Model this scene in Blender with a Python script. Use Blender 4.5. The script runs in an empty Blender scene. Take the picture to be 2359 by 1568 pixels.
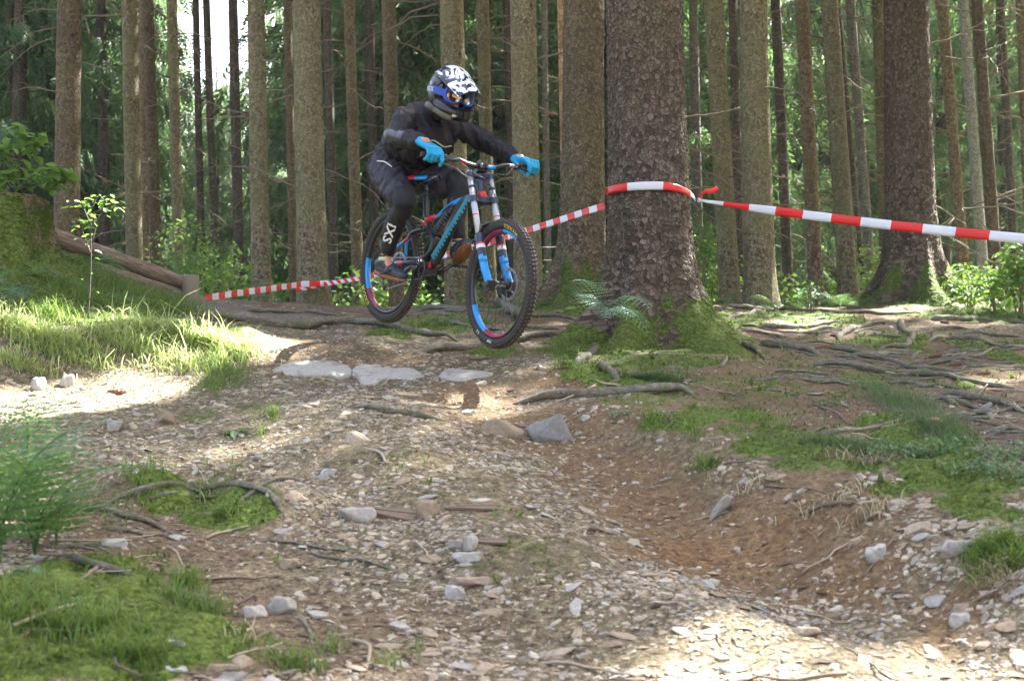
import bpy, bmesh, math, random
import numpy as np
from mathutils import Vector, Matrix
random.seed(7); RS = np.random.RandomState(11)
scn = bpy.context.scene
COL = scn.collection
rad = math.radians

# ------------------------------------------------------------------ camera, sky, sun, exposure
CZ = 1.0                       # eye height above the datum of the terrain
PITCH = rad(3.0)
LENS = 48.0
PW, PH = 2358.0, 1568.0
F = PW * LENS / 36.0
cam = bpy.data.cameras.new('camera'); camo = bpy.data.objects.new('camera', cam); COL.objects.link(camo)
camo.location = (0, 0, CZ); camo.rotation_euler = (rad(90) + PITCH, 0, 0)
cam.lens = LENS; cam.sensor_width = 36.0; cam.clip_start = 0.1; cam.clip_end = 2000
cam.dof.use_dof = True; cam.dof.focus_distance = 8.6; cam.dof.aperture_fstop = 4.5
scn.camera = camo

SUN_AZ, SUN_EL = rad(46), rad(50)      # azimuth from +Y towards +X
S = np.array([math.sin(SUN_AZ) * math.cos(SUN_EL), math.cos(SUN_AZ) * math.cos(SUN_EL), math.sin(SUN_EL)])
world = bpy.data.worlds.new('World'); scn.world = world; world.use_nodes = True
wn = world.node_tree.nodes; wl = world.node_tree.links
bg = wn['Background']; sky = wn.new('ShaderNodeTexSky'); sky.sky_type = 'NISHITA'; sky.sun_disc = False
sky.sun_elevation = SUN_EL; sky.sun_rotation = SUN_AZ; sky.air_density = 0.8; sky.dust_density = 9.0; sky.ozone_density = 0.1
wl.new(sky.outputs[0], bg.inputs[0]); bg.inputs[1].default_value = 0.085
sl = bpy.data.lights.new('sun', 'SUN'); slo = bpy.data.objects.new('sun', sl); COL.objects.link(slo)
sl.energy = 5.0; sl.angle = rad(0.55); sl.color = (1.0, 0.98, 0.94)
slo.rotation_euler = Vector(S).to_track_quat('Z', 'Y').to_euler()
scn.view_settings.view_transform = 'Standard'; scn.view_settings.look = 'None'
scn.view_settings.exposure = 3.6; scn.view_settings.gamma = 1.0; scn.view_settings.use_curve_mapping = False
scn.cycles.max_bounces = 6; scn.cycles.diffuse_bounces = 4; scn.cycles.transparent_max_bounces = 6

cp, sp_ = math.cos(PITCH), math.sin(PITCH)
def U(px, py, Y):
    xc = (px - PW / 2) / F; yc = (PH / 2 - py) / F
    dy = cp - yc * sp_; dz = sp_ + yc * cp
    s = Y / dy
    return np.array([xc * s, Y, CZ + dz * s])
def Proj(p):
    x, y, z = p[0], p[1], p[2] - CZ
    f = y * cp + z * sp_; u = -y * sp_ + z * cp
    return PW / 2 + F * x / f, PH / 2 - F * u / f

# ------------------------------------------------------------------ noise
_T = [np.random.RandomState(100 + i).rand(256, 256) for i in range(6)]
def vn(x, y, k=0):
    T = _T[k % 6]
    xi = np.floor(x).astype(int); yi = np.floor(y).astype(int)
    fx = x - xi; fy = y - yi
    fx = fx * fx * (3 - 2 * fx); fy = fy * fy * (3 - 2 * fy)
    a = T[xi & 255, yi & 255]; b = T[(xi + 1) & 255, yi & 255]; c = T[xi & 255, (yi + 1) & 255]; d = T[(xi + 1) & 255, (yi + 1) & 255]
    return (a * (1 - fx) + b * fx) * (1 - fy) + (c * (1 - fx) + d * fx) * fy - 0.5
def fbm(x, y, o=4, k=0):
    r = 0; a = 1.0; s = 0
    for i in range(o):
        r = r + a * vn(x * 2 ** i + 13.7 * i, y * 2 ** i + 5.1 * i, k + i); s += a; a *= 0.5
    return r / s * 2
def worley(u, v, k=0, period=None):
    T1, T2, T3 = _T[k % 6], _T[(k + 1) % 6], _T[(k + 2) % 6]
    ui = np.floor(u).astype(int); vi = np.floor(v).astype(int)
    f1 = np.full(u.shape, 9.0); f2 = f1.copy(); cr = np.zeros(u.shape)
    for du in (-1, 0, 1):
        for dv in (-1, 0, 1):
            a = ui + du; b = vi + dv
            aw = a % period if period else a
            jx = T1[aw & 255, b & 255]; jy = T2[aw & 255, b & 255]
            d = np.hypot(a + jx - u, b + jy - v)
            m = d < f1
            f2 = np.where(m, f1, np.minimum(f2, d)); cr = np.where(m, T3[aw & 255, b & 255], cr); f1 = np.where(m, d, f1)
    return f1, f2, cr
def sstep(a, b, x):
    t = np.clip((x - a) / (b - a), 0, 1); return t * t * (3 - 2 * t)

# ------------------------------------------------------------------ object helpers
def props(o, label=None, cat=None, group=None, kind=None):
    if label: o['label'] = label
    if cat: o['category'] = cat
    if group: o['group'] = group
    if kind: o['kind'] = kind
    return o
def empty(name, loc=(0, 0, 0), **kw):
    o = bpy.data.objects.new(name, None); COL.objects.link(o); o.location = loc; o.empty_display_size = 0.1
    return props(o, **kw)
def link(name, me, mats=None, parent=None, **kw):
    if mats is not None and not me.materials:
        for m in (mats if isinstance(mats, (list, tuple)) else [mats]): me.materials.append(m)
    o = bpy.data.objects.new(name, me); COL.objects.link(o)
    if parent: o.parent = parent
    return props(o, **kw)
def mesh(name, V, Fc, smooth=True, mi=None, attrs=None, uv=None):
    """V (n,3); Fc a numpy (m,k) array or a list of index tuples"""
    me = bpy.data.meshes.new(name)
    V = np.asarray(V, dtype=np.float32)
    if isinstance(Fc, np.ndarray):
        n, k = Fc.shape
        me.vertices.add(len(V)); me.vertices.foreach_set('co', V.ravel())
        me.loops.add(n * k); me.loops.foreach_set('vertex_index', Fc.astype(np.int32).ravel())
        me.polygons.add(n); me.polygons.foreach_set('loop_start', np.arange(0, n * k, k, dtype=np.int32))
    else:
        me.from_pydata([tuple(v) for v in V.tolist()], [], [tuple(int(i) for i in f) for f in Fc])
    me.polygons.foreach_set('use_smooth', np.full(len(me.polygons), smooth))
    if mi is not None: me.polygons.foreach_set('material_index', np.asarray(mi, dtype=np.int32))
    if attrs:
        for an, arr in attrs.items():
            at = me.attributes.new(an, 'FLOAT_COLOR', 'POINT')
            arr = np.asarray(arr, dtype=np.float32)
            if arr.ndim == 1: arr = np.stack([arr] * 3, 1)
            c = np.ones((len(V), 4), dtype=np.float32); c[:, :arr.shape[1]] = arr
            at.data.foreach_set('color', c.ravel())
    if uv is not None:
        ul = me.uv_layers.new(name='UVMap')
        li = np.empty(len(me.loops), dtype=np.int32); me.loops.foreach_get('vertex_index', li)
        ul.data.foreach_set('uv', np.asarray(uv, dtype=np.float32)[li].ravel())
    me.update(calc_edges=True); me.validate()
    return me
class MB:
    """collects shapes into one mesh; each shape may carry its own material index"""
    def __init__(s): s.V = []; s.F = []; s.M = []; s.n = 0
    def add(s, V, Fc, m=0):
        V = np.asarray(V, float); s.V.append(V)
        for f in Fc: s.F.append(tuple(int(i) + s.n for i in f)); s.M.append(m)
        s.n += len(V); return s
    def box(s, c, d, R=None, m=0):
        V = np.array([[x, y, z] for x in (-.5, .5) for y in (-.5, .5) for z in (-.5, .5)]) * np.array(d)
        if R is not None: V = V @ np.array(R).T
        return s.add(V + np.array(c), [(0, 1, 3, 2), (4, 6, 7, 5), (0, 4, 5, 1), (2, 3, 7, 6), (0, 2, 6, 4), (1, 5, 7, 3)], m)
    def tube(s, pts, r, n=8, m=0, cap=True, sq=None, up=None):
        V, Fc = tube(pts, r, n, cap, sq, up); return s.add(V, Fc, m)
    def ring(s, c, ax, R, r, n=48, k=8, m=0, arc=None, sx=1.0):
        V, Fc = torus(c, ax, R, r, n, k, arc, sx); return s.add(V, Fc, m)
    def me(s, name, smooth=True): return mesh(name, np.vstack(s.V), s.F, smooth, s.M)
def frames(pts, up=None):
    pts = np.asarray(pts, float); n = len(pts)
    T = np.gradient(pts, axis=0); T /= np.linalg.norm(T, axis=1)[:, None] + 1e-12
    u = np.array(up if up is not None else (0, 0, 1.0), float)
    if abs(T[0] @ u) > 0.95 * np.linalg.norm(u): u = np.array([1.0, 0.1, 0])
    N = np.zeros_like(T); a = u - T[0] * (u @ T[0]); N[0] = a / np.linalg.norm(a)
    for i in range(1, n):
        a = N[i - 1] - T[i] * (N[i - 1] @ T[i]); N[i] = a / (np.linalg.norm(a) + 1e-12)
    return T, N, np.cross(T, N)
def tube(pts, r, n=8, cap=True, sq=None, up=None):
    pts = np.asarray(pts, float); m = len(pts); r = np.broadcast_to(np.asarray(r, float), (m,))
    T, N, B = frames(pts, up); a = np.arange(n) * 2 * np.pi / n
    sx, sy = sq if sq else (1, 1)
    V = pts[:, None] + r[:, None, None] * (np.cos(a)[None, :, None] * N[:, None] * sx + np.sin(a)[None, :, None] * B[:, None] * sy)
    V = V.reshape(-1, 3); Fc = []
    for i in range(m - 1):
        for j in range(n):
            k = (j + 1) % n; Fc.append((i * n + j, i * n + k, (i + 1) * n + k, (i + 1) * n + j))
    if cap: Fc.append(tuple(range(n))[::-1]); Fc.append(tuple((m - 1) * n + j for j in range(n)))
    return V, Fc
def torus(c, ax, R, r, n=48, k=8, arc=None, sx=1.0):
    ax = np.array(ax, float); ax /= np.linalg.norm(ax)
    h = np.array([0, 0, 1.0]) if abs(ax[2]) < .9 else np.array([1.0, 0, 0])
    e1 = np.cross(ax, h); e1 /= np.linalg.norm(e1); e2 = np.cross(ax, e1)
    a0, a1 = arc if arc else (0, 2 * np.pi)
    cnt = n if not arc else n + 1
    A = a0 + (a1 - a0) * np.arange(cnt) / n; b = np.arange(k) * 2 * np.pi / k
    rd = np.cos(A)[:, None] * e1 + np.sin(A)[:, None] * e2
    V = np.array(c) + rd[:, None] * (R + r * np.cos(b))[None, :, None] + ax * (r * sx * np.sin(b))[None, :, None]
    Fc = [(i * k + j, ((i + 1) % cnt) * k + j, ((i + 1) % cnt) * k + (j + 1) % k, i * k + (j + 1) % k) for i in range(n) for j in range(k)]
    return V.reshape(-1, 3), Fc
def spline(pts, n):
    """Catmull-Rom through pts"""
    P = np.asarray(pts, float); P = np.vstack([2 * P[0] - P[1], P, 2 * P[-1] - P[-2]]); m = len(P) - 3
    t = np.linspace(0, m - 1e-6, n); i = t.astype(int); f = (t - i)[:, None]
    a, b, c, d = P[i], P[i + 1], P[i + 2], P[i + 3]
    return .5 * (2 * b + (c - a) * f + (2 * a - 5 * b + 4 * c - d) * f ** 2 + (3 * b - a - 3 * c + d) * f ** 3)

# ------------------------------------------------------------------ material helpers
class NT:
    def __init__(s, name):
        s.m = bpy.data.materials.new(name); s.m.use_nodes = True; s.t = s.m.node_tree
        s.b = s.t.nodes['Principled BSDF']; s.out = s.t.nodes['Material Output']
    def n(s, typ, **kw):
        nd = s.t.nodes.new('ShaderNode' + typ)
        for k, v in kw.items():
            if hasattr(nd, k): setattr(nd, k, v)
            else: nd.inputs[k.replace('_', ' ')].default_value = v
        return nd
    def l(s, a, b): s.t.links.new(a, b)
    def coord(s, which='Object'): return s.n('TexCoord').outputs[which]
    def noise(s, vec, scale, detail=4, rough=.55, dist=0.0):
        nd = s.n('TexNoise'); nd.inputs['Scale'].default_value = scale; nd.inputs['Detail'].default_value = detail
        nd.inputs['Roughness'].default_value = rough; nd.inputs['Distortion'].default_value = dist
        if vec is not None: s.l(vec, nd.inputs['Vector'])
        return nd
    def vor(s, vec, scale, feature='F1'):
        nd = s.n('TexVoronoi'); nd.feature = feature; nd.inputs['Scale'].default_value = scale
        if vec is not None: s.l(vec, nd.inputs['Vector'])
        return nd
    def ramp(s, fac, stops):
        nd = s.n('ValToRGB'); r = nd.color_ramp
        while len(r.elements) < len(stops): r.elements.new(.5)
        for e, (p, c) in zip(r.elements, stops): e.position = p; e.color = (*c, 1) if len(c) == 3 else c
        s.l(fac, nd.inputs[0]); return nd.outputs[0]
    def mix(s, fac, a, b, mode='MIX'):
        nd = s.n('Mix'); nd.data_type = 'RGBA'; nd.blend_type = mode
        for sock, v in ((nd.inputs[0], fac), (nd.inputs[6], a), (nd.inputs[7], b)):
            if hasattr(v, 'links'): s.l(v, sock)
            elif isinstance(v, (int, float)): sock.default_value = v
            else: sock.default_value = (*v, 1)
        return nd.outputs[2]
    def math(s, op, a, b=None):
        nd = s.n('Math'); nd.operation = op
        for sock, v in ((nd.inputs[0], a), (nd.inputs[1], b)):
            if v is None: continue
            if hasattr(v, 'links'): s.l(v, sock)
            else: sock.default_value = v
        return nd.outputs[0]
    def bump(s, h, strength=.5, dist=.01, normal=None):
        nd = s.n('Bump'); nd.inputs['Strength'].default_value = strength; nd.inputs['Distance'].default_value = dist
        s.l(h, nd.inputs['Height'])
        if normal is not None: s.l(normal, nd.inputs['Normal'])
        s.l(nd.outputs[0], s.b.inputs['Normal']); return nd.outputs[0]
    def col(s, v):
        if hasattr(v, 'links'): s.l(v, s.b.inputs['Base Color'])
        else: s.b.inputs['Base Color'].default_value = (*v, 1)
    def rough(s, r): s.b.inputs['Roughness'].default_value = r
    def translucent(s, color, fac=.35):
        tr = s.n('BsdfTranslucent')
        if hasattr(color, 'links'): s.l(color, tr.inputs[0])
        else: tr.inputs[0].default_value = (*color, 1)
        mx = s.n('MixShader'); mx.inputs[0].default_value = fac
        s.l(s.b.outputs[0], mx.inputs[1]); s.l(tr.outputs[0], mx.inputs[2]); s.l(mx.outputs[0], s.out.inputs[0])
def attr(nt, name):
    a = nt.n('Attribute'); a.attribute_name = name; return a
def mat(name, c, r=.6, metal=0.0, var=.15, vs=8.0, bump=0.0, bs=60.0, bd=.002, coat=0.0, spec=.5):
    t = NT(name); tc = t.coord()
    nz = t.noise(tc, vs, 5)
    t.col(t.mix(nz.outputs[0], [max(0, x * (1 - var)) for x in c], [min(1, x * (1 + var)) for x in c]))
    rr = t.math('MULTIPLY_ADD', nz.outputs[0], .16); t.t.nodes[-1].inputs[2].default_value = max(0, r - .08)
    t.l(rr, t.b.inputs['Roughness'])
    t.b.inputs['Metallic'].default_value = metal; t.b.inputs['Coat Weight'].default_value = coat
    t.b.inputs['Specular IOR Level'].default_value = spec
    if bump: t.bump(t.noise(tc, bs, 3).outputs[0], bump, bd)
    return t.m
def foliage(name, dark, light, trans, fac=.4, rough=.55, vs=3.0):
    t = NT(name); a = attr(t, 'tint'); oi = t.n('ObjectInfo')
    f = t.math('MULTIPLY_ADD', oi.outputs['Random'], .35); t.t.nodes[-1].inputs[2].default_value = 0
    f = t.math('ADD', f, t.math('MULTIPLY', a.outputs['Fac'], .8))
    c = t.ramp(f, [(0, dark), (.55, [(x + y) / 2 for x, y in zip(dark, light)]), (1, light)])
    t.col(c); t.rough(rough)
    t.translucent(t.mix(.5, c, trans), fac); return t.m
# ------------------------------------------------------------------ terrain
CTRL = [(0,1568,3.6),(600,1568,3.8),(1179,1568,3.9),(1800,1568,3.9),(2358,1568,3.8),
 (0,1300,4.6),(600,1290,4.9),(1179,1257,5.0),(1700,1262,5.05),(2358,1300,4.5),
 (0,1100,5.6),(500,1090,5.9),(1100,1075,6.0),(1500,1068,6.1),(1950,1050,5.9),(2358,1060,5.6),
 (0,950,6.8),(500,930,7.1),(1000,930,7.1),(1500,925,7.1),(1900,900,7.3),(2358,930,6.9),
 (0,880,7.7),(300,868,7.9),(850,862,8.0),(1300,860,8.0),(1700,845,8.5),(2100,830,9.0),(2358,850,8.6),
 (60,760,8.25),(300,765,8.6),(500,765,8.9),(700,765,9.7),(1000,752,10.2),(1250,765,9.6),(1500,800,9.3),(1800,765,10.6),(2100,750,11.6),(2358,750,11.2),
 (0,640,8.8),(120,640,9.2),(250,650,9.8),(400,690,10.6),(0,560,9.5),(90,560,9.7),(-200,640,8.8),(-200,560,9.6),
 (600,705,12.0),(800,705,12.8),(1000,703,13.0),(1250,695,12.8),(1500,700,12.8),(1750,712,13.2),(2000,705,14.3),(2200,690,14.6),(2358,705,14.0)]
cw = np.array([U(*c) for c in CTRL])
EXTRA = np.array([(-2,0,.0),(2,0,0),(0,-6,-1.3),(-8,-6,-1.0),(8,-6,-1.0),(-14,4,.8),(14,4,.9),(-9,9,1.9),(9,10,1.8),(-12,16,2.3),(12,16,2.2),
 (-6,17,2.05),(0,18,1.95),(6,18,2.1),(-8,26,2.2),(0,26,2.0),(8,26,2.3),(-20,40,2.2),(0,40,2.0),(20,40,2.6),(-30,70,3.0),(0,70,3.0),(30,70,3.6),
 (-40,10,2.6),(40,10,2.6),(-40,-20,-2),(40,-20,-2),(0,-30,-3.5),(-60,60,3),(60,60,4)], float)
cw = np.vstack([cw, EXTRA])
def _phi(r2): return np.where(r2 > 1e-12, r2 * np.log(r2 + 1e-12) * .5, 0)
_n = len(cw); A = np.zeros((_n + 3, _n + 3))
A[:_n, :_n] = _phi(((cw[:, None, :2] - cw[None, :, :2]) ** 2).sum(2)) + np.eye(_n) * .02
A[:_n, _n] = 1; A[:_n, _n + 1:] = cw[:, :2]; A[_n, :_n] = 1; A[_n + 1:, :_n] = cw[:, :2].T
W = np.linalg.solve(A, np.concatenate([cw[:, 2], np.zeros(3)]))
def H0(x, y):
    x = np.asarray(x, float); y = np.asarray(y, float); sh = x.shape; x = x.ravel(); y = y.ravel()
    o = np.empty(len(x))
    for i in range(0, len(x), 20000):
        xx, yy = x[i:i + 20000], y[i:i + 20000]
        d = (xx[:, None] - cw[None, :, 0]) ** 2 + (yy[:, None] - cw[None, :, 1]) ** 2
        o[i:i + 20000] = _phi(d) @ W[:_n] + W[_n] + W[_n + 1] * xx + W[_n + 2] * yy
    return o.reshape(sh)
def _march(px, py, fn, y0=2.2, y1=40):
    Y = np.concatenate([np.arange(y0, 16, .012), np.arange(16, y1, .06)])
    a = U(px, py, 1.0); X = a[0] * Y; Z = CZ + (a[2] - CZ) * Y
    d = Z - fn(X, Y); i = np.argmax(d < 0)
    if not (d < 0).any(): i = len(Y) - 1
    if i > 0 and d[i] < 0:
        t = d[i - 1] / (d[i - 1] - d[i]); y = Y[i - 1] + t * (Y[i] - Y[i - 1])
    else: y = Y[i]
    return np.array([a[0] * y, y, float(fn(np.array([a[0] * y]), np.array([y]))[0])])
def G0(px, py): return _march(px, py, H0)
def segd(x, y, pl):
    d = np.full(x.shape, 1e9)
    for a, b in zip(pl[:-1], pl[1:]):
        e = b - a; t = np.clip(((x - a[0]) * e[0] + (y - a[1]) * e[1]) / (e @ e + 1e-9), 0, 1)
        d = np.minimum(d, np.hypot(x - a[0] - t * e[0], y - a[1] - t * e[1]))
    return d
def line0(*pp): return [G0(*p)[:2] for p in pp]
GROOVE = line0((1120, 905), (1300, 985), (1450, 1090), (1620, 1200), (1850, 1320), (2200, 1440), (2500, 1520))
BANK = line0((1420, 960), (1640, 1040), (1850, 1120), (2080, 1190), (2300, 1290), (2500, 1380))
RIDGE = line0((780, 960), (900, 1080), (1100, 1230), (1400, 1370), (1900, 1500))
MND = line0((300, 1150), (480, 1130), (640, 1180))
LMND = line0((-100, 1430), (150, 1400), (380, 1500))
EDGE = line0((-100, 800), (120, 790), (330, 790), (540, 800))
def H(x, y):
    x = np.asarray(x, float); y = np.asarray(y, float)
    h = H0(x, y)
    wx = x + .08 * fbm(x * 2, y * 2, 2, 1); wy = y + .08 * fbm(x * 2 + 9, y * 2, 2, 2)
    h = h - .085 * np.exp(-(segd(wx, wy, GROOVE) / .34) ** 2)
    h = h + .06 * np.exp(-(segd(wx, wy, BANK) / .30) ** 2)
    h = h + .05 * np.exp(-(segd(wx, wy, RIDGE) / .35) ** 2)
    h = h + .10 * np.exp(-(segd(wx, wy, MND) / .15) ** 2)
    h = h + .09 * np.exp(-(segd(wx, wy, LMND) / .28) ** 2)
    h = h + .10 * np.exp(-(segd(wx, wy, EDGE) / .25) ** 2)
    near = 1 - sstep(18, 40, np.hypot(x, y))
    h = h + near * (.05 * fbm(x * .9, y * .9, 3, 0) + .022 * fbm(x * 4.5, y * 4.5, 3, 2) + .007 * fbm(x * 19, y * 19, 3, 4))
    h = h + (1 - near) * .5 * fbm(x * .06, y * .06, 3, 3)
    return h
def H1(x, y): return float(H(np.array([float(x)]), np.array([float(y)]))[0])
def G(px, py): return _march(px, py, H)
def blob(px, py, rx, ry, s=1.0):
    c = G0(px, py); ux = max(.03, rx * c[1] / F); a = G0(px, py + ry)[1]
    return (c[0], c[1], ux, min(1.6, max(.05, abs(c[1] - a))), s)
def bmask(x, y, bl, soft=.45, k=0, namp=.35, ns=3.0, pad=0.0):
    nz = namp * fbm(x * ns, y * ns, 4, k); o = np.zeros(x.shape); x = x + .16 * fbm(x * 1.7 + k, y * 1.7, 3, k + 1); y = y + .16 * fbm(x * 1.7 + 5, y * 1.7 + k, 3, k + 2)
    for (cx, cy, rx, ry, s) in bl:
        d = np.sqrt(((x - cx) / (rx + pad)) ** 2 + ((y - cy) / (ry + pad)) ** 2)
        o = np.maximum(o, s * (1 - sstep(1 - soft, 1 + soft, d + nz)))
    return o
MOSSB = [blob(*b) for b in [(430,1165,110,36),(560,1195,110,42),(330,1150,60,22,.5),(130,1400,230,110),(330,1500,260,90),(60,1520,200,90),(560,1520,100,50,.5),(250,1310,120,40,.5),
 (60,680,300,110),(250,720,180,60),(120,600,160,50),(420,800,160,50,.6),(1500,835,190,22,.62),(1620,815,90,16),(1340,800,120,30,.8),(2050,790,110,22),(1850,735,130,16),(1700,740,80,20,.8),(2260,800,110,16),
 (2330,840,60,12),(2020,870,60,15,.6),(2080,1000,140,60),(1650,960,120,28,.7),(1800,1040,170,35),(2050,1065,220,45),(2250,1120,170,55),(2300,1190,100,40),
 (1560,985,110,26),(1380,870,70,18),(1440,880,50,20),(1150,795,70,16,.8),(1000,755,110,16,.7),(900,770,60,14,.7),(2340,1275,70,40),(2290,1340,60,20,.6),
 (870,1080,130,40,.38),(1000,1150,120,50,.35),(1230,1310,170,50,.42),(1100,1200,90,40,.3),(620,940,60,18,.5),(490,950,60,18,.5),(1250,710,180,20,.8),(2300,725,260,14,.9),(2180,880,60,12,.7),(1900,855,420,60,.44),(1760,900,200,50,.5),(1560,890,120,40,.55),(2150,790,300,40,.45),(1500,725,300,16,.5),(1050,735,200,22,.42),(1290,790,60,18,.6),(1480,940,120,30,.55),(1700,1010,140,30,.6)]]
LITB = [blob(*b) for b in [(1900,880,420,120),(2250,850,420,140),(2100,960,300,60,.9),(900,725,450,28),(1400,740,400,35),(2000,725,500,22),(300,1250,300,70,.6),(1500,870,160,40,.7),
 (250,1420,400,120,.8),(700,1480,260,120,.55),(1000,1420,200,60,.35),(2250,1010,200,50,.9),(650,705,200,30,.5),(1750,960,200,40,.8)]]
ORB = [blob(*b) for b in [(1640,1215,230,75),(1500,1130,130,60,.8),(1400,1050,140,50,.7),(1900,1290,200,60,.8),(1250,960,260,45,.7),(1100,890,160,26,.7),(2150,1370,140,60,.8),
 (1750,1160,200,60,.6),(1950,1200,160,50,.6),(900,830,300,30,.45),(1300,880,110,30,.8),(2250,1330,100,40,.6)]]
PATHB = [blob(*b) for b in [(560,712,110,22),(680,725,90,18,.8),(470,710,60,16)]]
def masks(x, y):
    m = bmask(x, y, MOSSB, .35, 1, .55, 4.0); l = bmask(x, y, LITB, .5, 2, .4, 2.5); o = bmask(x, y, ORB, .55, 3, .35, 2.5); p = bmask(x, y, PATHB, .4, 4, .2)
    far = sstep(12.5, 14.5, y); l = np.maximum(l, far); m = np.maximum(m, far * .55 * (fbm(x * .7, y * .7, 3, 5) > 0))
    return m, l, o, p
# nonuniform grid, fine where the photograph looks
def axis(segs):
    o = []
    for a, b, n in segs: o.append(np.linspace(a, b, n, endpoint=False))
    return np.concatenate(o + [[segs[-1][1]]])
gx = axis([(-400,-60,12),(-60,-12,24),(-12,-5.6,50),(-5.6,-3,90),(-3,3,250),(3,5.6,90),(5.6,12,50),(12,60,24),(60,400,12)])
gy = axis([(-400,-40,10),(-40,-4,14),(-4,3.0,20),(3.0,8.5,260),(8.5,13.5,150),(13.5,18,50),(18,40,40),(40,120,20),(120,700,12)])
GX, GY = np.meshgrid(gx, gy); nx, ny = len(gx), len(gy)
GZ = H(GX, GY)
m, l, o, p = masks(GX, GY)
GZ = GZ + .032 * m * (fbm(GX * 9, GY * 9, 2, 2) + .35)
GZ = GZ + .014 * o * fbm(GX * 22, GY * 22, 3, 1)
farf = sstep(60, 220, np.hypot(GX, GY)); GZ = GZ * (1 - farf) + 3.0 * farf
idx = np.arange(nx * ny).reshape(ny, nx)
Q = np.stack([idx[:-1, :-1], idx[:-1, 1:], idx[1:, 1:], idx[1:, :-1]], -1).reshape(-1, 4)
gm = mesh('ground', np.stack([GX, GY, GZ], -1).reshape(-1, 3), Q, True, attrs={'zone': np.stack([m, l, o], -1).reshape(-1, 3), 'path': p.ravel()})

t = NT('forest_floor'); tc = t.coord(); z = attr(t, 'zone'); sepz = t.n('SeparateColor'); t.l(z.outputs['Color'], sepz.inputs[0])
big = t.noise(tc, 1.6, 5); fine = t.noise(tc, 22, 8, .7); vf = t.vor(tc, 60); vf2 = t.vor(tc, 150); grit = t.noise(tc, 260, 4, .7)
gravel = t.ramp(fine.outputs[0], [(.25, (.04, .029, .020)), (.45, (.132, .110, .070)), (.62, (.23, .198, .135)), (.8, (.36, .325, .25))])
gcell = t.ramp(vf.outputs['Color'], [(.1, (.45, .42, .38)), (.5, (.95, .9, .85)), (.9, (1.5, 1.42, 1.3))])
gravel = t.mix(.75, gravel, gcell, 'MULTIPLY')
gravel = t.mix(.35, gravel, t.ramp(vf2.outputs['Color'], [(.2, (.3, .27, .23)), (.8, (1.5, 1.4, 1.25))]), 'MULTIPLY')
org = t.ramp(t.noise(tc, 30, 8, .75).outputs[0], [(.3, (.035, .018, .009)), (.5, (.165, .095, .045)), (.7, (.29, .195, .105))])
lit = t.ramp(t.noise(tc, 75, 6, .8, .8).outputs[0], [(.3, (.03, .02, .013)), (.47, (.12, .076, .046)), (.6, (.22, .145, .09)), (.75, (.36, .27, .18))])
mos = t.ramp(t.noise(tc, 48, 7, .7).outputs[0], [(.32, (.022, .022, .008)), (.47, (.062, .09, .016)), (.62, (.14, .19, .035)), (.8, (.24, .25, .08))])
c = t.mix(sepz.outputs[2], gravel, org)
edge = t.noise(tc, 14, 6, .7)
lf = t.math('MULTIPLY', sepz.outputs[1], t.math('ADD', edge.outputs[0], .45)); c = t.mix(lf, c, lit)
pa = attr(t, 'path'); c = t.mix(pa.outputs['Fac'], c, t.ramp(fine.outputs[0], [(.3, (.10, .08, .065)), (.7, (.23, .19, .16))]))
mf = t.n('MapRange'); t.l(t.math('ADD', sepz.outputs[0], t.math('MULTIPLY', t.math('SUBTRACT', edge.outputs[0], .5), 1.3)), mf.inputs[0]); mf.inputs[1].default_value = .42; mf.inputs[2].default_value = .62
mf2 = t.math('MULTIPLY', mf.outputs[0], t.math('MINIMUM', t.math('MULTIPLY', sepz.outputs[0], 1.6), 1.0)); c = t.mix(mf2, c, mos)
c = t.mix(.5, c, t.ramp(big.outputs[0], [(.3, (.7, .7, .7)), (.7, (1.15, 1.15, 1.15))]), 'MULTIPLY')
t.col(c); t.rough(.92); t.b.inputs['Specular IOR Level'].default_value = .2
hh = t.math('ADD', t.math('MULTIPLY', fine.outputs[0], .5), t.math('MULTIPLY', grit.outputs[0], .25)); hh = t.math('SUBTRACT', hh, t.math('MULTIPLY', vf.outputs['Distance'], .6))
t.bump(hh, .9, .012)
M_ground = t.m
link('ground', gm, M_ground, kind='structure')

# ------------------------------------------------------------------ sun patches that reach the floor (gaps cut into the crowns along the beams)
SUNP = [blob(*b) for b in [(90,800,230,50),(330,790,170,45),(520,800,110,42),(575,800,34,20),(60,905,160,40),(60,930,130,30),(150,885,170,34),(250,900,60,16),(1640,1565,230,55),(2350,1515,120,50),(1880,1600,130,30),(2330,872,70,14)]]
FARP = [(-9, 34, 4), (3.5, 38, 4), (10, 32, 4), (-3, 44, 4), (7.5, 17.5, 2.2), (-2.2, 19, 1.2), (2.6, 21, 1.6), (4.6, 24, 2), (-5, 24, 2.2), (13, 40, 5), (-14, 42, 6)]
def in_beam(c):
    hz = .9; k = (c[:, 2] - hz) / S[2]; x = c[:, 0] - S[0] * k; y = c[:, 1] - S[1] * k
    for _ in range(3):
        h = H0(x, y); k = (c[:, 2] - h) / S[2]; x = c[:, 0] - S[0] * k; y = c[:, 1] - S[1] * k
    m = bmask(x, y, SUNP, .12, 1, .15, 1.5, .15) > .3
    for (a, b, r) in FARP: m |= np.hypot(x - a, y - b) < r
    return m & (k > .5)
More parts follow.
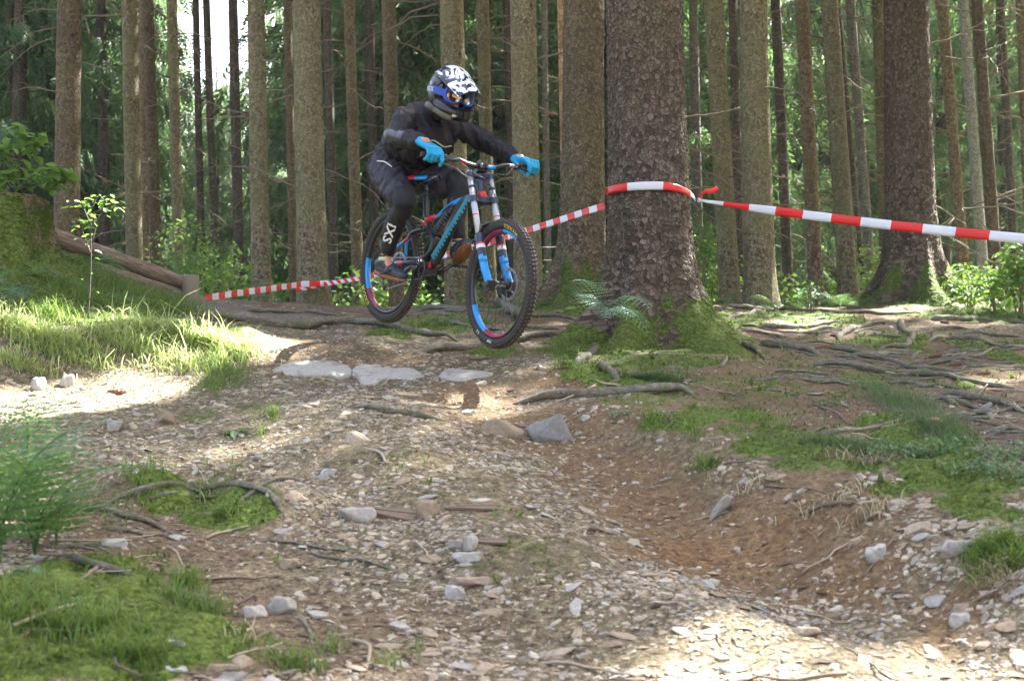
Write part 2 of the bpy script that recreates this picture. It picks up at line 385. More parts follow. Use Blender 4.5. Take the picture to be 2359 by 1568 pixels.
# ------------------------------------------------------------------ bark
def bark(name, dark, mid, light, green, scale=38, gamt=.5, bumpd=.012, red=None):
    t = NT(name); uv = t.n('UVMap').outputs[0]; oi = t.n('ObjectInfo'); oc = t.coord()
    mp = t.n('Mapping'); mp.inputs['Scale'].default_value = (1, .8, 1); t.l(uv, mp.inputs[0]); v = mp.outputs[0]
    wv = t.mix(.06, v, t.noise(v, 9, 3).outputs['Color'], 'ADD')
    v1 = t.vor(wv, scale); v2 = t.vor(wv, scale, 'DISTANCE_TO_EDGE'); f = t.noise(v, 120, 5, .7); b = t.noise(oc, 2.2, 4, .6)
    sp = t.n('SeparateColor'); t.l(v1.outputs['Color'], sp.inputs[0])
    k = t.math('ADD', t.math('MULTIPLY', sp.outputs[0], .62), t.math('MULTIPLY', f.outputs[0], .4))
    c = t.ramp(k, [(.15, dark), (.45, mid), (.85, light)])
    if red: c = t.mix(t.ramp(t.noise(oc, 1.1, 3).outputs[0], [(.42, (0, 0, 0)), (.62, (.8, .8, .8))]), c, t.ramp(k, [(.2, [x * .4 for x in red]), (.8, red)]))
    gf = t.math('MULTIPLY', t.ramp(b.outputs[0], [(.35, (0, 0, 0)), (.65, (1, 1, 1))]), gamt)
    c = t.mix(gf, c, green)
    c = t.mix(t.math('MULTIPLY', t.ramp(v2.outputs[0], [(.0, (1, 1, 1)), (.09, (0, 0, 0))]), .75), c, [x * .35 for x in dark])
    kn = t.vor(v, 2.3); c = t.mix(t.ramp(kn.outputs['Distance'], [(.03, (1, 1, 1)), (.075, (0, 0, 0))]), c, (.02, .013, .01))
    ms = attr(t, 'moss'); mc = t.ramp(t.noise(oc, 45, 6, .7).outputs[0], [(.3, (.02, .033, .005)), (.5, (.075, .105, .018)), (.72, (.17, .2, .05))])
    mfac = t.math('ADD', ms.outputs['Fac'], t.math('MULTIPLY', t.math('SUBTRACT', t.noise(oc, 11, 5, .7).outputs[0], .5), .9))
    mr = t.n('MapRange'); t.l(mfac, mr.inputs[0]); mr.inputs[1].default_value = .45; mr.inputs[2].default_value = .6
    c = t.mix(mr.outputs[0], c, mc)
    hsv = t.n('HueSaturation'); t.l(c, hsv.inputs['Color']); t.l(t.math('ADD', t.math('MULTIPLY', oi.outputs['Random'], .5), .75), hsv.inputs['Value'])
    t.col(hsv.outputs[0]); t.rough(.88); t.b.inputs['Specular IOR Level'].default_value = .25
    h = t.math('ADD', t.math('MULTIPLY', t.math('MINIMUM', v2.outputs[0], .25), 2.2), t.math('ADD', t.math('MULTIPLY', sp.outputs[1], .4), t.math('MULTIPLY', f.outputs[0], .35)))
    t.bump(h, .85, bumpd); return t.m
B_main = bark('bark_red_brown', (0.039, 0.026, 0.020), (0.110, 0.078, 0.058), (0.219, 0.175, 0.140), (0.110, 0.109, 0.050), 34, .35, .014, red=(0.165, 0.115, 0.078))
B_olive = bark('bark_olive', (0.059, 0.049, 0.027), (0.168, 0.138, 0.083), (0.285, 0.241, 0.153), (0.181, 0.179, 0.080), 44, .7, .010)
B_brown = bark('bark_brown', (0.052, 0.037, 0.024), (0.155, 0.115, 0.072), (0.259, 0.202, 0.134), (0.175, 0.163, 0.067), 40, .45, .010, red=(0.165, 0.115, 0.078))
B_grey = bark('bark_grey', (0.065, 0.059, 0.056), (0.155, 0.141, 0.134), (0.259, 0.241, 0.226), (0.142, 0.163, 0.093), 46, .45, .008)
B_dark = bark('bark_dark', (0.029, 0.021, 0.018), (0.086, 0.069, 0.056), (0.158, 0.130, 0.111), (0.086, 0.095, 0.052), 46, .35, .008)
B_pale = bark('bark_pale', (0.116, 0.117, 0.106), (0.246, 0.248, 0.219), (0.362, 0.365, 0.326), (0.219, 0.261, 0.173), 50, .5, .006)
B_bare = bark('bark_stripped', (0.206, 0.130, 0.067), (0.440, 0.300, 0.166), (0.582, 0.430, 0.266), (0.324, 0.261, 0.134), 14, .3, .006)
BK = dict(m=B_main, o=B_olive, b=B_brown, g=B_grey, d=B_dark, p=B_pale, x=B_bare)
M_twig = mat('dead_twig', (.17, .14, .09), .85, var=.35, vs=20, bump=.4, bs=80)
M_twigd = mat('dark_twig', (.07, .055, .04), .85, var=.35, vs=20)
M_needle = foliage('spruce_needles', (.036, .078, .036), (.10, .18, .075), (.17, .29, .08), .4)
M_needle2 = foliage('spruce_needles_painted_sunlit', (.06, .10, .055), (.14, .215, .10), (.26, .39, .15), .48)  # lighter copy of the needles, sunlight put into the colour of far crowns

# dead branches: a few shapes, shared by all trunks
def dead_branch(seed, L=1.0, droop=.25):
    r = random.Random(seed); b = MB(); n = 9
    p = []; a = r.uniform(-.1, .35); y = 0; z = 0; x = 0
    for i in range(n):
        f = i / (n - 1); p.append((x, y, z)); x += L / (n - 1); z += (a - droop * 1.6 * f) * L / (n - 1) + r.uniform(-.03, .03) * L; y += r.uniform(-.05, .05) * L
    b.tube(p, np.linspace(.0085, .002, n) * (1 + L * .25), 5)
    for k in range(r.randint(2, 6)):
        i = r.randint(2, n - 2); q = np.array(p[i]); d = np.array([r.uniform(.2, .8), r.choice((-1, 1)) * r.uniform(.3, .8), r.uniform(-.6, .15)]) * L * r.uniform(.15, .38)
        b.tube([q, q + d * .5 + (0, 0, r.uniform(-.02, .03)), q + d], [.005, .004, .002], 4)
    return b.me('dead_branch')
DB = [dead_branch(i, L, dr) for i, (L, dr) in enumerate([(.5, .1), (.8, .3), (1.0, .5), (1.3, .6), (.35, -.1), (1.6, .45), (.9, -.2), (1.1, .9)])]
for me_ in DB: me_.materials.append(M_twig)
STUB = []
for i in range(3):
    r = random.Random(50 + i); b = MB(); b.tube([(0, 0, 0), (.05, 0, .01), (.09 + .05 * i, .01, r.uniform(-.03, .05))], [.012, .008, .004], 5); me_ = b.me('stub'); me_.materials.append(M_twigd); STUB.append(me_)

def crown_cards(r, base, ax, z0, z1, R0, n, hang=.35, size=(.35, .75)):
    """drooping needle sprays spread through a spruce crown; returns V, F, tint"""
    t = r.rand(n) ** .8; z = z0 + (z1 - z0) * t; rmax = R0 * (1 - t) ** .7 + .25
    th = r.rand(n) * 2 * np.pi; k = np.floor(th / (2 * np.pi) * 9) ; rr = rmax * np.sqrt(.04 + .96 * r.rand(n))
    c = base + ax * (z[:, None]) + np.stack([np.cos(th) * rr, np.sin(th) * rr, -.18 * rr + .15 * r.randn(n)], 1)
    L = r.uniform(size[0], size[1], n); w = L * r.uniform(.28, .5, n)
    out = np.stack([np.cos(th), np.sin(th), -hang - .6 * r.rand(n)], 1); out /= np.linalg.norm(out, axis=1)[:, None]
    sd = np.cross(out, r.randn(n, 3) * .5 + np.array([0, 0, 1.0])); sd /= np.linalg.norm(sd, axis=1)[:, None]
    return c, out, sd, L, w, r.rand(n)
def L_end(L): return L[:, None] * 1.0
def sprays(c, out, sd, L, w, tint, name):
    """each spray: a spine with four ragged leaflets of needles on both sides (8 triangles)"""
    n = len(c); V = []; up = np.cross(out, sd); loc = []
    for s in (-1, 1):
        for j in range(4):
            a0 = .02 + .23 * j; loc += [(a0, 0, 0), (a0 + .17, 0, .02), (a0 + .30, s * (1.0 - .17 * j), -.14 * (1 + .3 * j))]
    loc = np.array(loc); m = len(loc)
    V = c[:, None] + out[:, None] * (loc[:, 0][None, :, None] * L[:, None, None]) + sd[:, None] * (loc[:, 1][None, :, None] * w[:, None, None]) + up[:, None] * (loc[:, 2][None, :, None] * L[:, None, None])
    V[:, :, 2] -= (.12 * L)[:, None] * loc[:, 0] ** 2
    Fc = np.arange(n * m).reshape(-1, 3)
    return mesh(name, V.reshape(-1, 3), Fc, False, attrs={'tint': np.repeat(tint, m)})

def trunk_mesh(p0, ax, hgt, r0, r1, n=14, flare=.25, lobes=5, seed=0, rows=None, mossh=0.0, disp=0.0, bend=.02, terrain=None, sharp=1.7):
    """p0 foot (world), ax unit axis, r0 radius just above the flare, r1 radius at the top"""
    r = np.random.RandomState(seed)
    zz = rows if rows is not None else np.concatenate([[-.35, -.1, 0, .08, .18, .32, .5, .8, 1.2], np.arange(1.7, hgt, .8), [hgt]])
    th = np.arange(n) * 2 * np.pi / n; Z, T = np.meshgrid(zz, th, indexing='ij')
    ph = r.rand() * 6.28; zc = np.maximum(Z, 0); Zr = Z
    lob = .5 + .5 * np.cos(lobes * T + ph + .8 * np.sin(2 * T + ph))
    _e1 = np.cross(ax, [0, 1, 0]); _e1 /= np.linalg.norm(_e1); _e2 = np.cross(ax, _e1)
    for _it in range(4 if terrain is not None else 1):
        R = r0 + (r1 - r0) * np.clip(Z / hgt, 0, 1) + flare * (np.exp(-zc / .16) * (.10 + 1.15 * lob ** sharp) * .62 + np.exp(-zc / .42) * (.3 + .45 * lob) * .5)
        if terrain is not None:
            Rg = R; gz_ = H(terrain[0] + Rg * (np.cos(T) * _e1[0] + np.sin(T) * _e2[0]), terrain[1] + Rg * (np.cos(T) * _e1[1] + np.sin(T) * _e2[1])) - terrain[2]; Zr = Z - gz_ * np.clip(1.3 - np.abs(Z) / 1.2, 0, 1); zc = np.maximum(Zr, 0)
    R = R * (1 + .03 * fbm(T * 1.3 + seed, Z * .9, 3, seed % 5) * np.minimum(1, np.abs(np.sin(T / 2)) * 2))
    U_ = T * r0; 
    if disp:
        sc = 38.0; per = max(8, int(round(2 * np.pi * r0 * sc))); f1, f2, cr = worley(T / (2 * np.pi) * per + .8 * fbm(T * 3, Z * 9, 3, 2) * np.sin(T / 2) ** 2, Z * sc * .72, 1, per)
        R = R + disp * (sstep(0, .25, f2 - f1) * (.45 + .75 * cr) - .35) + disp * .8 * fbm(T * 9, Z * 9, 3, 3) * np.sin(T / 2) ** 2
    bx = bend * (np.sin(Z * .35 + ph) - math.sin(ph)); by = bend * (np.cos(Z * .3 + ph) - math.cos(ph))
    e1 = np.cross(ax, [0, 1, 0]); e1 /= np.linalg.norm(e1); e2 = np.cross(ax, e1)
    V = np.array(ax) * Z[..., None] + (R * np.cos(T) + bx)[..., None] * e1 + (R * np.sin(T) + by)[..., None] * e2
    nr = len(zz); idx = np.arange(nr * n).reshape(nr, n); nx_ = np.roll(idx, -1, axis=1)
    Fc = np.stack([idx[:-1], nx_[:-1], nx_[1:], idx[1:]], -1).reshape(-1, 4)[:, ::-1]
    ms = np.zeros(Z.shape)
    if mossh: ms = np.clip(1.0 - Zr / mossh - .45 * (1 - lob) + .9 * fbm(T * 2.3, Z * 4, 3, 4), 0, 1) * .95
    return mesh('trunk', V.reshape(-1, 3), Fc, True, attrs={'moss': ms.ravel()}, uv=np.stack([U_.ravel(), Z.ravel()], 1)), e1, e2

def tree(name, label, px0, py0, pxt, w0, wt, Y, bk, group, flare=.25, crown=True, nb=8, hgt=22, mossh=0.0, n=14, disp=0.0, rows=None, hi=None, seed=0, lobes=5, crownR=2.3, cz0=9.0, ncard=900, bend=.02):
    g = G0(px0, py0) if Y is None else None
    foot = U(px0, py0, Y)
    zg = H1(foot[0], foot[1]); 
    # follow the axis down to the ground
    top = U(pxt, 0, Y); ax = top - foot; ax /= np.linalg.norm(ax)
    foot = foot + ax * ((zg - foot[2]) / ax[2]); r0 = w0 / 2 * Y / F; r1t = wt / 2 * Y / F; L = np.linalg.norm(top - foot)
    r1 = max(.05, r0 + (r1t - r0) * min(hgt / L, 4.0)); r1 = min(r1, r0 * .95)
    root = empty(name, foot, label=label, cat='tree', group=group)
    me_, e1, e2 = trunk_mesh(foot, ax, hgt, r0, r1, n, flare * r0 / .25, lobes, seed, rows, mossh, disp, bend, foot if disp else None)
    link('trunk', me_, BK[bk], root)
    rr = random.Random(seed * 7 + 3)
    hv = (Y * .32) + 1.2          # height range in view
    for k in range(nb):
        h = rr.uniform(.6, min(hgt * .6, hv)); az = rr.uniform(0, 6.283)
        if rr.random() < .6: az = rr.choice((0, math.pi)) + rr.uniform(-.6, .6)
        me_b = rr.choice(DB) if k < nb * .75 else rr.choice(STUB)
        o_ = link('branch' if me_b in DB else 'branch_stub', me_b, None, root)
        rad_ = (r0 + (r1 - r0) * h / hgt) * .9
        o_.location = Vector(ax * h) + Vector((math.cos(az) * rad_, math.sin(az) * rad_, 0)); o_.rotation_euler = (rr.uniform(-.5, .5), rr.uniform(-.25, .35), az)
        s_ = rr.uniform(.7, 1.2); o_.scale = (s_, s_, s_)
    if crown:
        R_ = np.random.RandomState(seed + 500)
        c, out, sd, Lc, w, ti = crown_cards(R_, np.zeros(3), ax, cz0, hgt + .5, crownR, ncard)
        keep = ~(in_beam(c + foot) | in_beam(c + out * L_end(Lc) + foot)); c, out, sd, Lc, w, ti = [q[keep] for q in (c, out, sd, Lc, w, ti)]
        link('crown', sprays(c, out, sd, Lc, w, ti, 'crown'), M_needle, root)
    return root, foot, ax, r0

GRP = 'spruces of the plantation behind the trail'
TL = [ # label, x0,y0, xtop, w0, wtop, Y, bark, nb, mossh
 ('thick reddish trunk just right of the mossy stump', 152,545,155,60,52,15.5,'b',9,0),
 ('slim dark spruce between the thick reddish trunk and the olive one', 240,560,228,27,22,23,'d',8,0),
 ('slim dark spruce above the sapling on the stump', 30,560,20,22,18,25,'d',7,0),
 ('olive barked spruce standing left behind the fallen log', 312,650,301,39,33,17.5,'o',12,0),
 ('brown spruce squeezed behind the olive trunk over the log', 338,640,325,24,20,20,'b',6,0),
 ('third spruce of the cluster behind the log, grey brown', 362,645,345,29,24,18.5,'b',8,0),
 ('straight spruce behind the log end next to its post', 415,655,396,27,23,18.2,'o',9,0),
 ('thin dark spruce left of the sky gap', 468,665,455,17,15,24,'d',9,0),
 ('thin dark spruce standing in the bright sky gap', 502,665,476,19,15,24,'d',9,0),
 ('dark spruce on the right edge of the sky gap', 552,665,541,25,21,22,'d',12,0),
 ('pale brown spruce that the tape passes in front of, beyond the post', 603,706,588,44,36,14.0,'o',12,0),
 ('stout spruce with the doubled tape crossing its foot', 722,702,705,70,60,13.4,'o',8,0),
 ('thin spruce peeking out left of the taped stout spruce', 676,660,667,20,18,21,'b',5,0),
 ('thin spruce just right of the taped stout spruce', 768,660,750,22,18,22,'d',8,0),
 ('grey brown spruce left of the rider behind the rear wheel', 825,650,808,28,24,19,'b',9,0),
 ('thin spruce close behind the back of the rider', 865,650,847,22,19,23,'d',6,0),
 ('brown spruce behind the back of the rider', 912,660,890,36,30,17,'b',8,0),
 ('olive spruce rising straight behind the helmet', 1052,690,1040,56,55,16,'o',6,0),
 ('slim spruce with a bright right edge beside the helmet visor', 1130,690,1112,32,29,18,'o',12,0),
 ('dark thin spruce right of the rider', 1180,640,1168,22,18,23,'d',6,0),
 ('broad olive spruce behind the left glove and front wheel', 1217,650,1207,64,57,14.2,'o',8,0),
 ('thin grey spruce right of the broad olive one', 1262,600,1249,15,13,24,'g',6,0),
 ('slim stripped trunk with orange bare wood', 1303,640,1289,19,17,19,'x',7,0),
 ('thin spruce just right of the huge mossy tree', 1612,680,1600,24,20,23,'g',8,0),
 ('spruce to the right of the huge tree under the loose tape tail', 1681,697,1648,48,34,15.5,'o',12,0),
 ('thin dark spruce touching the back of the tape tail spruce', 1705,690,1683,22,18,18.5,'d',6,0),
 ('stout grey brown spruce with a red dot on its bark', 1750,702,1729,72,53,13.9,'o',10,0),
 ('thin dark spruce right of the red dotted one', 1815,660,1788,25,19,19.5,'d',9,0),
 ('straight brown spruce in the middle of the right hand stand', 1880,684,1851,34,25,16.2,'b',11,0),
 ('leaning olive spruce with many knots', 1952,665,1908,44,37,15.2,'o',9,0),
 ('very thin dark spruce behind the knotty leaning one', 1990,670,1925,13,12,23,'d',5,0),
 ('slim purple grey spruce left of the moss footed tree', 2008,668,1962,24,14,20,'g',8,0),
 ('olive slim spruce touching the moss footed tree', 2040,600,2019,30,26,18,'o',8,0),
 ('brown spruce right of the moss footed tree', 2219,610,2173,28,21,17,'b',9,0),
 ('pale grey green smooth spruce', 2262,612,2212,26,16,17.5,'p',9,0),
 ('dark brown spruce right of the pale smooth one', 2292,612,2250,30,22,16,'b',9,0),
 ('thin spruce above the bright shrubs', 2338,600,2308,20,15,21,'d',6,0),
 ('spruce at the far right edge of the stand', 2372,600,2345,24,18,18,'b',6,0),
]
for i, (lb, x0, y0, xt, w0, wt, Y, bk, nb, mh) in enumerate(TL):
    tree('spruce_tree', lb, x0, y0, xt, w0, wt, Y, bk, GRP, flare=.10, nb=nb + 12, seed=i + 1, n=16 if w0 > 30 else 10, ncard=800)
# the two big mossy trees behind, and the huge one by the trail
rowsm = np.concatenate([np.arange(-.9, -.4, .06), np.arange(-.4, 0, .012), np.arange(0, 3.5, .0085), np.arange(3.6, 24, .9), [24]])
rows2 = np.concatenate([[-.9, -.6], np.arange(-.4, 5.2, .016), np.arange(5.5, 24, .9), [24]])
huge, hfoot, hax, hr = tree('huge_spruce_tree', 'huge spruce with mossy root flare beside the trail, striped tape round it', 1504, 815, 1486, 186, 152, 9.5, 'm', None, flare=.43, nb=3, hgt=25, mossh=.50, n=190, disp=.0085, rows=rowsm, seed=61, lobes=6, ncard=1200)
back, bfoot, bax, br = tree('big_spruce_tree', 'big spruce with thick green moss on its roots, half hidden by the huge one', 1341, 660, 1349, 100, 80, 12.0, 'b', None, flare=.42, nb=4, hgt=24, mossh=.75, n=130, disp=.008, rows=rows2, seed=62, ncard=1000)
rgt, rfoot, rax, rr_ = tree('big_spruce_tree', 'big dark spruce with moss covered root flare, crossed by the far end of tape', 2099, 690, 2082, 112, 86, 14.6, 'm', None, flare=.6, nb=9, hgt=24, mossh=.6, n=130, disp=.009, rows=rows2, seed=63, ncard=1000)
# spruces added outside the picture so that their crowns shade the trail
r = random.Random(5)
for i in range(30):
    for _ in range(50):
        y = r.uniform(3.5, 27); x = r.uniform(.40 * y + 1.2, 19)
        _hh = np.arange(1, 21, .7); _tp = np.stack([x + 0 * _hh, y + 0 * _hh, H1(x, y) + _hh], 1)
        if in_beam(_tp).any(): continue
        if i == 0 or min(math.hypot(x - a, y - b) for a, b in pts_) > 1.7: break
    pts_ = (pts_ if i else []) + [(x, y)]
    f_ = Proj((x, y, H1(x, y))); Yd = y
    root = empty('spruce_tree', (x, y, H1(x, y)), label='added shade spruce outside the right edge of the view', cat='tree', group='added shade spruces right of the view')
    me_, _, _ = trunk_mesh(None, np.array([r.uniform(-.02, .02), 0, 1.0]), 22, r.uniform(.14, .2), .08, 12, .1, 5, i + 200)
    link('trunk', me_, BK[r.choice('obd')], root)
    R_ = np.random.RandomState(i + 900); c, out, sd, Lc, w, ti = crown_cards(R_, np.zeros(3), np.array([0, 0, 1.0]), r.uniform(6, 8.5), 22.5, 2.7, 1000)
    b0 = np.array([x, y, H1(x, y)]); keep = ~(in_beam(c + b0) | in_beam(c + out * L_end(Lc) + b0)); c, out, sd, Lc, w, ti = [q[keep] for q in (c, out, sd, Lc, w, ti)]
    link('crown', sprays(c, out, sd, Lc, w, ti, 'crown'), M_needle, root)

# ------------------------------------------------------------------ far forest: shared shapes with crowns that hang low
def far_tree(seed, H_=17, z0=1.5, R0=2.3, dens=1.0):
    r = np.random.RandomState(seed); tk, _, _ = trunk_mesh(None, np.array([0, 0, 1.0]), H_, .15, .04, 8, .06, 5, seed)
    c, o_, s_, L_, w_, ti = [], [], [], [], [], []
    z = z0
    while z < H_ - .3:
        f = (z - z0) / (H_ - z0); R = R0 * (1 - f) ** .75 * (0.55 + .45 * min(1, (z - z0) / 2 + .4)) + .2
        for k in range(int(5 * dens) + (r.rand() < .5)):
            th = r.rand() * 6.283; n = max(6, int(R * 17)); d = np.sort(r.rand(n)) * R + .15
            c.append(np.stack([np.cos(th) * d + r.randn(n) * .05, np.sin(th) * d + r.randn(n) * .05, z - .12 * d - .1 * d ** 2 / R + .05 * r.randn(n)], 1))
            a = th + r.choice([-1, 1], n) * r.uniform(.2, 1.2, n)
            v = np.stack([np.cos(a) * .5, np.sin(a) * .5, -r.uniform(.5, 1.6, n)], 1); v /= np.linalg.norm(v, axis=1)[:, None]; o_.append(v)
            q = np.cross(v, r.randn(n, 3)); q /= np.linalg.norm(q, axis=1)[:, None]; s_.append(q)
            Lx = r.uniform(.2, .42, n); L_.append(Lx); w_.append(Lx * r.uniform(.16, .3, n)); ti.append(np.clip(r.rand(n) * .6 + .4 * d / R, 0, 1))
        z += r.uniform(.28, .5) / dens
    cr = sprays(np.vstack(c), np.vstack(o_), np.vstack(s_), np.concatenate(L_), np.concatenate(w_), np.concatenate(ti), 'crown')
    return tk, cr
FT = [far_tree(301, 17, 1.0), far_tree(302, 18, 3.0, 2.0), far_tree(303, 16, .4, 2.6), far_tree(304, 19, 4.5, 2.2), far_tree(305, 15, 1.6, 2.0)]
for tk, cr in FT: tk.materials.append(B_dark)
FTn = []
for tk, cr in FT:
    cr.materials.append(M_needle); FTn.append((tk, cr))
r = random.Random(21); placed = []
def gapped(x, y, hgt=17):
    px = PW / 2 + F * x / y; wpx = 1.6 / y * F
    return 462 - wpx < px < 536 + wpx
FAR_N = 0
def plant_far(x, y, k, s, lit=False, young=False):
    root = empty('spruce_tree', (x, y, H1(x, y) - .1), label='young spruce below the sky gap far behind the log' if young else ('spruce painted sunlit green far back in the forest' if lit else 'dark hanging spruce far back in the forest'), cat='tree',
                 group='young spruces under the sky gap' if young else ('spruces painted sunlit far back' if lit else 'dark spruces far back'))
    root.scale = (s, s, s); root.rotation_euler = (0, 0, r.uniform(0, 6.28)); tk, cr_ = FTn[k]
    link('trunk', tk, None, root); oc_ = link('crown', cr_, None, root)
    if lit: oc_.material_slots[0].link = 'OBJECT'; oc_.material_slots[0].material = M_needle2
for ring_, (y0, y1, n) in enumerate([(24, 31, 12), (31, 42, 24), (42, 58, 40), (58, 80, 72), (80, 100, 60)]):
    for i in range(n):
        for _ in range(60):
            y = r.uniform(y0, y1); x = r.uniform(-.47, .47) * y
            if gapped(x, y): continue
            if all(math.hypot(x - a, y - b) > (1.9 if ring_ < 2 else 1.5) for a, b in placed): break
        else: continue
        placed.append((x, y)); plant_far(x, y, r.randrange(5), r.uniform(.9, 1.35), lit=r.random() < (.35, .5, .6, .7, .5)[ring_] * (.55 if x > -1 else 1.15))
for i in range(12):
    for _ in range(60):
        y = r.uniform(28, 44); x = r.uniform(-.45, .45) * y
        if not gapped(x, y) and all(math.hypot(x - a, y - b) > 1.5 for a, b in placed): break
    else: continue
    placed.append((x, y)); plant_far(x, y, r.choice((0, 2, 4)), r.uniform(.95, 1.3))
for (px, Y) in [(40, 23), (95, 26), (230, 27), (1145, 30), (2320, 28)]:
    a = U(px, 690, Y); plant_far(a[0], Y, r.choice((1, 3)), r.uniform(.9, 1.1))
for (px, Y, top) in [(455, 40, 260), (480, 46, 215), (505, 38, 250), (530, 44, 200), (500, 55, 190), (470, 60, 200), (545, 50, 170), (520, 62, 215)]:
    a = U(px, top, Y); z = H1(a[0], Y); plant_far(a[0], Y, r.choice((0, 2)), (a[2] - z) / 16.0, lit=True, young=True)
# ------------------------------------------------------------------ bicycle: its own frame, x forward, y to the rider's left, z up, origin on the rear axle
Pr = U(901, 612, 8.83); Pf = U(1153, 654, 7.82)
fw = Pf - Pr; WB = float(np.linalg.norm(fw)); fw /= WB
lf = np.cross([0, 0, 1], fw); lf /= np.linalg.norm(lf); upv = np.cross(fw, lf); _a = rad(2.0)
lf, upv = lf * math.cos(_a) - upv * math.sin(_a), upv * math.cos(_a) + lf * math.sin(_a)
MB3 = np.stack([fw, lf, upv], 1)
BM = Matrix([[*MB3[0], Pr[0]], [*MB3[1], Pr[1]], [*MB3[2], Pr[2]], [0, 0, 0, 1]])
def BS(px, py, y):
    r_ = U(px, py, 8.) - np.array([0, 0, CZ]); o_ = MB3.T @ (np.array([0, 0, CZ]) - Pr); d_ = MB3.T @ r_
    return o_ + d_ * ((y - o_[1]) / d_[1])
K_black = mat('black_paint', (.012, .012, .014), .35, var=.3, coat=.3)
K_rubber = mat('tyre_rubber', (.03, .027, .025), .8, var=.35, vs=25, bump=.3, bs=200)
K_mud = mat('dusty_rubber', (.075, .06, .047), .9, var=.4, vs=30)
K_blue = mat('cyan_paint', (.0, .24, .62), .35, var=.12, coat=.4)
K_teal = mat('teal_print', (.012, .20, .27), .45, var=.15)
K_red = mat('red_paint', (.62, .012, .03), .35, var=.12, coat=.4)
K_mag = mat('crimson_paint', (.22, .012, .05), .4, var=.15)
K_silver = mat('silver_stanchion', (.42, .44, .48), .28, .35, var=.06)
K_steel = mat('steel', (.32, .32, .33), .35, .9, var=.2, vs=40)
K_dark = mat('dark_alloy', (.03, .032, .038), .4, .5, var=.25)
K_yel = mat('yellow_print', (.55, .42, .03), .7, var=.1)
K_whi = mat('white_print', (.62, .62, .6), .7, var=.1)
K_hose = mat('tan_hose', (.28, .21, .12), .6, var=.2)
K_navy = mat('navy_paint', (.012, .02, .045), .35, var=.2, coat=.3)
bike = bpy.data.objects.new('mountain_bike', None); COL.objects.link(bike); bike.matrix_world = BM
props(bike, 'downhill mountain bike in black, cyan and red, airborne under the rider', 'bicycle')
def bp(name, mb, mats, parent=None, smooth=True, **kw): return link(name, mb.me(name, smooth), mats, parent or bike, **kw)

def text_mesh(s, size=.03, depth=.0008, spacing=1.0):
    cu = bpy.data.curves.new('txt', 'FONT'); cu.body = s; cu.size = size; cu.extrude = depth; cu.offset = size * .02; cu.space_character = spacing
    cu.resolution_u = 2; cu.align_x = 'CENTER'; cu.align_y = 'CENTER'
    o_ = bpy.data.objects.new('txt', cu); COL.objects.link(o_); dg = bpy.context.evaluated_depsgraph_get()
    me_ = bpy.data.meshes.new_from_object(o_.evaluated_get(dg)); n_ = len(me_.vertices); V = np.empty(n_ * 3, dtype=np.float32); me_.vertices.foreach_get('co', V)
    Fc = [tuple(p.vertices) for p in me_.polygons]; bpy.data.objects.remove(o_); bpy.data.curves.remove(cu); bpy.data.meshes.remove(me_)
    return V.reshape(-1, 3).astype(float), Fc

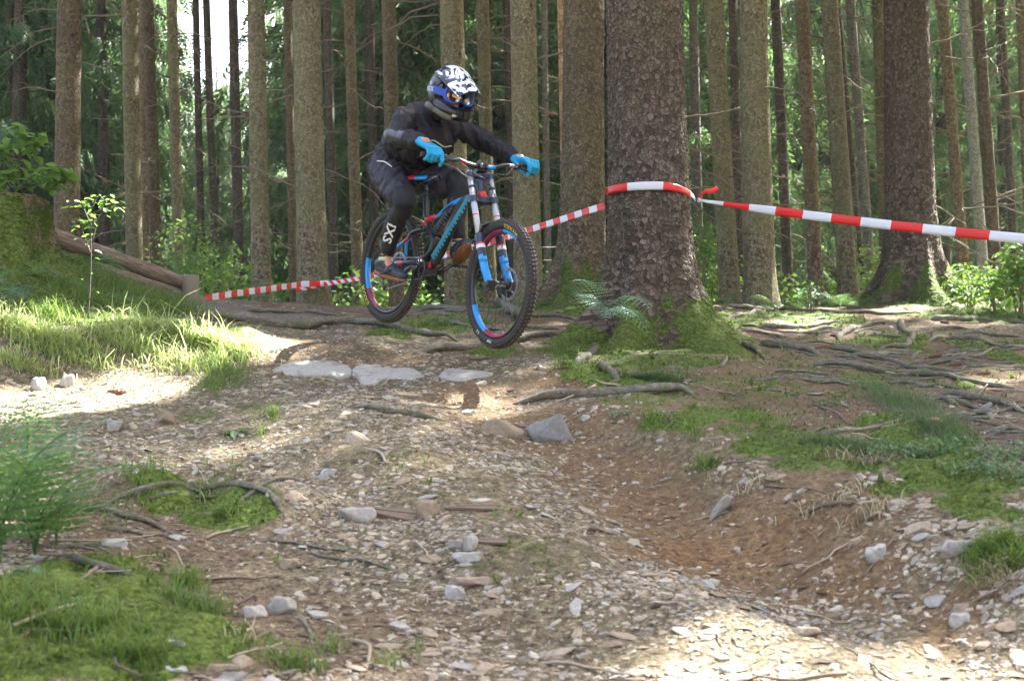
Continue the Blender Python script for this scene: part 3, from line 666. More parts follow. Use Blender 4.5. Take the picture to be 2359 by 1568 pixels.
RT, rt, RR = .341, .029, .292
def wheel(name, centre, ste=None, letters=(), rimarcs=(), disc_y=-.055, front=False):
    w = bpy.data.objects.new(name, None); COL.objects.link(w); w.parent = bike
    w.matrix_local = Matrix.Translation(Vector(centre)) if ste is None else ste @ Matrix.Translation(Vector(centre))
    b = MB(); b.ring((0, 0, 0), (0, 1, 0), RT, rt, 72, 14)
    rk = random.Random(3)
    for i in range(92):
        a = 2 * math.pi * i / 92
        for row, (yy, hh_, ww) in enumerate([(-.024, .006, .009), (-.009, .007, .010), (.009, .007, .010), (.024, .006, .009)]):
            aa = a + (.5 * 2 * math.pi / 92 if row in (1, 2) else 0); rr0 = RT + math.sqrt(rt ** 2 - yy ** 2) + .001
            er = np.array([math.cos(aa), 0, math.sin(aa)]); et = np.array([-math.sin(aa), 0, math.cos(aa)]); ey = np.array([0, 1.0, 0])
            b.box(er * rr0 + ey * yy, (hh_ * 1.2, ww, .013), np.stack([er, ey, et], 1), 1)
    link('tyre', b.me('tyre'), [K_rubber, K_mud], w)
    b = MB(); A = 72
    th = np.arange(A) * 2 * np.pi / A; prof = [(RR + .022, -.017), (RR + .012, -.019), (RR + .002, -.013), (RR - .001, 0), (RR + .002, .013), (RR + .012, .019), (RR + .022, .017), (RR + .012, 0)]
    V = np.array([[r_ * math.cos(a), y_, r_ * math.sin(a)] for a in th for r_, y_ in prof]); k = len(prof)
    for i in range(A):
        a = math.degrees(th[i]) % 360; mi_ = 0
        for (a0, a1, mm) in rimarcs:
            if (a - a0) % 360 < (a1 - a0) % 360: mi_ = mm
        b.add(V[[*range(i * k, i * k + k), *[(i + 1) % A * k + j for j in range(k)]]], [(j, (j + 1) % k, k + (j + 1) % k, k + j) for j in range(k)], mi_)
    link('rim', b.me('rim'), [K_black, K_blue, K_mag, K_whi], w)
    b = MB(); b.tube([(0, -.06, 0), (0, -.045, 0), (0, -.03, 0), (0, .03, 0), (0, .045, 0), (0, .06, 0)], [.012, .028, .016, .016, .028, .012], 14)
    link('hub', b.me('hub'), K_dark, w)
    b = MB()
    for i in range(32):
        s = 1 if i % 2 else -1; a = 2 * math.pi * i / 32; a2 = a + (1 if i % 4 < 2 else -1) * 1.1
        b.tube([(math.cos(a2) * .027, s * .032, math.sin(a2) * .027), (math.cos(a) * (RR - .006), s * .004, math.sin(a) * (RR - .006))], .00125, 4, cap=False)
    link('spokes', b.me('spokes'), K_dark, w)
    b = MB(); b.ring((0, disc_y, 0), (0, 1, 0), .088, .011, 40, 6, sx=.1); b.ring((0, disc_y, 0), (0, 1, 0), .035, .006, 20, 6, sx=.2)
    for i in range(6):
        a = i * math.pi / 3; b.tube([(.035 * math.cos(a), disc_y, .035 * math.sin(a)), (.085 * math.cos(a + .5), disc_y, .085 * math.sin(a + .5))], .003, 4)
    link('brake_disc', b.me('brake_disc'), K_steel, w)
    for (s, ang, size, m_, yy) in letters:      # lettering moulded along the sidewall
        V, Fc = text_mesh(s, size, .0006, 1.15); rad0 = RT - .008
        for sgn in (yy,):
            aa = rad(ang) - sgn * V[:, 0] / rad0; rr1 = rad0 + V[:, 1] * .8
            off = np.sqrt(np.maximum(rt ** 2 - (rr1 - RT) ** 2, 1e-6)) + .0012 + V[:, 2]
            V2 = np.stack([np.cos(aa) * rr1, sgn * off, np.sin(aa) * rr1], 1); link('sidewall_lettering', mesh('lettering', V2, Fc, False), m_, w)
    return w
# the rear wheel; angles in degrees from forward towards up, lettering on the rider's right (camera) side
wheel('rear_wheel', (0, 0, 0), None, [('MAXXIS', 222, .040, K_yel, -1)], [(172, 214, 1), (214, 250, 2)], disc_y=.055)
HA = rad(63.0); sax = Vector((-math.cos(HA), 0, math.sin(HA)))      # steering axis
fhub = Vector((WB, 0, 0)); apt = fhub - Vector((math.sin(HA), 0, math.cos(HA))) * .048
ST = Matrix.Translation(apt) @ Matrix.Rotation(rad(-4.0), 4, sax) @ Matrix.Translation(-apt)
wheel('front_wheel', fhub, ST, [('MAXXIS', 72, .040, K_yel, -1), ('2.5', 243, .024, K_whi, -1), ('WT', 268, .03, K_whi, -1)], [(55, 88, 1), (92, 135, 2), (206, 250, 1), (250, 292, 2)], disc_y=.055)
fk = bpy.data.objects.new('fork', None); COL.objects.link(fk); fk.parent = bike; fk.matrix_local = ST
sa = np.array(sax); ap = np.array(apt); pf = np.array([math.sin(HA), 0, math.cos(HA)])
def FA(t_, y_=0.0, f_=0.0): return ap + sa * t_ + np.array([0, y_, 0]) + pf * f_
LCR, UCR = .545, .70
for s in (-1, 1):
    y_ = s * .071
    b = MB(); b.tube([FA(.22, y_, .012), FA(UCR + .03, y_, .012)], .0185, 14)
    link('stanchion', b.me('stanchion'), K_silver, fk)
    b = MB(); b.tube([FA(.615, y_, .012), FA(.63, y_, .012)], .0205, 14); b.tube([FA(.44, y_, .012), FA(.447, y_, .012)], .0195, 14, m=1)
    link('frame_bumper', b.me('bumper'), [K_navy, K_red], fk)
    b = MB(); b.tube([FA(.325, y_, .012), FA(.315, y_, .012), FA(.30, y_, .012), FA(.262, y_, .012), FA(.252, y_, .012), FA(.250, y_, .013), FA(.228, y_, .013), FA(.20, y_, .014), FA(.14, y_, .018), FA(.137, y_, .018), FA(.10, y_, .02), FA(.0, y_, .042), FA(-.02, y_, .048)], [.021, .0275, .0275, .0272, .0272, .027, .027, .026, .025, .025, .0245, .022, .014], 16)
    lw = b.me('lower_leg'); mi_ = []
    cz_ = np.array([[v.co.x, v.co.y, v.co.z] for v in lw.vertices])
    for p in lw.polygons:
        c_ = cz_[list(p.vertices)].mean(0); h_ = (c_ - ap) @ sa; mi_.append(0 if h_ > .26 else (1 if h_ > .250 else (2 if h_ > .227 else (0 if h_ > .139 else 3))))
    lw.polygons.foreach_set('material_index', mi_); link('lower_leg', lw, [K_navy, K_red, K_whi, K_blue], fk)
    # decal panel, blue, outer side
    b = MB(); b.tube([FA(.185, y_, .0145), FA(.14, y_, .0175)], [.0262, .0256], 16); link('leg_decal', b.me('decal'), K_blue, fk)
    b = MB(); b.box(FA(-.012, y_, .046), (.05, .034, .06), None); b.tube([FA(-.01, y_ - .02, .048), FA(-.01, y_ + .02, .048)], .02, 12); b.tube([FA(-.01, s * .085, .048), FA(-.01, s * .10, .048)], [.018, .012], 10)
    link('dropout', b.me('dropout', False), K_black, fk)
b = MB(); b.tube([FA(.315, -.071, .02), FA(.365, -.05, .035), FA(.385, 0, .04), FA(.365, .05, .035), FA(.315, .071, .02)], .013, 8, sq=(1.3, .7)); link('fork_brace', b.me('brace'), K_black, fk)
b = MB(); b.tube([FA(-.01, -.10, .048), FA(-.01, .10, .048)], .011, 10); link('front_axle', b.me('axle'), K_steel, fk)
for t_, nm, hgt_ in ((LCR, 'lower_crown', .036), (UCR, 'upper_crown', .028)):
    b = MB(); R3 = np.stack([pf, [0, 1, 0], sa], 1)
    for s in (-1, 1): b.tube([FA(t_ - hgt_ / 2, s * .071, .012), FA(t_ + hgt_ / 2, s * .071, .012)], .026, 14); b.box(FA(t_, s * .038, .008), (.036, .055, hgt_ * .8), R3)
    b.tube([FA(t_ - hgt_ / 2, 0, 0), FA(t_ + hgt_ / 2, 0, 0)], .028, 14); link(nm, b.me(nm, False), K_navy, fk)
b = MB(); b.tube([FA(.525), FA(.73)], .015, 12); link('steerer', b.me('steerer'), K_navy, fk)
b = MB(); 
b.box(FA(.735, 0, .012), (.075, .05, .03), np.stack([pf, [0, 1, 0], sa], 1)); b.tube([FA(.748, -.03, .045), FA(.748, .03, .045)], .023, 14)
for s in (-1, 1): b.box(FA(.752, s * .022, .045), (.058, .014, .052), np.stack([pf, [0, 1, 0], sa], 1))
link('stem', b.me('stem', False), K_black, fk)
b = MB(); b.box(FA(.35, 0, .065), (.006, .10, .11), np.stack([pf, [0, 1, 0], sa], 1)); 
b2 = MB(); b2.box(FA(.02, .055, -.035), (.05, .03, .085), np.stack([pf, [0, 1, 0], sa], 1)); link('brake_caliper', b2.me('caliper', False), K_black, fk)
# handlebar group
bc = FA(.748, 0, .045)
def bar(y_): 
    s = abs(y_); k = sstep(.05, .19, np.array(s)); return bc + np.array([-.012 * s / .38 - .018 * (s / .38) ** 2, y_, .030 * float(k)])
hb = [bar(y_) for y_ in np.linspace(-.385, .385, 45)]
b = MB(); rads = [.0112 + .0048 * (1 - float(sstep(.04, .16, np.array(abs(q[1]))))) for q in hb]
b.tube(hb, rads, 12); me_ = b.me('handlebar'); vy = np.array([v.co.y for v in me_.vertices]); mi_ = []
for p in me_.polygons:
    yy = vy[list(p.vertices)].mean(); mi_.append(1 if .035 < yy < .085 else (2 if -.145 < yy < -.115 else (3 if .20 < yy < .235 else (1 if -.26 < yy < -.235 else 0))))
me_.polygons.foreach_set('material_index', mi_); link('handlebar', me_, [K_black, K_blue, K_red, K_whi], fk)
for s in (-1, 1):
    b = MB(); q0, q1 = bar(s * .27), bar(s * .392); n_ = 26
    b.tube([q0 + (q1 - q0) * i / n_ for i in range(n_ + 1)], [.0165 + (.0012 if i % 2 else 0) for i in range(n_ + 1)], 12); link('grip', b.me('grip'), K_rubber, fk)
    b = MB(); c_ = bar(s * .245)
    b.tube([bar(s * .23), bar(s * .26)], .018, 12); b.tube([c_ + (.0, 0, -.012), c_ + (.04, -s * .02, -.014), c_ + (.055, -s * .06, -.012)], [.012, .012, .009], 8)
    lev = spline([c_ + (.052, s * .005, -.014), c_ + (.062, s * .04, -.022), c_ + (.055, s * .075, -.036), c_ + (.048, s * .105, -.04)], 9); b.tube(lev, [.008, .008, .0075, .007, .0065, .006, .006, .006, .006], 8, m=1)
    link('brake_lever', b.me('brake_lever'), [K_black, K_dark], fk)
b = MB(); b.box(bar(-.20) + (.0, 0, -.022), (.045, .03, .022)); b.tube([bar(-.21) + (-.015, 0, -.022), bar(-.24) + (-.04, -.005, -.035)], .006, 6); link('gear_shifter', b.me('shifter', False), K_black, fk)
def hose(pts, r_=.0026, m_=None, nm='brake_hose'):
    b = MB(); b.tube(spline(pts, 26), r_, 6); link(nm, b.me(nm), m_ or K_black, fk)
hose([bar(-.19) + (.055, 0, -.01), bar(-.10) + (.09, 0, -.055), FA(.62, -.02, .11), FA(.5, .03, .10), FA(.36, .06, .06), FA(.1, .062, .01), FA(.05, .058, -.03)])
hose([bar(.19) + (.055, 0, -.01), bar(.12) + (.10, 0, -.045), FA(.66, .02, .12), FA(.6, -.02, .10), FA(.56, -.05, .03), FA(.5, -.03, -.04)])
hose([bar(-.20) + (.01, .0, -.03), bar(-.14) + (.06, 0, -.085), FA(.60, .0, .10), FA(.56, .03, .06), FA(.5, .02, -.04)], .0024, K_dark, 'gear_cable')
hose([BS(985, 331, -.36), BS(995, 322, -.33), BS(1006, 321, -.31), BS(1018, 329, -.29), BS(1030, 336, -.27), BS(1046, 334, -.25)], .0045, K_hose, 'loose_strap')

# main frame, traced in the bike's own side plane
def fp(px, py, y_=0.0): return BS(px, py, y_)
def beam(name, pts, w_, h_, mats, n=10, par=None, mi=None):
    """tube of elliptical section, w_ across the bike, h_ in the side plane"""
    b = MB(); P = np.asarray(pts, float); wa = np.broadcast_to(w_, len(P)); ha = np.broadcast_to(h_, len(P))
    T, _, _ = frames(P); V = []
    for i in range(len(P)):
        e = np.array([0, 1.0, 0]); q = np.cross(T[i], e); q /= np.linalg.norm(q); e = np.cross(q, T[i])
        for k in range(n):
            a = 2 * math.pi * k / n; V.append(P[i] + e * math.cos(a) * wa[i] / 2 + q * math.sin(a) * ha[i] / 2)
    Fc = [(i * n + j, i * n + (j + 1) % n, (i + 1) * n + (j + 1) % n, (i + 1) * n + j) for i in range(len(P) - 1) for j in range(n)] + [tuple(range(n))[::-1], tuple((len(P) - 1) * n + j for j in range(n))]
    b.add(V, Fc); me_ = b.me(name)
    if mi: me_.polygons.foreach_set('material_index', [mi(np.mean([me_.vertices[v].co[:] for v in p.vertices], axis=0)) for p in me_.polygons])
    return link(name, me_, mats, par or bike)
HT0, HT1 = FA(.565), FA(.685)
BB = np.array([.425, 0, .01]); PIV = fp(992, 527); TTr = fp(1004, 508)
beam('head_tube', [FA(.56), FA(.60), FA(.65), FA(.69)], [.06, .056, .056, .058], [.058, .05, .05, .056], [K_navy, K_red], mi=lambda c_: 1 if (c_ - ap) @ sa < .61 else 0)
axtt = spline([FA(.655, 0, -.01), HT0 + (TTr - HT0) * .25 + (0, 0, .045), fp(1040, 474), TTr], 12)
nrm = np.cross((axtt[-1] - axtt[0]) / np.linalg.norm(axtt[-1] - axtt[0]), [0, 1, 0]); 
def tt_mi(c_):
    d_ = min(((c_ - q) @ nrm for q in [axtt[int(np.argmin(np.linalg.norm(axtt - c_, axis=1)))]]), key=abs); s = -d_ if nrm[2] < 0 else d_
    return 0 if s > -.004 else 1
beam('top_tube', axtt, np.linspace(.042, .036, 12), np.linspace(.052, .042, 12), [K_blue, K_black], 12, mi=tt_mi)
axd = spline([FA(.60, 0, -.015), fp(1064, 470), fp(1040, 522), fp(1016, 578), BB + (.075, 0, .035)], 14)
beam('down_tube', axd, np.linspace(.05, .056, 14), np.linspace(.072, .066, 14), [K_black], 12)
# teal lettering band of the down tube: a spine with letter-like teeth on the camera side
b = MB(); Td = axd[-2] - axd[1]; Ld = np.linalg.norm(Td); Td /= Ld; qd = np.cross(Td, [0, 1, 0]); qd *= (-1 if qd[0] > 0 else 1); rr0 = random.Random(9)
ncell = 17
for i in range(ncell):
    t0 = .03 + .94 * i / ncell; c_ = axd[1] + Td * Ld * (t0 + .025) ; yo = -.0268 - .0012 * i / ncell
    b.box(c_ + qd * .013 + np.array([0, yo, 0]), (Ld / ncell * 1.0, .003, .030), np.stack([Td, [0, 1, 0], qd], 1))
    b.box(c_ + qd * (-.006 - .003 * (i % 3 == 0)) + np.array([0, yo, 0]), (Ld / ncell * rr0.uniform(.42, .6), .003, .024 + .006 * (i % 3 == 0)), np.stack([Td, [0, 1, 0], qd], 1))
link('down_tube_lettering', b.me('lettering', False), K_teal, bike)
beam('seat_tube', [BB + (.015, 0, .05), fp(1000, 560), PIV, fp(981, 495), fp(982, 455), fp(983, 448)], [.05, .045, .04, .038, .036, .034], [.06, .05, .045, .04, .036, .034], [K_black], 10)
beam('red_gusset', [fp(1003, 500), fp(986, 506), fp(984, 520), fp(992, 531)], [.046, .05, .05, .05], [.030, .034, .036, .03], [K_red], 10)
b = MB(); b.tube([BB + (0, -.045, 0), BB + (0, .045, 0)], .034, 16); b.box(BB + (.03, 0, .01), (.09, .07, .07)); b.box(BB + (.07, 0, .035), (.05, .062, .03), None, 1); link('bottom_bracket_shell', b.me('shell', False), [K_black, K_red], bike)
beam('seatpost', [fp(983, 448), fp(984, 425)], .031, .031, [K_navy]); b = MB(); b.tube([fp(983, 452), fp(983, 444)], .022, 12); b.box(fp(983, 447) + (-.025, 0, 0), (.03, .02, .02)); link('seat_clamp', b.me('clamp'), K_black, bike)
# saddle: a shaped pad, nose forward
b = MB(); ns, nw = 16, 9; V = []
s0, s1 = fp(952, 412), fp(1013, 404)
for i in range(ns):
    u_ = i / (ns - 1); c_ = s0 + (s1 - s0) * u_; wd = .068 * (1 - float(sstep(.1, .62, np.array(u_)))) + .018; wd *= min(1, .5 + u_ * 6) * (1 if u_ < .93 else .75)
    for j in range(nw):
        v_ = j / (nw - 1) * 2 - 1; V.append(c_ + np.array([0, v_ * wd, .012 - .022 * abs(v_) ** 2.2 + .016 * (1 - min(1, u_ * 5)) * .6]))
V = np.array(V); V2 = V - np.array([0, 0, .014]); Fc = [(i * nw + j, i * nw + j + 1, (i + 1) * nw + j + 1, (i + 1) * nw + j) for i in range(ns - 1) for j in range(nw - 1)]
o2 = ns * nw; Fb = [tuple(k + o2 for k in f[::-1]) for f in Fc]
rim_ = [i * nw for i in range(ns)] + [(ns - 1) * nw + j for j in range(1, nw)] + [i * nw + nw - 1 for i in range(ns - 2, -1, -1)] + list(range(nw - 2, 0, -1))
Fs = [(rim_[k], rim_[(k + 1) % len(rim_)], rim_[(k + 1) % len(rim_)] + o2, rim_[k] + o2) for k in range(len(rim_))]
allV = np.vstack([V, V2]); allF = Fc + Fb + Fs; mi_ = []
for f in allF:
    u_ = ((allV[list(f)].mean(0) - s0) @ (s1 - s0)) / ((s1 - s0) @ (s1 - s0)); mi_.append(0 if u_ < .36 else (1 if u_ < .58 else 2))
link('saddle', mesh('saddle', allV, allF, True, mi_), [K_red, K_blue, K_black], bike)
b = MB()
for s in (-1, 1): b.tube([s0 + (.05, s * .02, -.02), s0 + (.10, s * .02, -.04), s1 + (-.09, s * .02, -.035), s1 + (-.02, s * .012, -.012)], .0035, 6)
link('saddle_rails', b.me('rails'), K_steel, bike)
# coil shock
a0, a1 = fp(1048, 474), fp(1000, 540); e = (a1 - a0) / np.linalg.norm(a1 - a0); Ls = np.linalg.norm(a1 - a0)
b = MB(); b.tube([a0, a0 + e * Ls * .5], .017, 12); b.tube([a0 + e * Ls * .4, a1], .008, 10); b.tube([a0 + e * .05, a0 + e * .058], .029, 16); b.tube([a1 - e * .03, a1 - e * .022], .029, 16)
b.tube([a0 + (0, -.025, 0), a0 + (0, .025, 0)], .012, 10); b.tube([a1 + (0, -.025, 0), a1 + (0, .025, 0)], .012, 10); b.tube([a0 + e * .04 + np.array([0, 0, .02]), a0 + e * .0 + np.array([-.05, 0, .045])], .014, 10)
link('shock_body', b.me('shock'), K_dark, bike)
e1_ = np.cross(e, [0, 1, 0]); e2_ = np.array([0, 1.0, 0]); tt_ = np.linspace(0, 1, 130)
b = MB(); b.tube([a0 + e * (.058 + (Ls - .088) * u_) + (e1_ * math.cos(u_ * 47) + e2_ * math.sin(u_ * 47)) * .025 for u_ in tt_], .0048, 6); link('coil_spring', b.me('spring'), mat('spring_grey', (.10, .10, .12), .35, .5), bike)
# rear end, both sides
def y3(p, y_): q = np.array(p, float); q[1] = y_; return q
UP = fp(960, 541)
for s in (-1, 1):
    ch = spline([y3(BB + (-.01, 0, .04), s * .035), y3((.30, 0, .035), s * .055), y3((.12, 0, .015), s * .07), y3((.0, 0, .0), s * .074)], 10)
    beam('chainstay', ch, .018, np.linspace(.045, .026, 10), [K_black, K_blue, K_red], 8, mi=lambda c_: 2 if .21 < c_[0] < .26 else (1 if .05 < c_[0] <= .21 else 0))
    ss = spline([y3(PIV + (.0, 0, .0), s * .03), y3(UP + (.02, 0, .01), s * .05), y3(fp(938, 552, s * .06), s * .062), y3((.05, 0, .07), s * .07), y3((.0, 0, .005), s * .074)], 12)
    beam('seatstay', ss, .018, .026, [K_black, K_blue, K_red], 8, mi=lambda c_: 2 if .235 < c_[0] < .28 else (1 if .04 < c_[0] <= .235 else 0))
    rk_ = MB(); q = [y3(fp(992, 527), s * .036), y3(a1 + (0, 0, .01), s * .034), y3(fp(1008, 566), s * .036), y3(BB + (.03, 0, .07), s * .036)]
    rk_.tube(spline(q, 8), [.016, .015, .014, .013, .013, .013, .013, .014], 8, sq=(1, .6)); rk_.tube([y3(q[0], s * .02), y3(q[0], s * .05)], .014, 10); link('rocker_link', rk_.me('rocker'), K_dark, bike)
    b = MB(); b.tube([(0, s * .066, 0), (0, s * .088, 0)], [.02, .016], 10); b.box((0.005, s * .076, -.01), (.05, .012, .05)); link('rear_dropout', b.me('dropout', False), K_black, bike)
# drivetrain
b = MB(); b.ring(BB + (0, -.052, 0), (0, 1, 0), .070, .006, 36, 6, sx=.4)
for i in range(36):
    a = i * math.pi / 18; b.box(BB + (.077 * math.cos(a), -.052, .077 * math.sin(a)), (.007, .003, .006), np.stack([[math.cos(a), 0, math.sin(a)], [0, 1, 0], [-math.sin(a), 0, math.cos(a)]], 1))
for i in range(4):
    a = i * math.pi / 2 + .4; b.tube([BB + (0, -.05, 0), BB + (.068 * math.cos(a), -.052, .068 * math.sin(a))], .008, 6)
link('chainring', b.me('chainring'), K_dark, bike)
b = MB(); b.ring(BB + (0, -.06, 0), (0, 1, 0), .085, .006, 30, 6, arc=(-.6, 2.4), sx=.8); b.box(BB + (-.05, -.058, -.085), (.07, .012, .02)); link('chain_guide', b.me('guide'), K_black, bike)
for s, fx in ((-1, -.165), (1, .165)):
    pc = BB + np.array([fx * .95, s * .085, .05 * s]); 
    beam('crank_arm', [BB + (0, s * .068, 0), BB + (fx * .3, s * .074, -.007 * s), pc], [.018, .016, .014], [.042, .03, .03], [K_black], 8)
    b = MB(); pd = pc + np.array([0, s * .07, 0]); b.tube([pc, pd + (0, s * .04, 0)], .007, 8)
    Rp = np.stack([[math.cos(.35 * (s < 0)), 0, math.sin(.35 * (s < 0))], [0, 1, 0], [-math.sin(.35 * (s < 0)), 0, math.cos(.35 * (s < 0))]], 1)
    for q in ((-.045, 0, .012, .10), (.045, 0, .012, .10)): b.box(pd + Rp @ np.array([q[0], 0, 0]), (.014, .10, .015), Rp)
    for yy in (-.045, 0, .045): b.box(pd + Rp @ np.array([0, yy, 0]), (.10, .012, .013), Rp)
    for i in range(8):
        b.tube([pd + Rp @ np.array([-.045 + .09 * (i % 2), -.042 + .028 * (i // 2), -.012]), pd + Rp @ np.array([-.045 + .09 * (i % 2), -.042 + .028 * (i // 2), .012])], .0022, 5)
    link('pedal', b.me('pedal', False), K_dark, bike)
b = MB()
for i, rr1 in enumerate([.022, .027, .032, .037, .042, .048, .054]): b.ring((0, -.034 - .0045 * (6 - i) , 0), (0, 1, 0), rr1, .003, 26, 5, sx=.5)
b.tube([(0, -.03, 0), (0, -.066, 0)], .02, 12); link('cassette', b.me('cassette'), K_steel, bike)
b = MB(); j0, j1 = np.array([.01, -.055, -.085]), np.array([.045, -.055, -.145])
loop = [BB + (-.01, -.052, .07), (.02, -.052, .046), (-.035, -.052, .02), (-.035, -.052, -.02), (.0, -.053, -.06), j0 + (.012, 0, 0), j1 + (-.012, 0, 0), j1 + (0, 0, -.012), j1 + (.03, 0, -.004), BB + (-.02, -.052, -.068), BB + (.04, -.052, -.058), BB + (.072, -.052, .0), BB + (.045, -.052, .055), BB + (-.01, -.052, .07)]
b.tube(spline(loop, 70), .0042, 5, sq=(1, .8)); link('chain', b.me('chain'), K_steel, bike)
b = MB(); b.tube([(0.0, -.075, -.02), (.0, -.085, -.055), j0], [.012, .016, .012], 8)
for j_ in (j0, j1): b.tube([j_ + (0, -.008, 0), j_ + (0, .008, 0)], .018, 14)
b.box((j0 + j1) / 2 + (0, -.008, 0), (.022, .003, .085), np.stack([[math.cos(.6), 0, math.sin(.6)], [0, 1, 0], [-math.sin(.6), 0, math.cos(.6)]], 1)); link('rear_derailleur', b.me('derailleur'), K_black, bike)
# ------------------------------------------------------------------ rider, in the bicycle's frame
person = bpy.data.objects.new('person', None); COL.objects.link(person); person.matrix_world = BM
props(person, 'rider in black jersey, full face helmet and cyan gloves crouched on the airborne bike', 'person')
def capsule(b, p0, p1, r0, r1, n=14, m=5, sy=None):
    """tapered capsule; sy = (direction, factor) stretches it sideways"""
    p0 = np.array(p0, float); p1 = np.array(p1, float); d = p1 - p0; L = np.linalg.norm(d) + 1e-9; d = d / L
    h = np.array([0, 0, 1.0]) if abs(d[2]) < .9 else np.array([1.0, 0, 0]); e1 = np.cross(d, h); e1 /= np.linalg.norm(e1); e2 = np.cross(d, e1)
    R = []; 
    for i in range(m): a = -math.pi / 2 + math.pi / 2 * i / m; R.append((p0 + d * r0 * math.sin(a), r0 * math.cos(a) + 1e-4))
    for i in range(m + 1): a = math.pi / 2 * i / m; R.append((p1 + d * r1 * math.sin(a), r1 * math.cos(a) + 1e-4))
    V = [c + (e1 * math.cos(2 * math.pi * k / n) + e2 * math.sin(2 * math.pi * k / n)) * r_ for c, r_ in R for k in range(n)]; V = np.array(V)
    if sy is not None:
        dr = np.array(sy[0], float); dr /= np.linalg.norm(dr); mid = (p0 + p1) / 2; V = V + ((V - mid) @ dr)[:, None] * dr * (sy[1] - 1)
    Fc = [(i * n + j, i * n + (j + 1) % n, (i + 1) * n + (j + 1) % n, (i + 1) * n + j) for i in range(len(R) - 1) for j in range(n)] + [tuple(range(n))[::-1], tuple((len(R) - 1) * n + j for j in range(n))]
    b.add(V, Fc)
def fuse(b, voxel, smooth=4, fold=0.0, ffreq=(14, 14, 30), seed=0, name='m', fac=.6):
    me_ = b.me(name); o_ = bpy.data.objects.new('tmp', me_); COL.objects.link(o_)
    md = o_.modifiers.new('r', 'REMESH'); md.mode = 'VOXEL'; md.voxel_size = voxel; md.use_smooth_shade = True
    ms = o_.modifiers.new('s', 'SMOOTH'); ms.factor = fac; ms.iterations = smooth
    dg = bpy.context.evaluated_depsgraph_get(); res = bpy.data.meshes.new_from_object(o_.evaluated_get(dg)); bpy.data.objects.remove(o_); bpy.data.meshes.remove(me_)
    n_ = len(res.vertices); V = np.empty(n_ * 3, dtype=np.float32); res.vertices.foreach_get('co', V); V = V.reshape(-1, 3).astype(float)
    if fold:
        N = np.empty(n_ * 3, dtype=np.float32); res.vertices.foreach_get('normal', N); N = N.reshape(-1, 3)
        a = V @ np.array(ffreq) ; w = fbm(a * .5 + 3 * V[:, 1] * 4 + seed, V[:, 0] * 9 + V[:, 2] * 4, 3, seed % 5); rdg = 1 - np.abs(w) * 2.2
        V = V + N * (fold * np.clip(rdg, -.6, 1))[:, None] + N * (fold * .5 * fbm(V[:, 0] * 30, V[:, 2] * 30 + V[:, 1] * 30, 2, 2))[:, None]
        res.vertices.foreach_set('co', V.astype(np.float32).ravel())
    res.polygons.foreach_set('use_smooth', [True] * len(res.polygons)); res.update(); return res
def pp(name, me_, m, parent=None, **kw):
    return link(name, me_, m, parent or person, **kw)
SK = NT('skin'); SK.col(SK.mix(SK.noise(SK.coord(), 30, 4).outputs[0], (.40, .17, .09), (.52, .25, .14))); SK.rough(.5); SK.b.inputs['Subsurface Weight'].default_value = .08; SKm = SK.m
def cloth(name, c1, c2, r=.75, sheen=.3, sc=8):
    t = NT(name); tc = t.coord(); t.col(t.mix(t.noise(tc, sc, 4).outputs[0], c1, c2)); t.rough(r); t.b.inputs['Specular IOR Level'].default_value = .4
    t.bump(t.math('ADD', t.noise(tc, 420, 2).outputs[0], t.math('MULTIPLY', t.noise(tc, 26, 4, .6, .8).outputs[0], 2.5)), .4, .006); return t.m
C_jersey = cloth('jersey_black', (.0035, .0024, .0045), (.0095, .007, .0115), .6); C_short = cloth('shorts_plum_black', (.014, .0105, .018), (.034, .026, .040), .6, .4)
C_pad = cloth('pad_black', (.005, .0055, .007), (.013, .013, .015), .6, .1, 20); C_grey = mat('grey_panel', (.05, .054, .066), .32, var=.25, bump=.3, bs=90)
C_glove = cloth('cyan_glove', (.0, .20, .40), (.015, .36, .60), .7, .2, 30); C_sole = mat('gum_sole', (.23, .10, .035), .8, var=.25, vs=30, bump=.4, bs=120); C_shoe = mat('shoe_leather', (.035, .04, .055), .45, var=.4, vs=20, bump=.3, bs=60)
C_sock = mat('pale_sock', (.45, .5, .3), .9, var=.2); C_sockk = mat('black_sock', (.012, .012, .012), .9)

SR, SL = np.array([.235, -.170, .925]), np.array([.27, .185, .93]); ER, EL = np.array([.47, -.335, .785]), np.array([.405, .368, .852])
WR, WL = np.array([.745, -.345, .765]), np.array([.73, .345, .768]); NB = np.array([.265, 0, .965]); PEL = np.array([-.07, 0, .625])
HR, HL = np.array([-.045, -.10, .605]), np.array([-.045, .10, .61]); KR, KL = np.array([.395, -.20, .425]), np.array([.425, .155, .555]); AR, AL = np.array([.20, -.165, .055]), np.array([.505, .165, .205])
HD = np.array([.47, -.01, 1.105]); YV = (0, 1, 0)
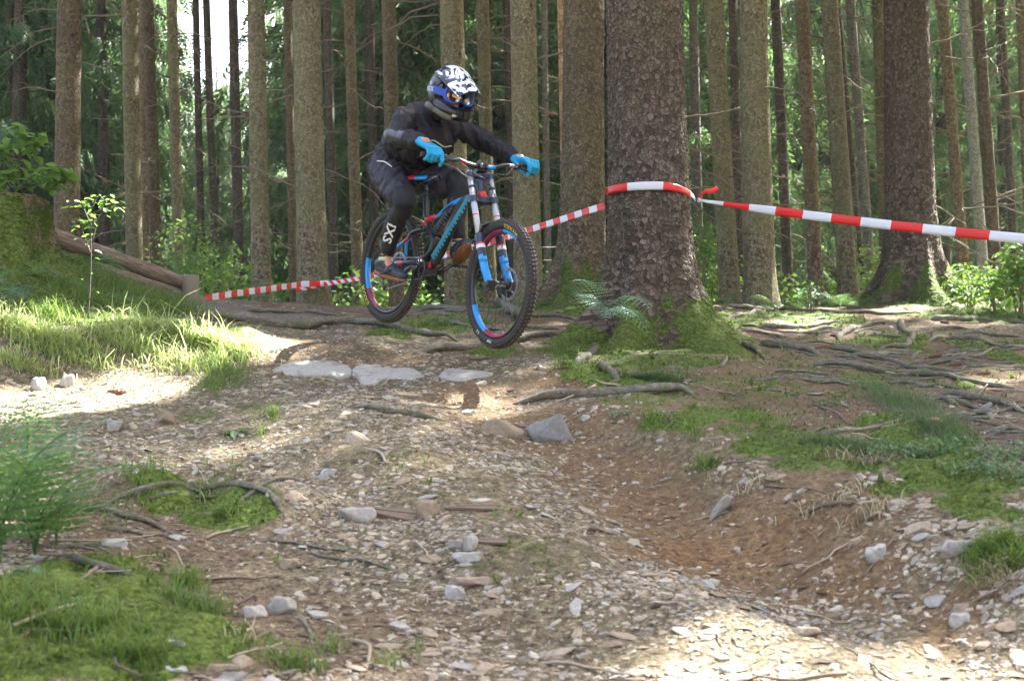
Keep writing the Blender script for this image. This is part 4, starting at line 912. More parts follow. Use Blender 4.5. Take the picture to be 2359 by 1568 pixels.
# the body itself, one continuous surface
b = MB()
capsule(b, PEL, PEL + (.10, 0, .10), .11, .11, sy=(YV, 1.35)); capsule(b, PEL + (.1, 0, .1), NB + (-.07, 0, -.06), .11, .115, sy=(YV, 1.35)); capsule(b, SR + (0, .05, -.02), SL + (0, -.05, -.02), .065, .065)
capsule(b, NB + (-.01, 0, -.01), HD + (-.055, 0, -.05), .06, .055); capsule(b, HD + (-.03, 0, .0), HD + (.0, 0, .025), .078, .075, sy=(YV, .95)); capsule(b, HD + (.02, 0, -.06), HD + (.06, 0, -.085), .052, .034)
for a_, e_, w_ in ((SR, ER, WR), (SL, EL, WL)): capsule(b, a_, e_, .048, .038); capsule(b, e_, w_ + (-.01, 0, 0), .038, .025); capsule(b, w_, w_ + (.07, 0, -.005), .024, .028)
for h_, k_, a_ in ((HR, KR, AR), (HL, KL, AL)): capsule(b, h_, k_, .085, .052); capsule(b, k_, k_ + (a_ - k_) * .4, .050, .048); capsule(b, k_ + (a_ - k_) * .4, a_, .048, .033); capsule(b, a_, a_ + (.06, 0, -.05), .032, .03)
hf = MB(); hx, hy, hz_ = np.array([1.0, 0, 0]), np.array([0, 1.0, 0]), np.array([0, 0, 1.0])
capsule(b, HD + (.078, 0, .012), HD + (.098, 0, -.028), .009, .014)      # nose
for s in (-1, 1): capsule(b, HD + (.062, s * .018, .028), HD + (.058, s * .045, .03), .013, .011)   # brow
for s in (-1, 1): capsule(b, HD + (.05, s * .03, -.035), HD + (.03, s * .055, -.02), .018, .016)   # cheeks
capsule(b, HD + (.083, -.016, -.062), HD + (.083, .016, -.062), .009, .009); capsule(b, HD + (.08, -.014, -.074), HD + (.08, .014, -.074), .009, .009)   # lips
for s in (-1, 1): capsule(b, HD + (-.01, s * .078, -.01), HD + (-.005, s * .08, .02), .011, .013)   # ears
pp('body', fuse(b, .0095, 2, name='body'), SKm)
b = MB()
for s in (-1, 1): V, Fc = torus(HD + (.066, s * .031, .008), (1, 0, 0), .001, .011, 10, 8); b.add(V, Fc)
pp('eyes', b.me('eyes'), mat('eye_dark', (.03, .02, .015), .2))
# jersey
b = MB()
capsule(b, PEL + (.01, 0, .05), PEL + (.13, 0, .17), .14, .14, sy=(YV, 1.32)); capsule(b, PEL + (.12, 0, .15), NB + (-.085, 0, -.065), .14, .14, sy=(YV, 1.36)); capsule(b, SR + (0, .05, -.025), SL + (0, -.05, -.025), .085, .085)
capsule(b, PEL + (.16, 0, .10), NB + (-.02, 0, -.13), .09, .11, sy=(YV, 1.2)); capsule(b, NB + (-.04, -.05, -.0), NB + (-.04, .05, -.0), .066, .066); capsule(b, NB + (-.02, 0, 0), NB + (.045, 0, .035), .082, .074); capsule(b, PEL + (.24, 0, .10), NB + (.03, 0, -.16), .085, .11, sy=(YV, 1.5))
for a_, e_, w_ in ((SR, ER, WR), (SL, EL, WL)):
    capsule(b, a_, e_, .070, .062); capsule(b, e_, w_ + ((-.025, 0, .0) if w_[1] < 0 else (.0, 0, 0)), .062, .042); capsule(b, a_ + (e_ - a_) * .5, e_ + (0, 0, -.01), .064, .058)
pp('jersey', fuse(b, .010, 5, .016, (16, 9, 22), 3, 'jersey'), C_jersey)
b = MB(); d_ = (WR - ER) / np.linalg.norm(WR - ER); capsule(b, ER + d_ * -.01 + (-.01, -.018, .004), ER + d_ * .13 + (0, -.012, .0), .065, .055, sy=((0, .3, 1), .8)); pp('elbow_pad', fuse(b, .008, 4, .005, (20, 12, 30), 5, 'pad'), C_grey)
b = MB(); d_ = (WL - EL) / np.linalg.norm(WL - EL); capsule(b, EL + d_ * .04 + (.0, -.005, .022), EL + d_ * .10 + (0, -.004, .016), .044, .038); pp('elbow_pad', fuse(b, .008, 4, .004, (20, 12, 30), 6, 'pad'), C_pad)
for w_, s in ((WR, -1), (WL, 1)):
    b = MB(); b.tube([w_ + (-.03, 0, .0), w_ + (.0, 0, .0)], [.037, .034], 14); b.box(w_ + (-.014, s * -.006, .034), (.022, .026, .008)); pp('wrist_strap', b.me('strap'), [C_pad])
    b = MB(); b.box(w_ + (-.014, s * -.032 if s < 0 else -.03, .012), (.018, .006, .024)); pp('strap_buckle', b.me('buckle'), C_grey)
# shorts, baggy, open above the knee
b = MB()
capsule(b, PEL + (-.03, 0, -.005), PEL + (.07, 0, .06), .135, .13, sy=(YV, 1.32))
for h_, k_, q, s in ((HR, KR, .93, -1), (HL, KL, .84, 1)):
    d_ = (k_ - h_); e_ = h_ + d_ * q; capsule(b, h_ + (-.01, 0, .005), e_ + (-.035, 0, .012), .118, .088); capsule(b, h_ + d_ * .35 + (0, 0, -.02), e_ + (-.025, 0, -.005), .098, .083)
pp('shorts', fuse(b, .010, 5, .013, (26, 6, -20), 8, 'shorts'), C_short)
def stripe(name, pts, r_, m_): b = MB(); b.tube(spline(pts, 14), r_, 6, sq=(1, .5)); pp(name, b.me(name), m_)
stripe('reflective_piping', [BS(868, 371, -.215), BS(885, 373, -.235), BS(902, 384, -.235)], .004, K_whi)
stripe('reflective_piping', [BS(884, 425, -.215), BS(898, 440, -.225), BS(922, 462, -.215)], .0035, K_hose)
stripe('hem_tab', [BS(903, 455, -.255), BS(907, 468, -.25)], .008, K_whi); stripe('hem_tab', [BS(868, 397, -.225), BS(874, 407, -.23)], .007, K_whi)
# knee and shin guards
for k_, a_, s in ((KR, AR, -1), (KL, AL, 1)):
    d_ = a_ - k_; b = MB(); capsule(b, k_ + (-.02, 0, .035), k_ + (.012, 0, -.01), .070, .072); capsule(b, k_ + (.02, 0, -.0), k_ + d_ * .22 + (.015, 0, 0), .062, .060)
    pp('knee_pad', fuse(b, .008, 4, .006, (20, 10, 25), 4 + s, 'knee_pad'), C_pad)
    b = MB(); capsule(b, k_ + d_ * .2, k_ + d_ * .5 + (-.015, 0, 0), .060, .064); capsule(b, k_ + d_ * .5 + (-.015, 0, 0), k_ + d_ * .86, .063, .045)
    pp('shin_guard', fuse(b, .007, 3, .004, (18, 10, 25), 7 + s, 'shin_guard'), C_pad)
    b = MB(); b.tube([a_ + (0, 0, .01), a_ + (0, 0, -.005)], [.041, .042], 16); pp('sock_band', b.me('sock'), C_sockk)
    b = MB(); b.tube([a_ + (0, 0, -.003), a_ + (.004, 0, -.028)], [.044, .047], 16); pp('sock_cuff', b.me('sock'), C_sock)
    # shoe: toe points forward, heel slightly up on the rear foot
    Rs = Matrix.Rotation(rad(6 if s < 0 else -30), 3, 'Y') @ Matrix.Rotation(rad(-12 * s), 3, 'Z'); Rs = np.array(Rs); o_ = a_ + np.array([0, 0, -.045])
    def T_(x, y, z): return o_ + Rs @ np.array([x, y, z])
    b = MB(); capsule(b, T_(-.035, 0, -.005), T_(.0, 0, .015), .042, .046); capsule(b, T_(.0, 0, .01), T_(.09, 0, -.022), .048, .038); capsule(b, T_(.08, 0, -.028), T_(.165, -s * .012, -.038), .042, .032, sy=((Rs @ np.array([0, 1, 0])), 1.25)); capsule(b, T_(-.03, 0, -.03), T_(.1, 0, -.035), .038, .038)
    pp('shoe', fuse(b, .006, 3, name='shoe'), C_shoe)
    b = MB(); ns = 22; ol = []
    for i in range(ns):
        a = 2 * math.pi * i / ns; cx = .063 + .143 * math.cos(a); wy = (.043 if cx < .03 else .050) * math.sin(a) * (1 if abs(math.cos(a)) < .8 else .95) - (s * .012 if cx > .1 else 0); ol.append((cx, wy))
    V = [T_(x, y, -.052 - .004 * (x > .12)) for x, y in ol] + [T_(x, y, -.078 + .012 * max(0, (x - .15) / .05)) for x, y in ol]
    b.add(V, [tuple(range(ns)), tuple(range(2 * ns - 1, ns - 1, -1))] + [(i, ns + i, ns + (i + 1) % ns, (i + 1) % ns) for i in range(ns)]); pp('shoe_sole', b.me('sole'), C_sole)
    b = MB()
    for q in (.02, .05, .08): b.tube([T_(q, -.042, -.0 - q * .15), T_(q + .01, -.02, .04 - q * .35), T_(q + .01, .02, .04 - q * .35), T_(q, .042, -.0 - q * .15)], .005, 5, sq=(1.6, .6))
    pp('shoe_straps', b.me('straps'), C_pad)
# white letters down the shin guard of the near leg
V, Fc = text_mesh('IXS', .095, .0012, 1.0); shin_d = (AR - KR) / np.linalg.norm(AR - KR); c0 = KR + (AR - KR) * .52 + np.array([-.015, 0, 0])
view = MB3.T @ (np.array([0, 0, CZ]) - (Pr + MB3 @ c0)); view -= shin_d * (view @ shin_d); view /= np.linalg.norm(view); side_ = np.cross(shin_d, view)
c0d = view * .9 + side_ * .25 * (1 if side_[0] > 0 else -1) * -1; c0d /= np.linalg.norm(c0d); sd2 = np.cross(c0d, shin_d)
ang = V[:, 1] / .066 * .8; V3 = c0 + (shin_d) * V[:, [0]] * 1.0 + (c0d[None] * np.cos(ang)[:, None] - sd2[None] * np.sin(ang)[:, None] * -1) * (.072 + V[:, [2]]); pp('shin_lettering', mesh('lettering', V3, Fc, False), K_whi)
# gloves with separate fingers closed round the grips
for s, wr in ((-1, WR), (1, WL)):
    g = np.array(ST @ Vector(bar(s * .335))); b = MB()
    kn = g + np.array([.032, 0, .036]); palm0 = wr + (.015, 0, -.004)
    for q in (-.028, -.01, .01, .028): capsule(b, palm0 + np.array([0, q * .6, 0]), kn + np.array([0, q * 1.25, 0]), .021, .0165)
    capsule(b, wr + (-.025, 0, .001), palm0, .034, .030)
    for i, q in enumerate((-.037, -.0125, .0125, .037)):
        yy = q; k0 = kn + np.array([0, yy, 0]); idx_ = (i == (3 if s < 0 else 0)); ln = (1.0, 1.08, 1.0, .86)[i if s > 0 else 3 - i]
        if idx_:    # forefinger reaches over the brake lever
            P_ = [k0, g + np.array([.066, yy, .012]), g + np.array([.072, yy, -.024]), g + np.array([.058, yy, -.05])]
        else: P_ = [k0, g + np.array([.052 * ln, yy, .004]), g + np.array([.036 * ln, yy, -.028 * ln]), g + np.array([.006, yy, -.032 * ln])]
        for a_, c_, r0_, r1_ in zip(P_[:-1], P_[1:], (.0155, .0135, .0125), (.0135, .0125, .0105)): capsule(b, a_, c_, r0_, r1_, 10, 4)
    ti = -s; capsule(b, palm0 + np.array([.02, ti * .03, -.01]), g + np.array([-.015, ti * .052, -.006]), .018, .014, 10, 4); capsule(b, g + np.array([-.015, ti * .052, -.006]), g + np.array([.008, ti * .058, -.027]), .014, .012, 10, 4); capsule(b, g + np.array([.008, ti * .058, -.027]), g + np.array([.03, ti * .05, -.03]), .012, .0105, 10, 4)
    pp('glove', fuse(b, .0038, 3, .0022, (40, 20, 50), 3, 'glove', .5), C_glove)
    b = MB(); b.tube([wr + (-.035, 0, .002), wr + (-.012, 0, .0)], [.036, .034], 14); pp('glove_cuff', b.me('cuff'), C_pad if s < 0 else C_glove)
    b = MB(); b.box(kn + (-.045, 0, .012), (.05, .012, .006)); pp('glove_logo', b.me('logo'), K_navy)
# full face helmet
HM = Matrix.Translation(Vector(HD) + Vector((.012, 0, -.012))) @ Matrix.Rotation(rad(5), 4, 'Y') @ Matrix.Rotation(rad(-3), 4, 'Z') @ Matrix.Diagonal((1.13, 1.13, 1.13, 1))
helm = bpy.data.objects.new('helmet', None); COL.objects.link(helm); helm.parent = person; helm.matrix_local = HM
def hp(name, me_, m, **kw): return link(name, me_, m, helm, **kw)
ht = NT('helmet_graphic'); tc = ht.coord(); mp = ht.n('Mapping'); mp.inputs['Scale'].default_value = (7, 12, 10); mp.inputs['Rotation'].default_value = (.3, .5, .4); ht.l(tc, mp.inputs[0])
w1 = ht.noise(mp.outputs[0], 1.5, 3, .6, 1.6); w2 = ht.vor(mp.outputs[0], 1.6, 'DISTANCE_TO_EDGE')
f1 = ht.ramp(w1.outputs[0], [(.50, (0, 0, 0)), (.53, (1, 1, 1))]); f2 = ht.ramp(w2.outputs[0], [(.05, (1, 1, 1)), (.09, (0, 0, 0))])
ht.col(ht.mix(f1, (.80, .82, .88), (.012, .012, .035))); ht.rough(.25); ht.b.inputs['Coat Weight'].default_value = .5; H_gr = ht.m
H_blk = mat('helmet_black', (.012, .013, .016), .35, coat=.3); H_olv = mat('helmet_olive', (.09, .085, .05), .5, var=.4, vs=30)
G_blue = mat('goggle_blue', (.01, .07, .42), .4, var=.2, vs=30)
def shellpt(u_, v_, k=1.0):
    """u azimuth from the front (0) round to the left, v elevation"""
    cx = .150 if math.cos(u_) > 0 else .142
    return np.array([cx * math.cos(u_) * math.cos(v_), .118 * math.sin(u_) * math.cos(v_), (.138 if v_ > 0 else .13) * math.sin(v_)]) * k + np.array([-.005, 0, .025])
def patch(us, vfun, n, m, th_=.012, name='shell', mi=None):
    """thick patch of the helmet surface"""
    V = []; 
    for k in (1.0, 1 - th_ / .13):
        for i in range(n + 1):
            u_ = us[0] + (us[1] - us[0]) * i / n; v0, v1 = vfun(u_)
            for j in range(m + 1): V.append(shellpt(u_, v0 + (v1 - v0) * j / m, k))
    o_ = (n + 1) * (m + 1); q = lambda i, j, k: k * o_ + i * (m + 1) + j
    Fc = [(q(i, j, 0), q(i + 1, j, 0), q(i + 1, j + 1, 0), q(i, j + 1, 0)) for i in range(n) for j in range(m)] + [(q(i, j, 1), q(i, j + 1, 1), q(i + 1, j + 1, 1), q(i + 1, j, 1)) for i in range(n) for j in range(m)]
    Fc += [(q(i, 0, 0), q(i, 0, 1), q(i + 1, 0, 1), q(i + 1, 0, 0)) for i in range(n)] + [(q(i, m, 0), q(i + 1, m, 0), q(i + 1, m, 1), q(i, m, 1)) for i in range(n)]
    Fc += [(q(0, j, 0), q(0, j + 1, 0), q(0, j + 1, 1), q(0, j, 1)) for j in range(m)] + [(q(n, j, 0), q(n, j, 1), q(n, j + 1, 1), q(n, j + 1, 0)) for j in range(m)]
    return mesh(name, np.array(V), Fc, True)
pi_ = math.pi
def vtop(u_):
    d = abs(((u_ + pi_) % (2 * pi_)) - pi_); 
    return (.38 if d < .95 else (.38 - .55 * min(1, (d - .95) / .5))), pi_ / 2
sm_ = patch((-pi_, pi_), vtop, 56, 14, name='shell'); sm_.polygons.foreach_set('material_index', [1 if (math.asin(max(-1, min(1, (np.mean([sm_.vertices[v].co.z for v in p.vertices]) - .025) / .138))) < .56) else 0 for p in sm_.polygons]); hp('shell', sm_, [H_gr, H_blk])
hp('shell_back', patch((1.0, 2 * pi_ - 1.0), lambda u_: (-.75, -.14 if abs(u_ - pi_) < 1.7 else -.14 + .38 * (abs(u_ - pi_) - 1.7) / .45), 44, 10, name='back'), H_blk)
# chin bar sweeping forward and down
chin = MB(); N_ = 25; top_, bot = [], []
for i in range(N_):
    u_ = -1.45 + 2.9 * i / (N_ - 1); f_ = math.cos(u_ * .95) ; x = -.02 + .195 * max(0, f_) ** .8; y_ = .112 * math.sin(u_) * (1.0 if abs(u_) > .6 else 1.0); zc = -.060 - .030 * max(0, f_)
    top_.append((x - .008, y_, zc + .026 + .035 * (1 - max(0, f_)))); bot.append((x - .02, y_ * .96, zc - .042 + .0 * f_))
mid = [((a[0] + c_[0]) / 2 + .022, (a[1] + c_[1]) / 2 * 1.08, (a[2] + c_[2]) / 2) for a, c_ in zip(top_, bot)]; inn = [((a[0] + c_[0]) / 2 - .012, (a[1] + c_[1]) / 2 * .88, (a[2] + c_[2]) / 2) for a, c_ in zip(top_, bot)]
V = np.array([p for q in zip(top_, mid, bot, inn) for p in q]); chin.add(V, [(i * 4 + j, i * 4 + (j + 1) % 4, (i + 1) * 4 + (j + 1) % 4, (i + 1) * 4 + j) for i in range(N_ - 1) for j in range(4)] + [(0, 1, 2, 3), (4 * N_ - 1, 4 * N_ - 2, 4 * N_ - 3, 4 * N_ - 4)])
hp('chin_bar', chin.me('chin'), H_blk)
for s in (-1, 1):
    b = MB(); b.tube([(.05, s * .118, -.09), (.12, s * .085, -.115), (.155, s * .05, -.125)], [.009, .011, .008], 8, sq=(1.6, .6)); b.tube([(-.06, s * .112, -.07), (.0, s * .122, -.075), (.045, s * .118, -.09)], [.008, .012, .009], 8, sq=(1.8, .6)); hp('chin_trim', b.me('trim'), H_olv)
b = MB(); 
for i in range(5): b.box((.188 - abs(i - 2) * .007, (i - 2) * .020, -.095), (.012, .011, .036))
hp('mouth_vent', b.me('vent', False), K_dark)
b = MB(); b.box((.172, -.045, -.108), (.022, .03, .012), np.array(Matrix.Rotation(.5, 3, 'Z'))); b.tube([(.0, -.125, .045), (.0, -.131, .045)], .012, 12); b.tube([(.0, .125, .045), (.0, .131, .045)], .012, 12); hp('helmet_fittings', b.me('fit', False), K_steel)
# visor: curved peak
V = []; n1, m1 = 14, 8
for k in (0, 1):
    for i in range(n1 + 1):
        v_ = i / n1 * 2 - 1; wv = .108
        for j in range(m1 + 1):
            t_ = j / m1; y_ = v_ * wv * (1 - .28 * t_ ** 2); x = .03 + .235 * t_ - .05 * abs(v_) ** 2 * (1 - .2 * t_) ; z_ = .152 - .09 * t_ - .045 * abs(v_) ** 2.2 - .025 * t_ ** 2 - k * (.006 + .012 * (1 - t_)); V.append((x, y_, z_))
o_ = (n1 + 1) * (m1 + 1); q = lambda i, j, k: k * o_ + i * (m1 + 1) + j
Fc = [(q(i, j, 0), q(i + 1, j, 0), q(i + 1, j + 1, 0), q(i, j + 1, 0)) for i in range(n1) for j in range(m1)]; nt = len(Fc); Fc += [(q(i, j, 1), q(i, j + 1, 1), q(i + 1, j + 1, 1), q(i + 1, j, 1)) for i in range(n1) for j in range(m1)]
Fc += [(q(i, m1, 0), q(i + 1, m1, 0), q(i + 1, m1, 1), q(i, m1, 1)) for i in range(n1)] + [(q(i, 0, 0), q(i, 0, 1), q(i + 1, 0, 1), q(i + 1, 0, 0)) for i in range(n1)] + [(q(0, j, 0), q(0, j + 1, 0), q(0, j + 1, 1), q(0, j, 1)) for j in range(m1)] + [(q(n1, j, 0), q(n1, j, 1), q(n1, j + 1, 1), q(n1, j + 1, 0)) for j in range(m1)]
hp('visor', mesh('visor', np.array(V), Fc, True, [0] * nt + [1] * (len(Fc) - nt)), [H_gr, H_blk])
# goggles
def gog(u_, v_, k):  # u across, v up, k outwards
    a = u_ * 1.0; return np.array([(.112 + k) * math.cos(a), (.098 + k) * math.sin(a), .0 + v_])
def outline(sc=1.0):
    o = []
    for i in range(36):
        a = 2 * pi_ * i / 36; cu, su = math.cos(a), math.sin(a); u_ = .88 * sc * (abs(cu) ** .6) * (1 if cu > 0 else -1); v_ = .054 * (abs(su) ** .7) * (1 if su > 0 else -1) * (1 - .1 * (1 - sc) / .2)
        if su < 0: v_ += .022 * math.exp(-(u_ / .16) ** 2)
        o.append((u_ , v_ * sc + .002))
    return o
b = MB(); o1, o2_ = outline(1.0), outline(.80); R4 = [[gog(u_, v_, .012) for u_, v_ in o1], [gog(u_, v_, .028) for u_, v_ in [(a * .96, c_ * .96) for a, c_ in o1]], [gog(u_, v_, .028) for u_, v_ in o2_], [gog(u_, v_, .014) for u_, v_ in o2_]]
V = np.array([R4[k][i] for i in range(36) for k in range(4)]); b.add(V, [(i * 4 + k, i * 4 + (k + 1) % 4, ((i + 1) % 36) * 4 + (k + 1) % 4, ((i + 1) % 36) * 4 + k) for i in range(36) for k in range(4)]); hp('goggle_frame', b.me('goggles'), G_blue)
lt = NT('goggle_lens'); lt.b.inputs['Base Color'].default_value = (.85, .55, .35, 1); lt.rough(.05); tr = lt.n('BsdfTransparent'); tr.inputs[0].default_value = (.9, .72, .58, 1); mx = lt.n('MixShader'); mx.inputs[0].default_value = .78; gl = lt.n('BsdfGlossy'); gl.inputs['Roughness'].default_value = .08
lt.l(gl.outputs[0], mx.inputs[1]); lt.l(tr.outputs[0], mx.inputs[2]); lt.l(mx.outputs[0], lt.out.inputs[0])
b = MB(); V = [gog(u_, v_, .02) for u_, v_ in outline(.84)] + [gog(0, .002, .022)]; b.add(V, [(i, (i + 1) % 36, 36) for i in range(36)]); hp('goggle_lens', b.me('lens'), lt.m)
for s in (-1, 1):
    V = []; n_ = 16
    for i in range(n_ + 1):
        u_ = s * (.86 + (pi_ - .86) * i / n_ ); zc = .004 + .012 * min(1, i / 4) - .0 * i / n_
        for dv in (-.019, .019):
            v_ = math.asin(max(-1, min(1, (zc - .025 + dv) / .135))); p = shellpt(u_, v_, 1.025); V.append(p if i > 1 else p * (1, 1, 1))
    hp('goggle_strap', mesh('strap', np.array(V), [(2 * i, 2 * i + 1, 2 * i + 3, 2 * i + 2) for i in range(n_)], True), G_blue)
for (txt, uc, sgn) in (('UVEX', -1.75, -1),):
    V, Fc = text_mesh(txt, .034, .0008, 1.05); P_ = []
    for x, y_, z_ in V: p = shellpt(uc + x / .128, math.asin(max(-1, min(1, (.014 - .025 + y_) / .135))), 1.04 + z_ * 5); P_.append(p)
    hp('strap_lettering', mesh('letters', np.array(P_), Fc, False), K_whi)
# ------------------------------------------------------------------ stones
def stone_mat(name, stops):
    t = NT(name); tc = t.coord(); a = attr(t, 'tint'); oi = t.n('ObjectInfo')
    k = t.math('FRACT', t.math('ADD', a.outputs['Fac'], oi.outputs['Random']))
    c = t.ramp(k, stops); gn = t.n('NewGeometry').outputs['Position']; n1 = t.noise(gn, 60, 6, .7); c = t.mix(.7, c, t.ramp(n1.outputs[0], [(.3, (.55, .52, .48)), (.7, (1.2, 1.2, 1.2))]), 'MULTIPLY')
    d = t.noise(gn, 9, 4, .7); c = t.mix(t.ramp(d.outputs[0], [(.52, (0, 0, 0)), (.72, (.7, .7, .7))]), c, (.15, .085, .045))
    t.col(c); t.rough(.8); t.b.inputs['Specular IOR Level'].default_value = .3; t.bump(n1.outputs[0], .5, .004); return t.m
S_mix = stone_mat('slate_chips', [(0, (.14, .10, .065)), (.15, (.38, .30, .20)), (.38, (.28, .26, .225)), (.55, (.46, .39, .28)), (.72, (.27, .255, .23)), (.85, (.52, .47, .37)), (1, (.31, .22, .13))])
S_grey = stone_mat('grey_slate', [(0, (.27, .26, .24)), (.5, (.36, .345, .31)), (1, (.30, .285, .255))])
S_tan = stone_mat('tan_slate', [(0, (.29, .225, .155)), (.5, (.40, .33, .245)), (1, (.24, .175, .115))])
S_pale = stone_mat('pale_slate', [(0, (.36, .34, .30)), (.5, (.43, .415, .39)), (1, (.33, .31, .27))])
S_dark = stone_mat('dark_slate', [(0, (.15, .15, .145)), (.5, (.20, .195, .185)), (1, (.17, .165, .15))])
S_slab = stone_mat('slab_slate', [(0, (.32, .30, .265)), (.5, (.38, .355, .31)), (1, (.33, .305, .265))])
def chips(n, x, y, z, N, size, asp, hgt, yaw, name, K=6, tilt=.22, seed=0):
    r = np.random.RandomState(seed)
    N = N + r.randn(n, 3) * tilt; N /= np.linalg.norm(N, axis=1)[:, None]
    e1 = np.stack([np.cos(yaw), np.sin(yaw), np.zeros(n)], 1); e1 -= N * (e1 * N).sum(1)[:, None]; e1 /= np.linalg.norm(e1, axis=1)[:, None]; e2 = np.cross(N, e1)
    a = (np.arange(K) + r.uniform(-.32, .32, (n, K))) * 2 * np.pi / K; rr = r.uniform(.72, 1.1, (n, K))
    px, py = np.cos(a) * rr * size[:, None], np.sin(a) * rr * (size * asp)[:, None]
    c = np.stack([x, y, z], 1); V = []
    for s, zz in ((1.0, -.5), (r.uniform(.72, .92, (n, K)), .5)):
        V.append(c[:, None] + e1[:, None] * (px * s)[..., None] + e2[:, None] * (py * s)[..., None] + N[:, None] * ((zz * hgt)[:, None] + r.uniform(-.12, .12, (n, K)) * hgt[:, None])[..., None])
    V = np.concatenate(V, 1); off = np.arange(n)[:, None] * 2 * K; F_ = []
    for j in range(K):
        k = (j + 1) % K; F_.append(np.stack([off[:, 0] + j, off[:, 0] + k, off[:, 0] + K + k], 1)); F_.append(np.stack([off[:, 0] + j, off[:, 0] + K + k, off[:, 0] + K + j], 1))
    for j in range(1, K - 1): F_.append(np.stack([off[:, 0] + K, off[:, 0] + K + j, off[:, 0] + K + j + 1], 1))
    return mesh(name, V.reshape(-1, 3), np.concatenate(F_), False, attrs={'tint': np.repeat(r.rand(n), 2 * K)})
def normals(x, y, e=.03):
    dx = (H(x + e, y) - H(x - e, y)) / (2 * e); dy = (H(x, y + e) - H(x, y - e)) / (2 * e); N = np.stack([-dx, -dy, np.ones_like(dx)], 1); return N / np.linalg.norm(N, axis=1)[:, None]
def spread(n, y0, y1, seed, pw=1.6, xr=.41):
    r = np.random.RandomState(seed); u = r.rand(n); q = 1 - pw + 1e-9
    y = (y0 ** q + u * (y1 ** q - y0 ** q)) ** (1 / q); x = r.uniform(-xr, xr, n) * y; return x, y, r
NG = 80000
x, y, r = spread(NG, 3.4, 12.5, 41, 1.35, .45); m, l, o, p_ = masks(x, y)
clump = .5 + fbm(x * 1.7, y * 1.7, 3, 2)
keepp = np.clip((1 - m * 1.25) * (1 - l * .86) * (1 - .25 * o) * (1 - .8 * p_) * np.clip(.08 + 1.25 * clump, .06, 1.15), 0, 1)
kp = r.rand(NG) < keepp; x, y, o, m, l = x[kp], y[kp], o[kp], m[kp], l[kp]; n = len(x)
size = np.clip(np.exp(r.randn(n) * .50 - 4.52), .0042, .045) * (1 - .15 * o) * (1 + .25 * np.exp(-(segd(x, y, BANK) / .35) ** 2)); yaw = np.where(r.rand(n) < .6, r.randn(n) * .5, r.uniform(0, 6.28, n))
N = normals(x, y); z = H(x, y); asp = r.uniform(.4, .8, n); hg = size * r.uniform(.16, .42, n)
order = np.argsort(-(size / y)); big_i, small_i = order[:285], order[285:]
gravel_me = chips(len(small_i), x[small_i], y[small_i], z[small_i] + hg[small_i] * .08, N[small_i], size[small_i], asp[small_i], hg[small_i], yaw[small_i], 'gravel', 5, .22, 3)
link('gravel', gravel_me, S_mix, label='loose grey and tan slate chips covering the trail', cat='gravel', kind='stuff')

def rock_mesh(seed, sx, sy, sz, sub=3, rough_=.16, flat=.0, name='stone'):
    """angular rock: a sphere cut by random planes, then worn"""
    r_ = np.random.RandomState(seed); bm = bmesh.new(); bmesh.ops.create_icosphere(bm, subdivisions=sub, radius=1.0)
    P = np.array([v.co[:] for v in bm.verts])
    for _ in range(11):
        nn = r_.randn(3); nn /= np.linalg.norm(nn); d0 = r_.uniform(.55, .9); d = P @ nn; P -= np.outer(np.maximum(d - d0, 0), nn)
    top = r_.uniform(.35, .6) if flat else .8; P[:, 2] = np.minimum(P[:, 2], top + .12 * fbm(P[:, 0] * 2, P[:, 1] * 2, 2, seed % 5))
    P *= (1 + rough_ * fbm(P[:, 0] * 2.2 + P[:, 2] * 1.7 + seed, P[:, 1] * 2.2 - P[:, 2], 4, seed % 5))[:, None]
    P = P * np.array([sx, sy, sz]); F_ = [tuple(v.index for v in f.verts) for f in bm.faces]; bm.free()
    return mesh(name, P, np.array(F_), sub > 2)
SV = [rock_mesh(70 + i, 1, random.uniform(.5, .8), random.uniform(.16, .38), 2, .12, 1) for i in range(14)]
SVM = []
for m_ in (S_grey, S_tan, S_pale):
    for me_ in SV: c_ = me_.copy(); c_.materials.append(m_); SVM.append(c_)
cname = ('grey', 'tan', 'pale')
def region(px, py):
    if py < 905 and px > 560: return 'among the chips above the rock slabs' if py < 845 else 'just below the rock slabs'
    if px < 420 and py < 1080: return 'on the sunlit gravel below the grass bank'
    if px > 1750 and py < 1330: return 'on the eroded bank under the right hand moss'
    if 1350 < px and py < 1350: return 'in the orange brown gully'
    if py > 1400: return 'on the lowest stretch of trail, out of focus'
    if px < 720: return 'on the left slope near the mossy hump'
    return 'on the middle of the gravel slope'
def ground_rot(x, y, yaw_, tilt=0.0, rr=random):
    N_ = normals(np.array([x]), np.array([y]))[0]; zv = Vector(N_) + Vector((rr.uniform(-tilt, tilt), rr.uniform(-tilt, tilt), 0)); zv.normalize()
    xv = Vector((math.cos(yaw_), math.sin(yaw_), 0)); xv = (xv - zv * xv.dot(zv)).normalized(); yv = zv.cross(xv)
    return Matrix((xv, yv, zv)).transposed()
for k in big_i:
    px, py = Proj((x[k], y[k], z[k])); ci = random.choice((0, 0, 1, 1, 1, 1, 2)); vi = random.randrange(14); rg = region(px, py)
    o_ = link('stone', SVM[ci * 14 + vi], None, label='%s slate stone %s' % (cname[ci], rg), cat='stone', group='%s stones %s' % (cname[ci], rg))
    s_ = size[k] * 1.12; o_.matrix_world = Matrix.Translation((x[k], y[k], z[k] + s_ * .08)) @ (ground_rot(x[k], y[k], yaw[k], .18).to_4x4()) @ Matrix.Diagonal((s_, s_, s_, 1))
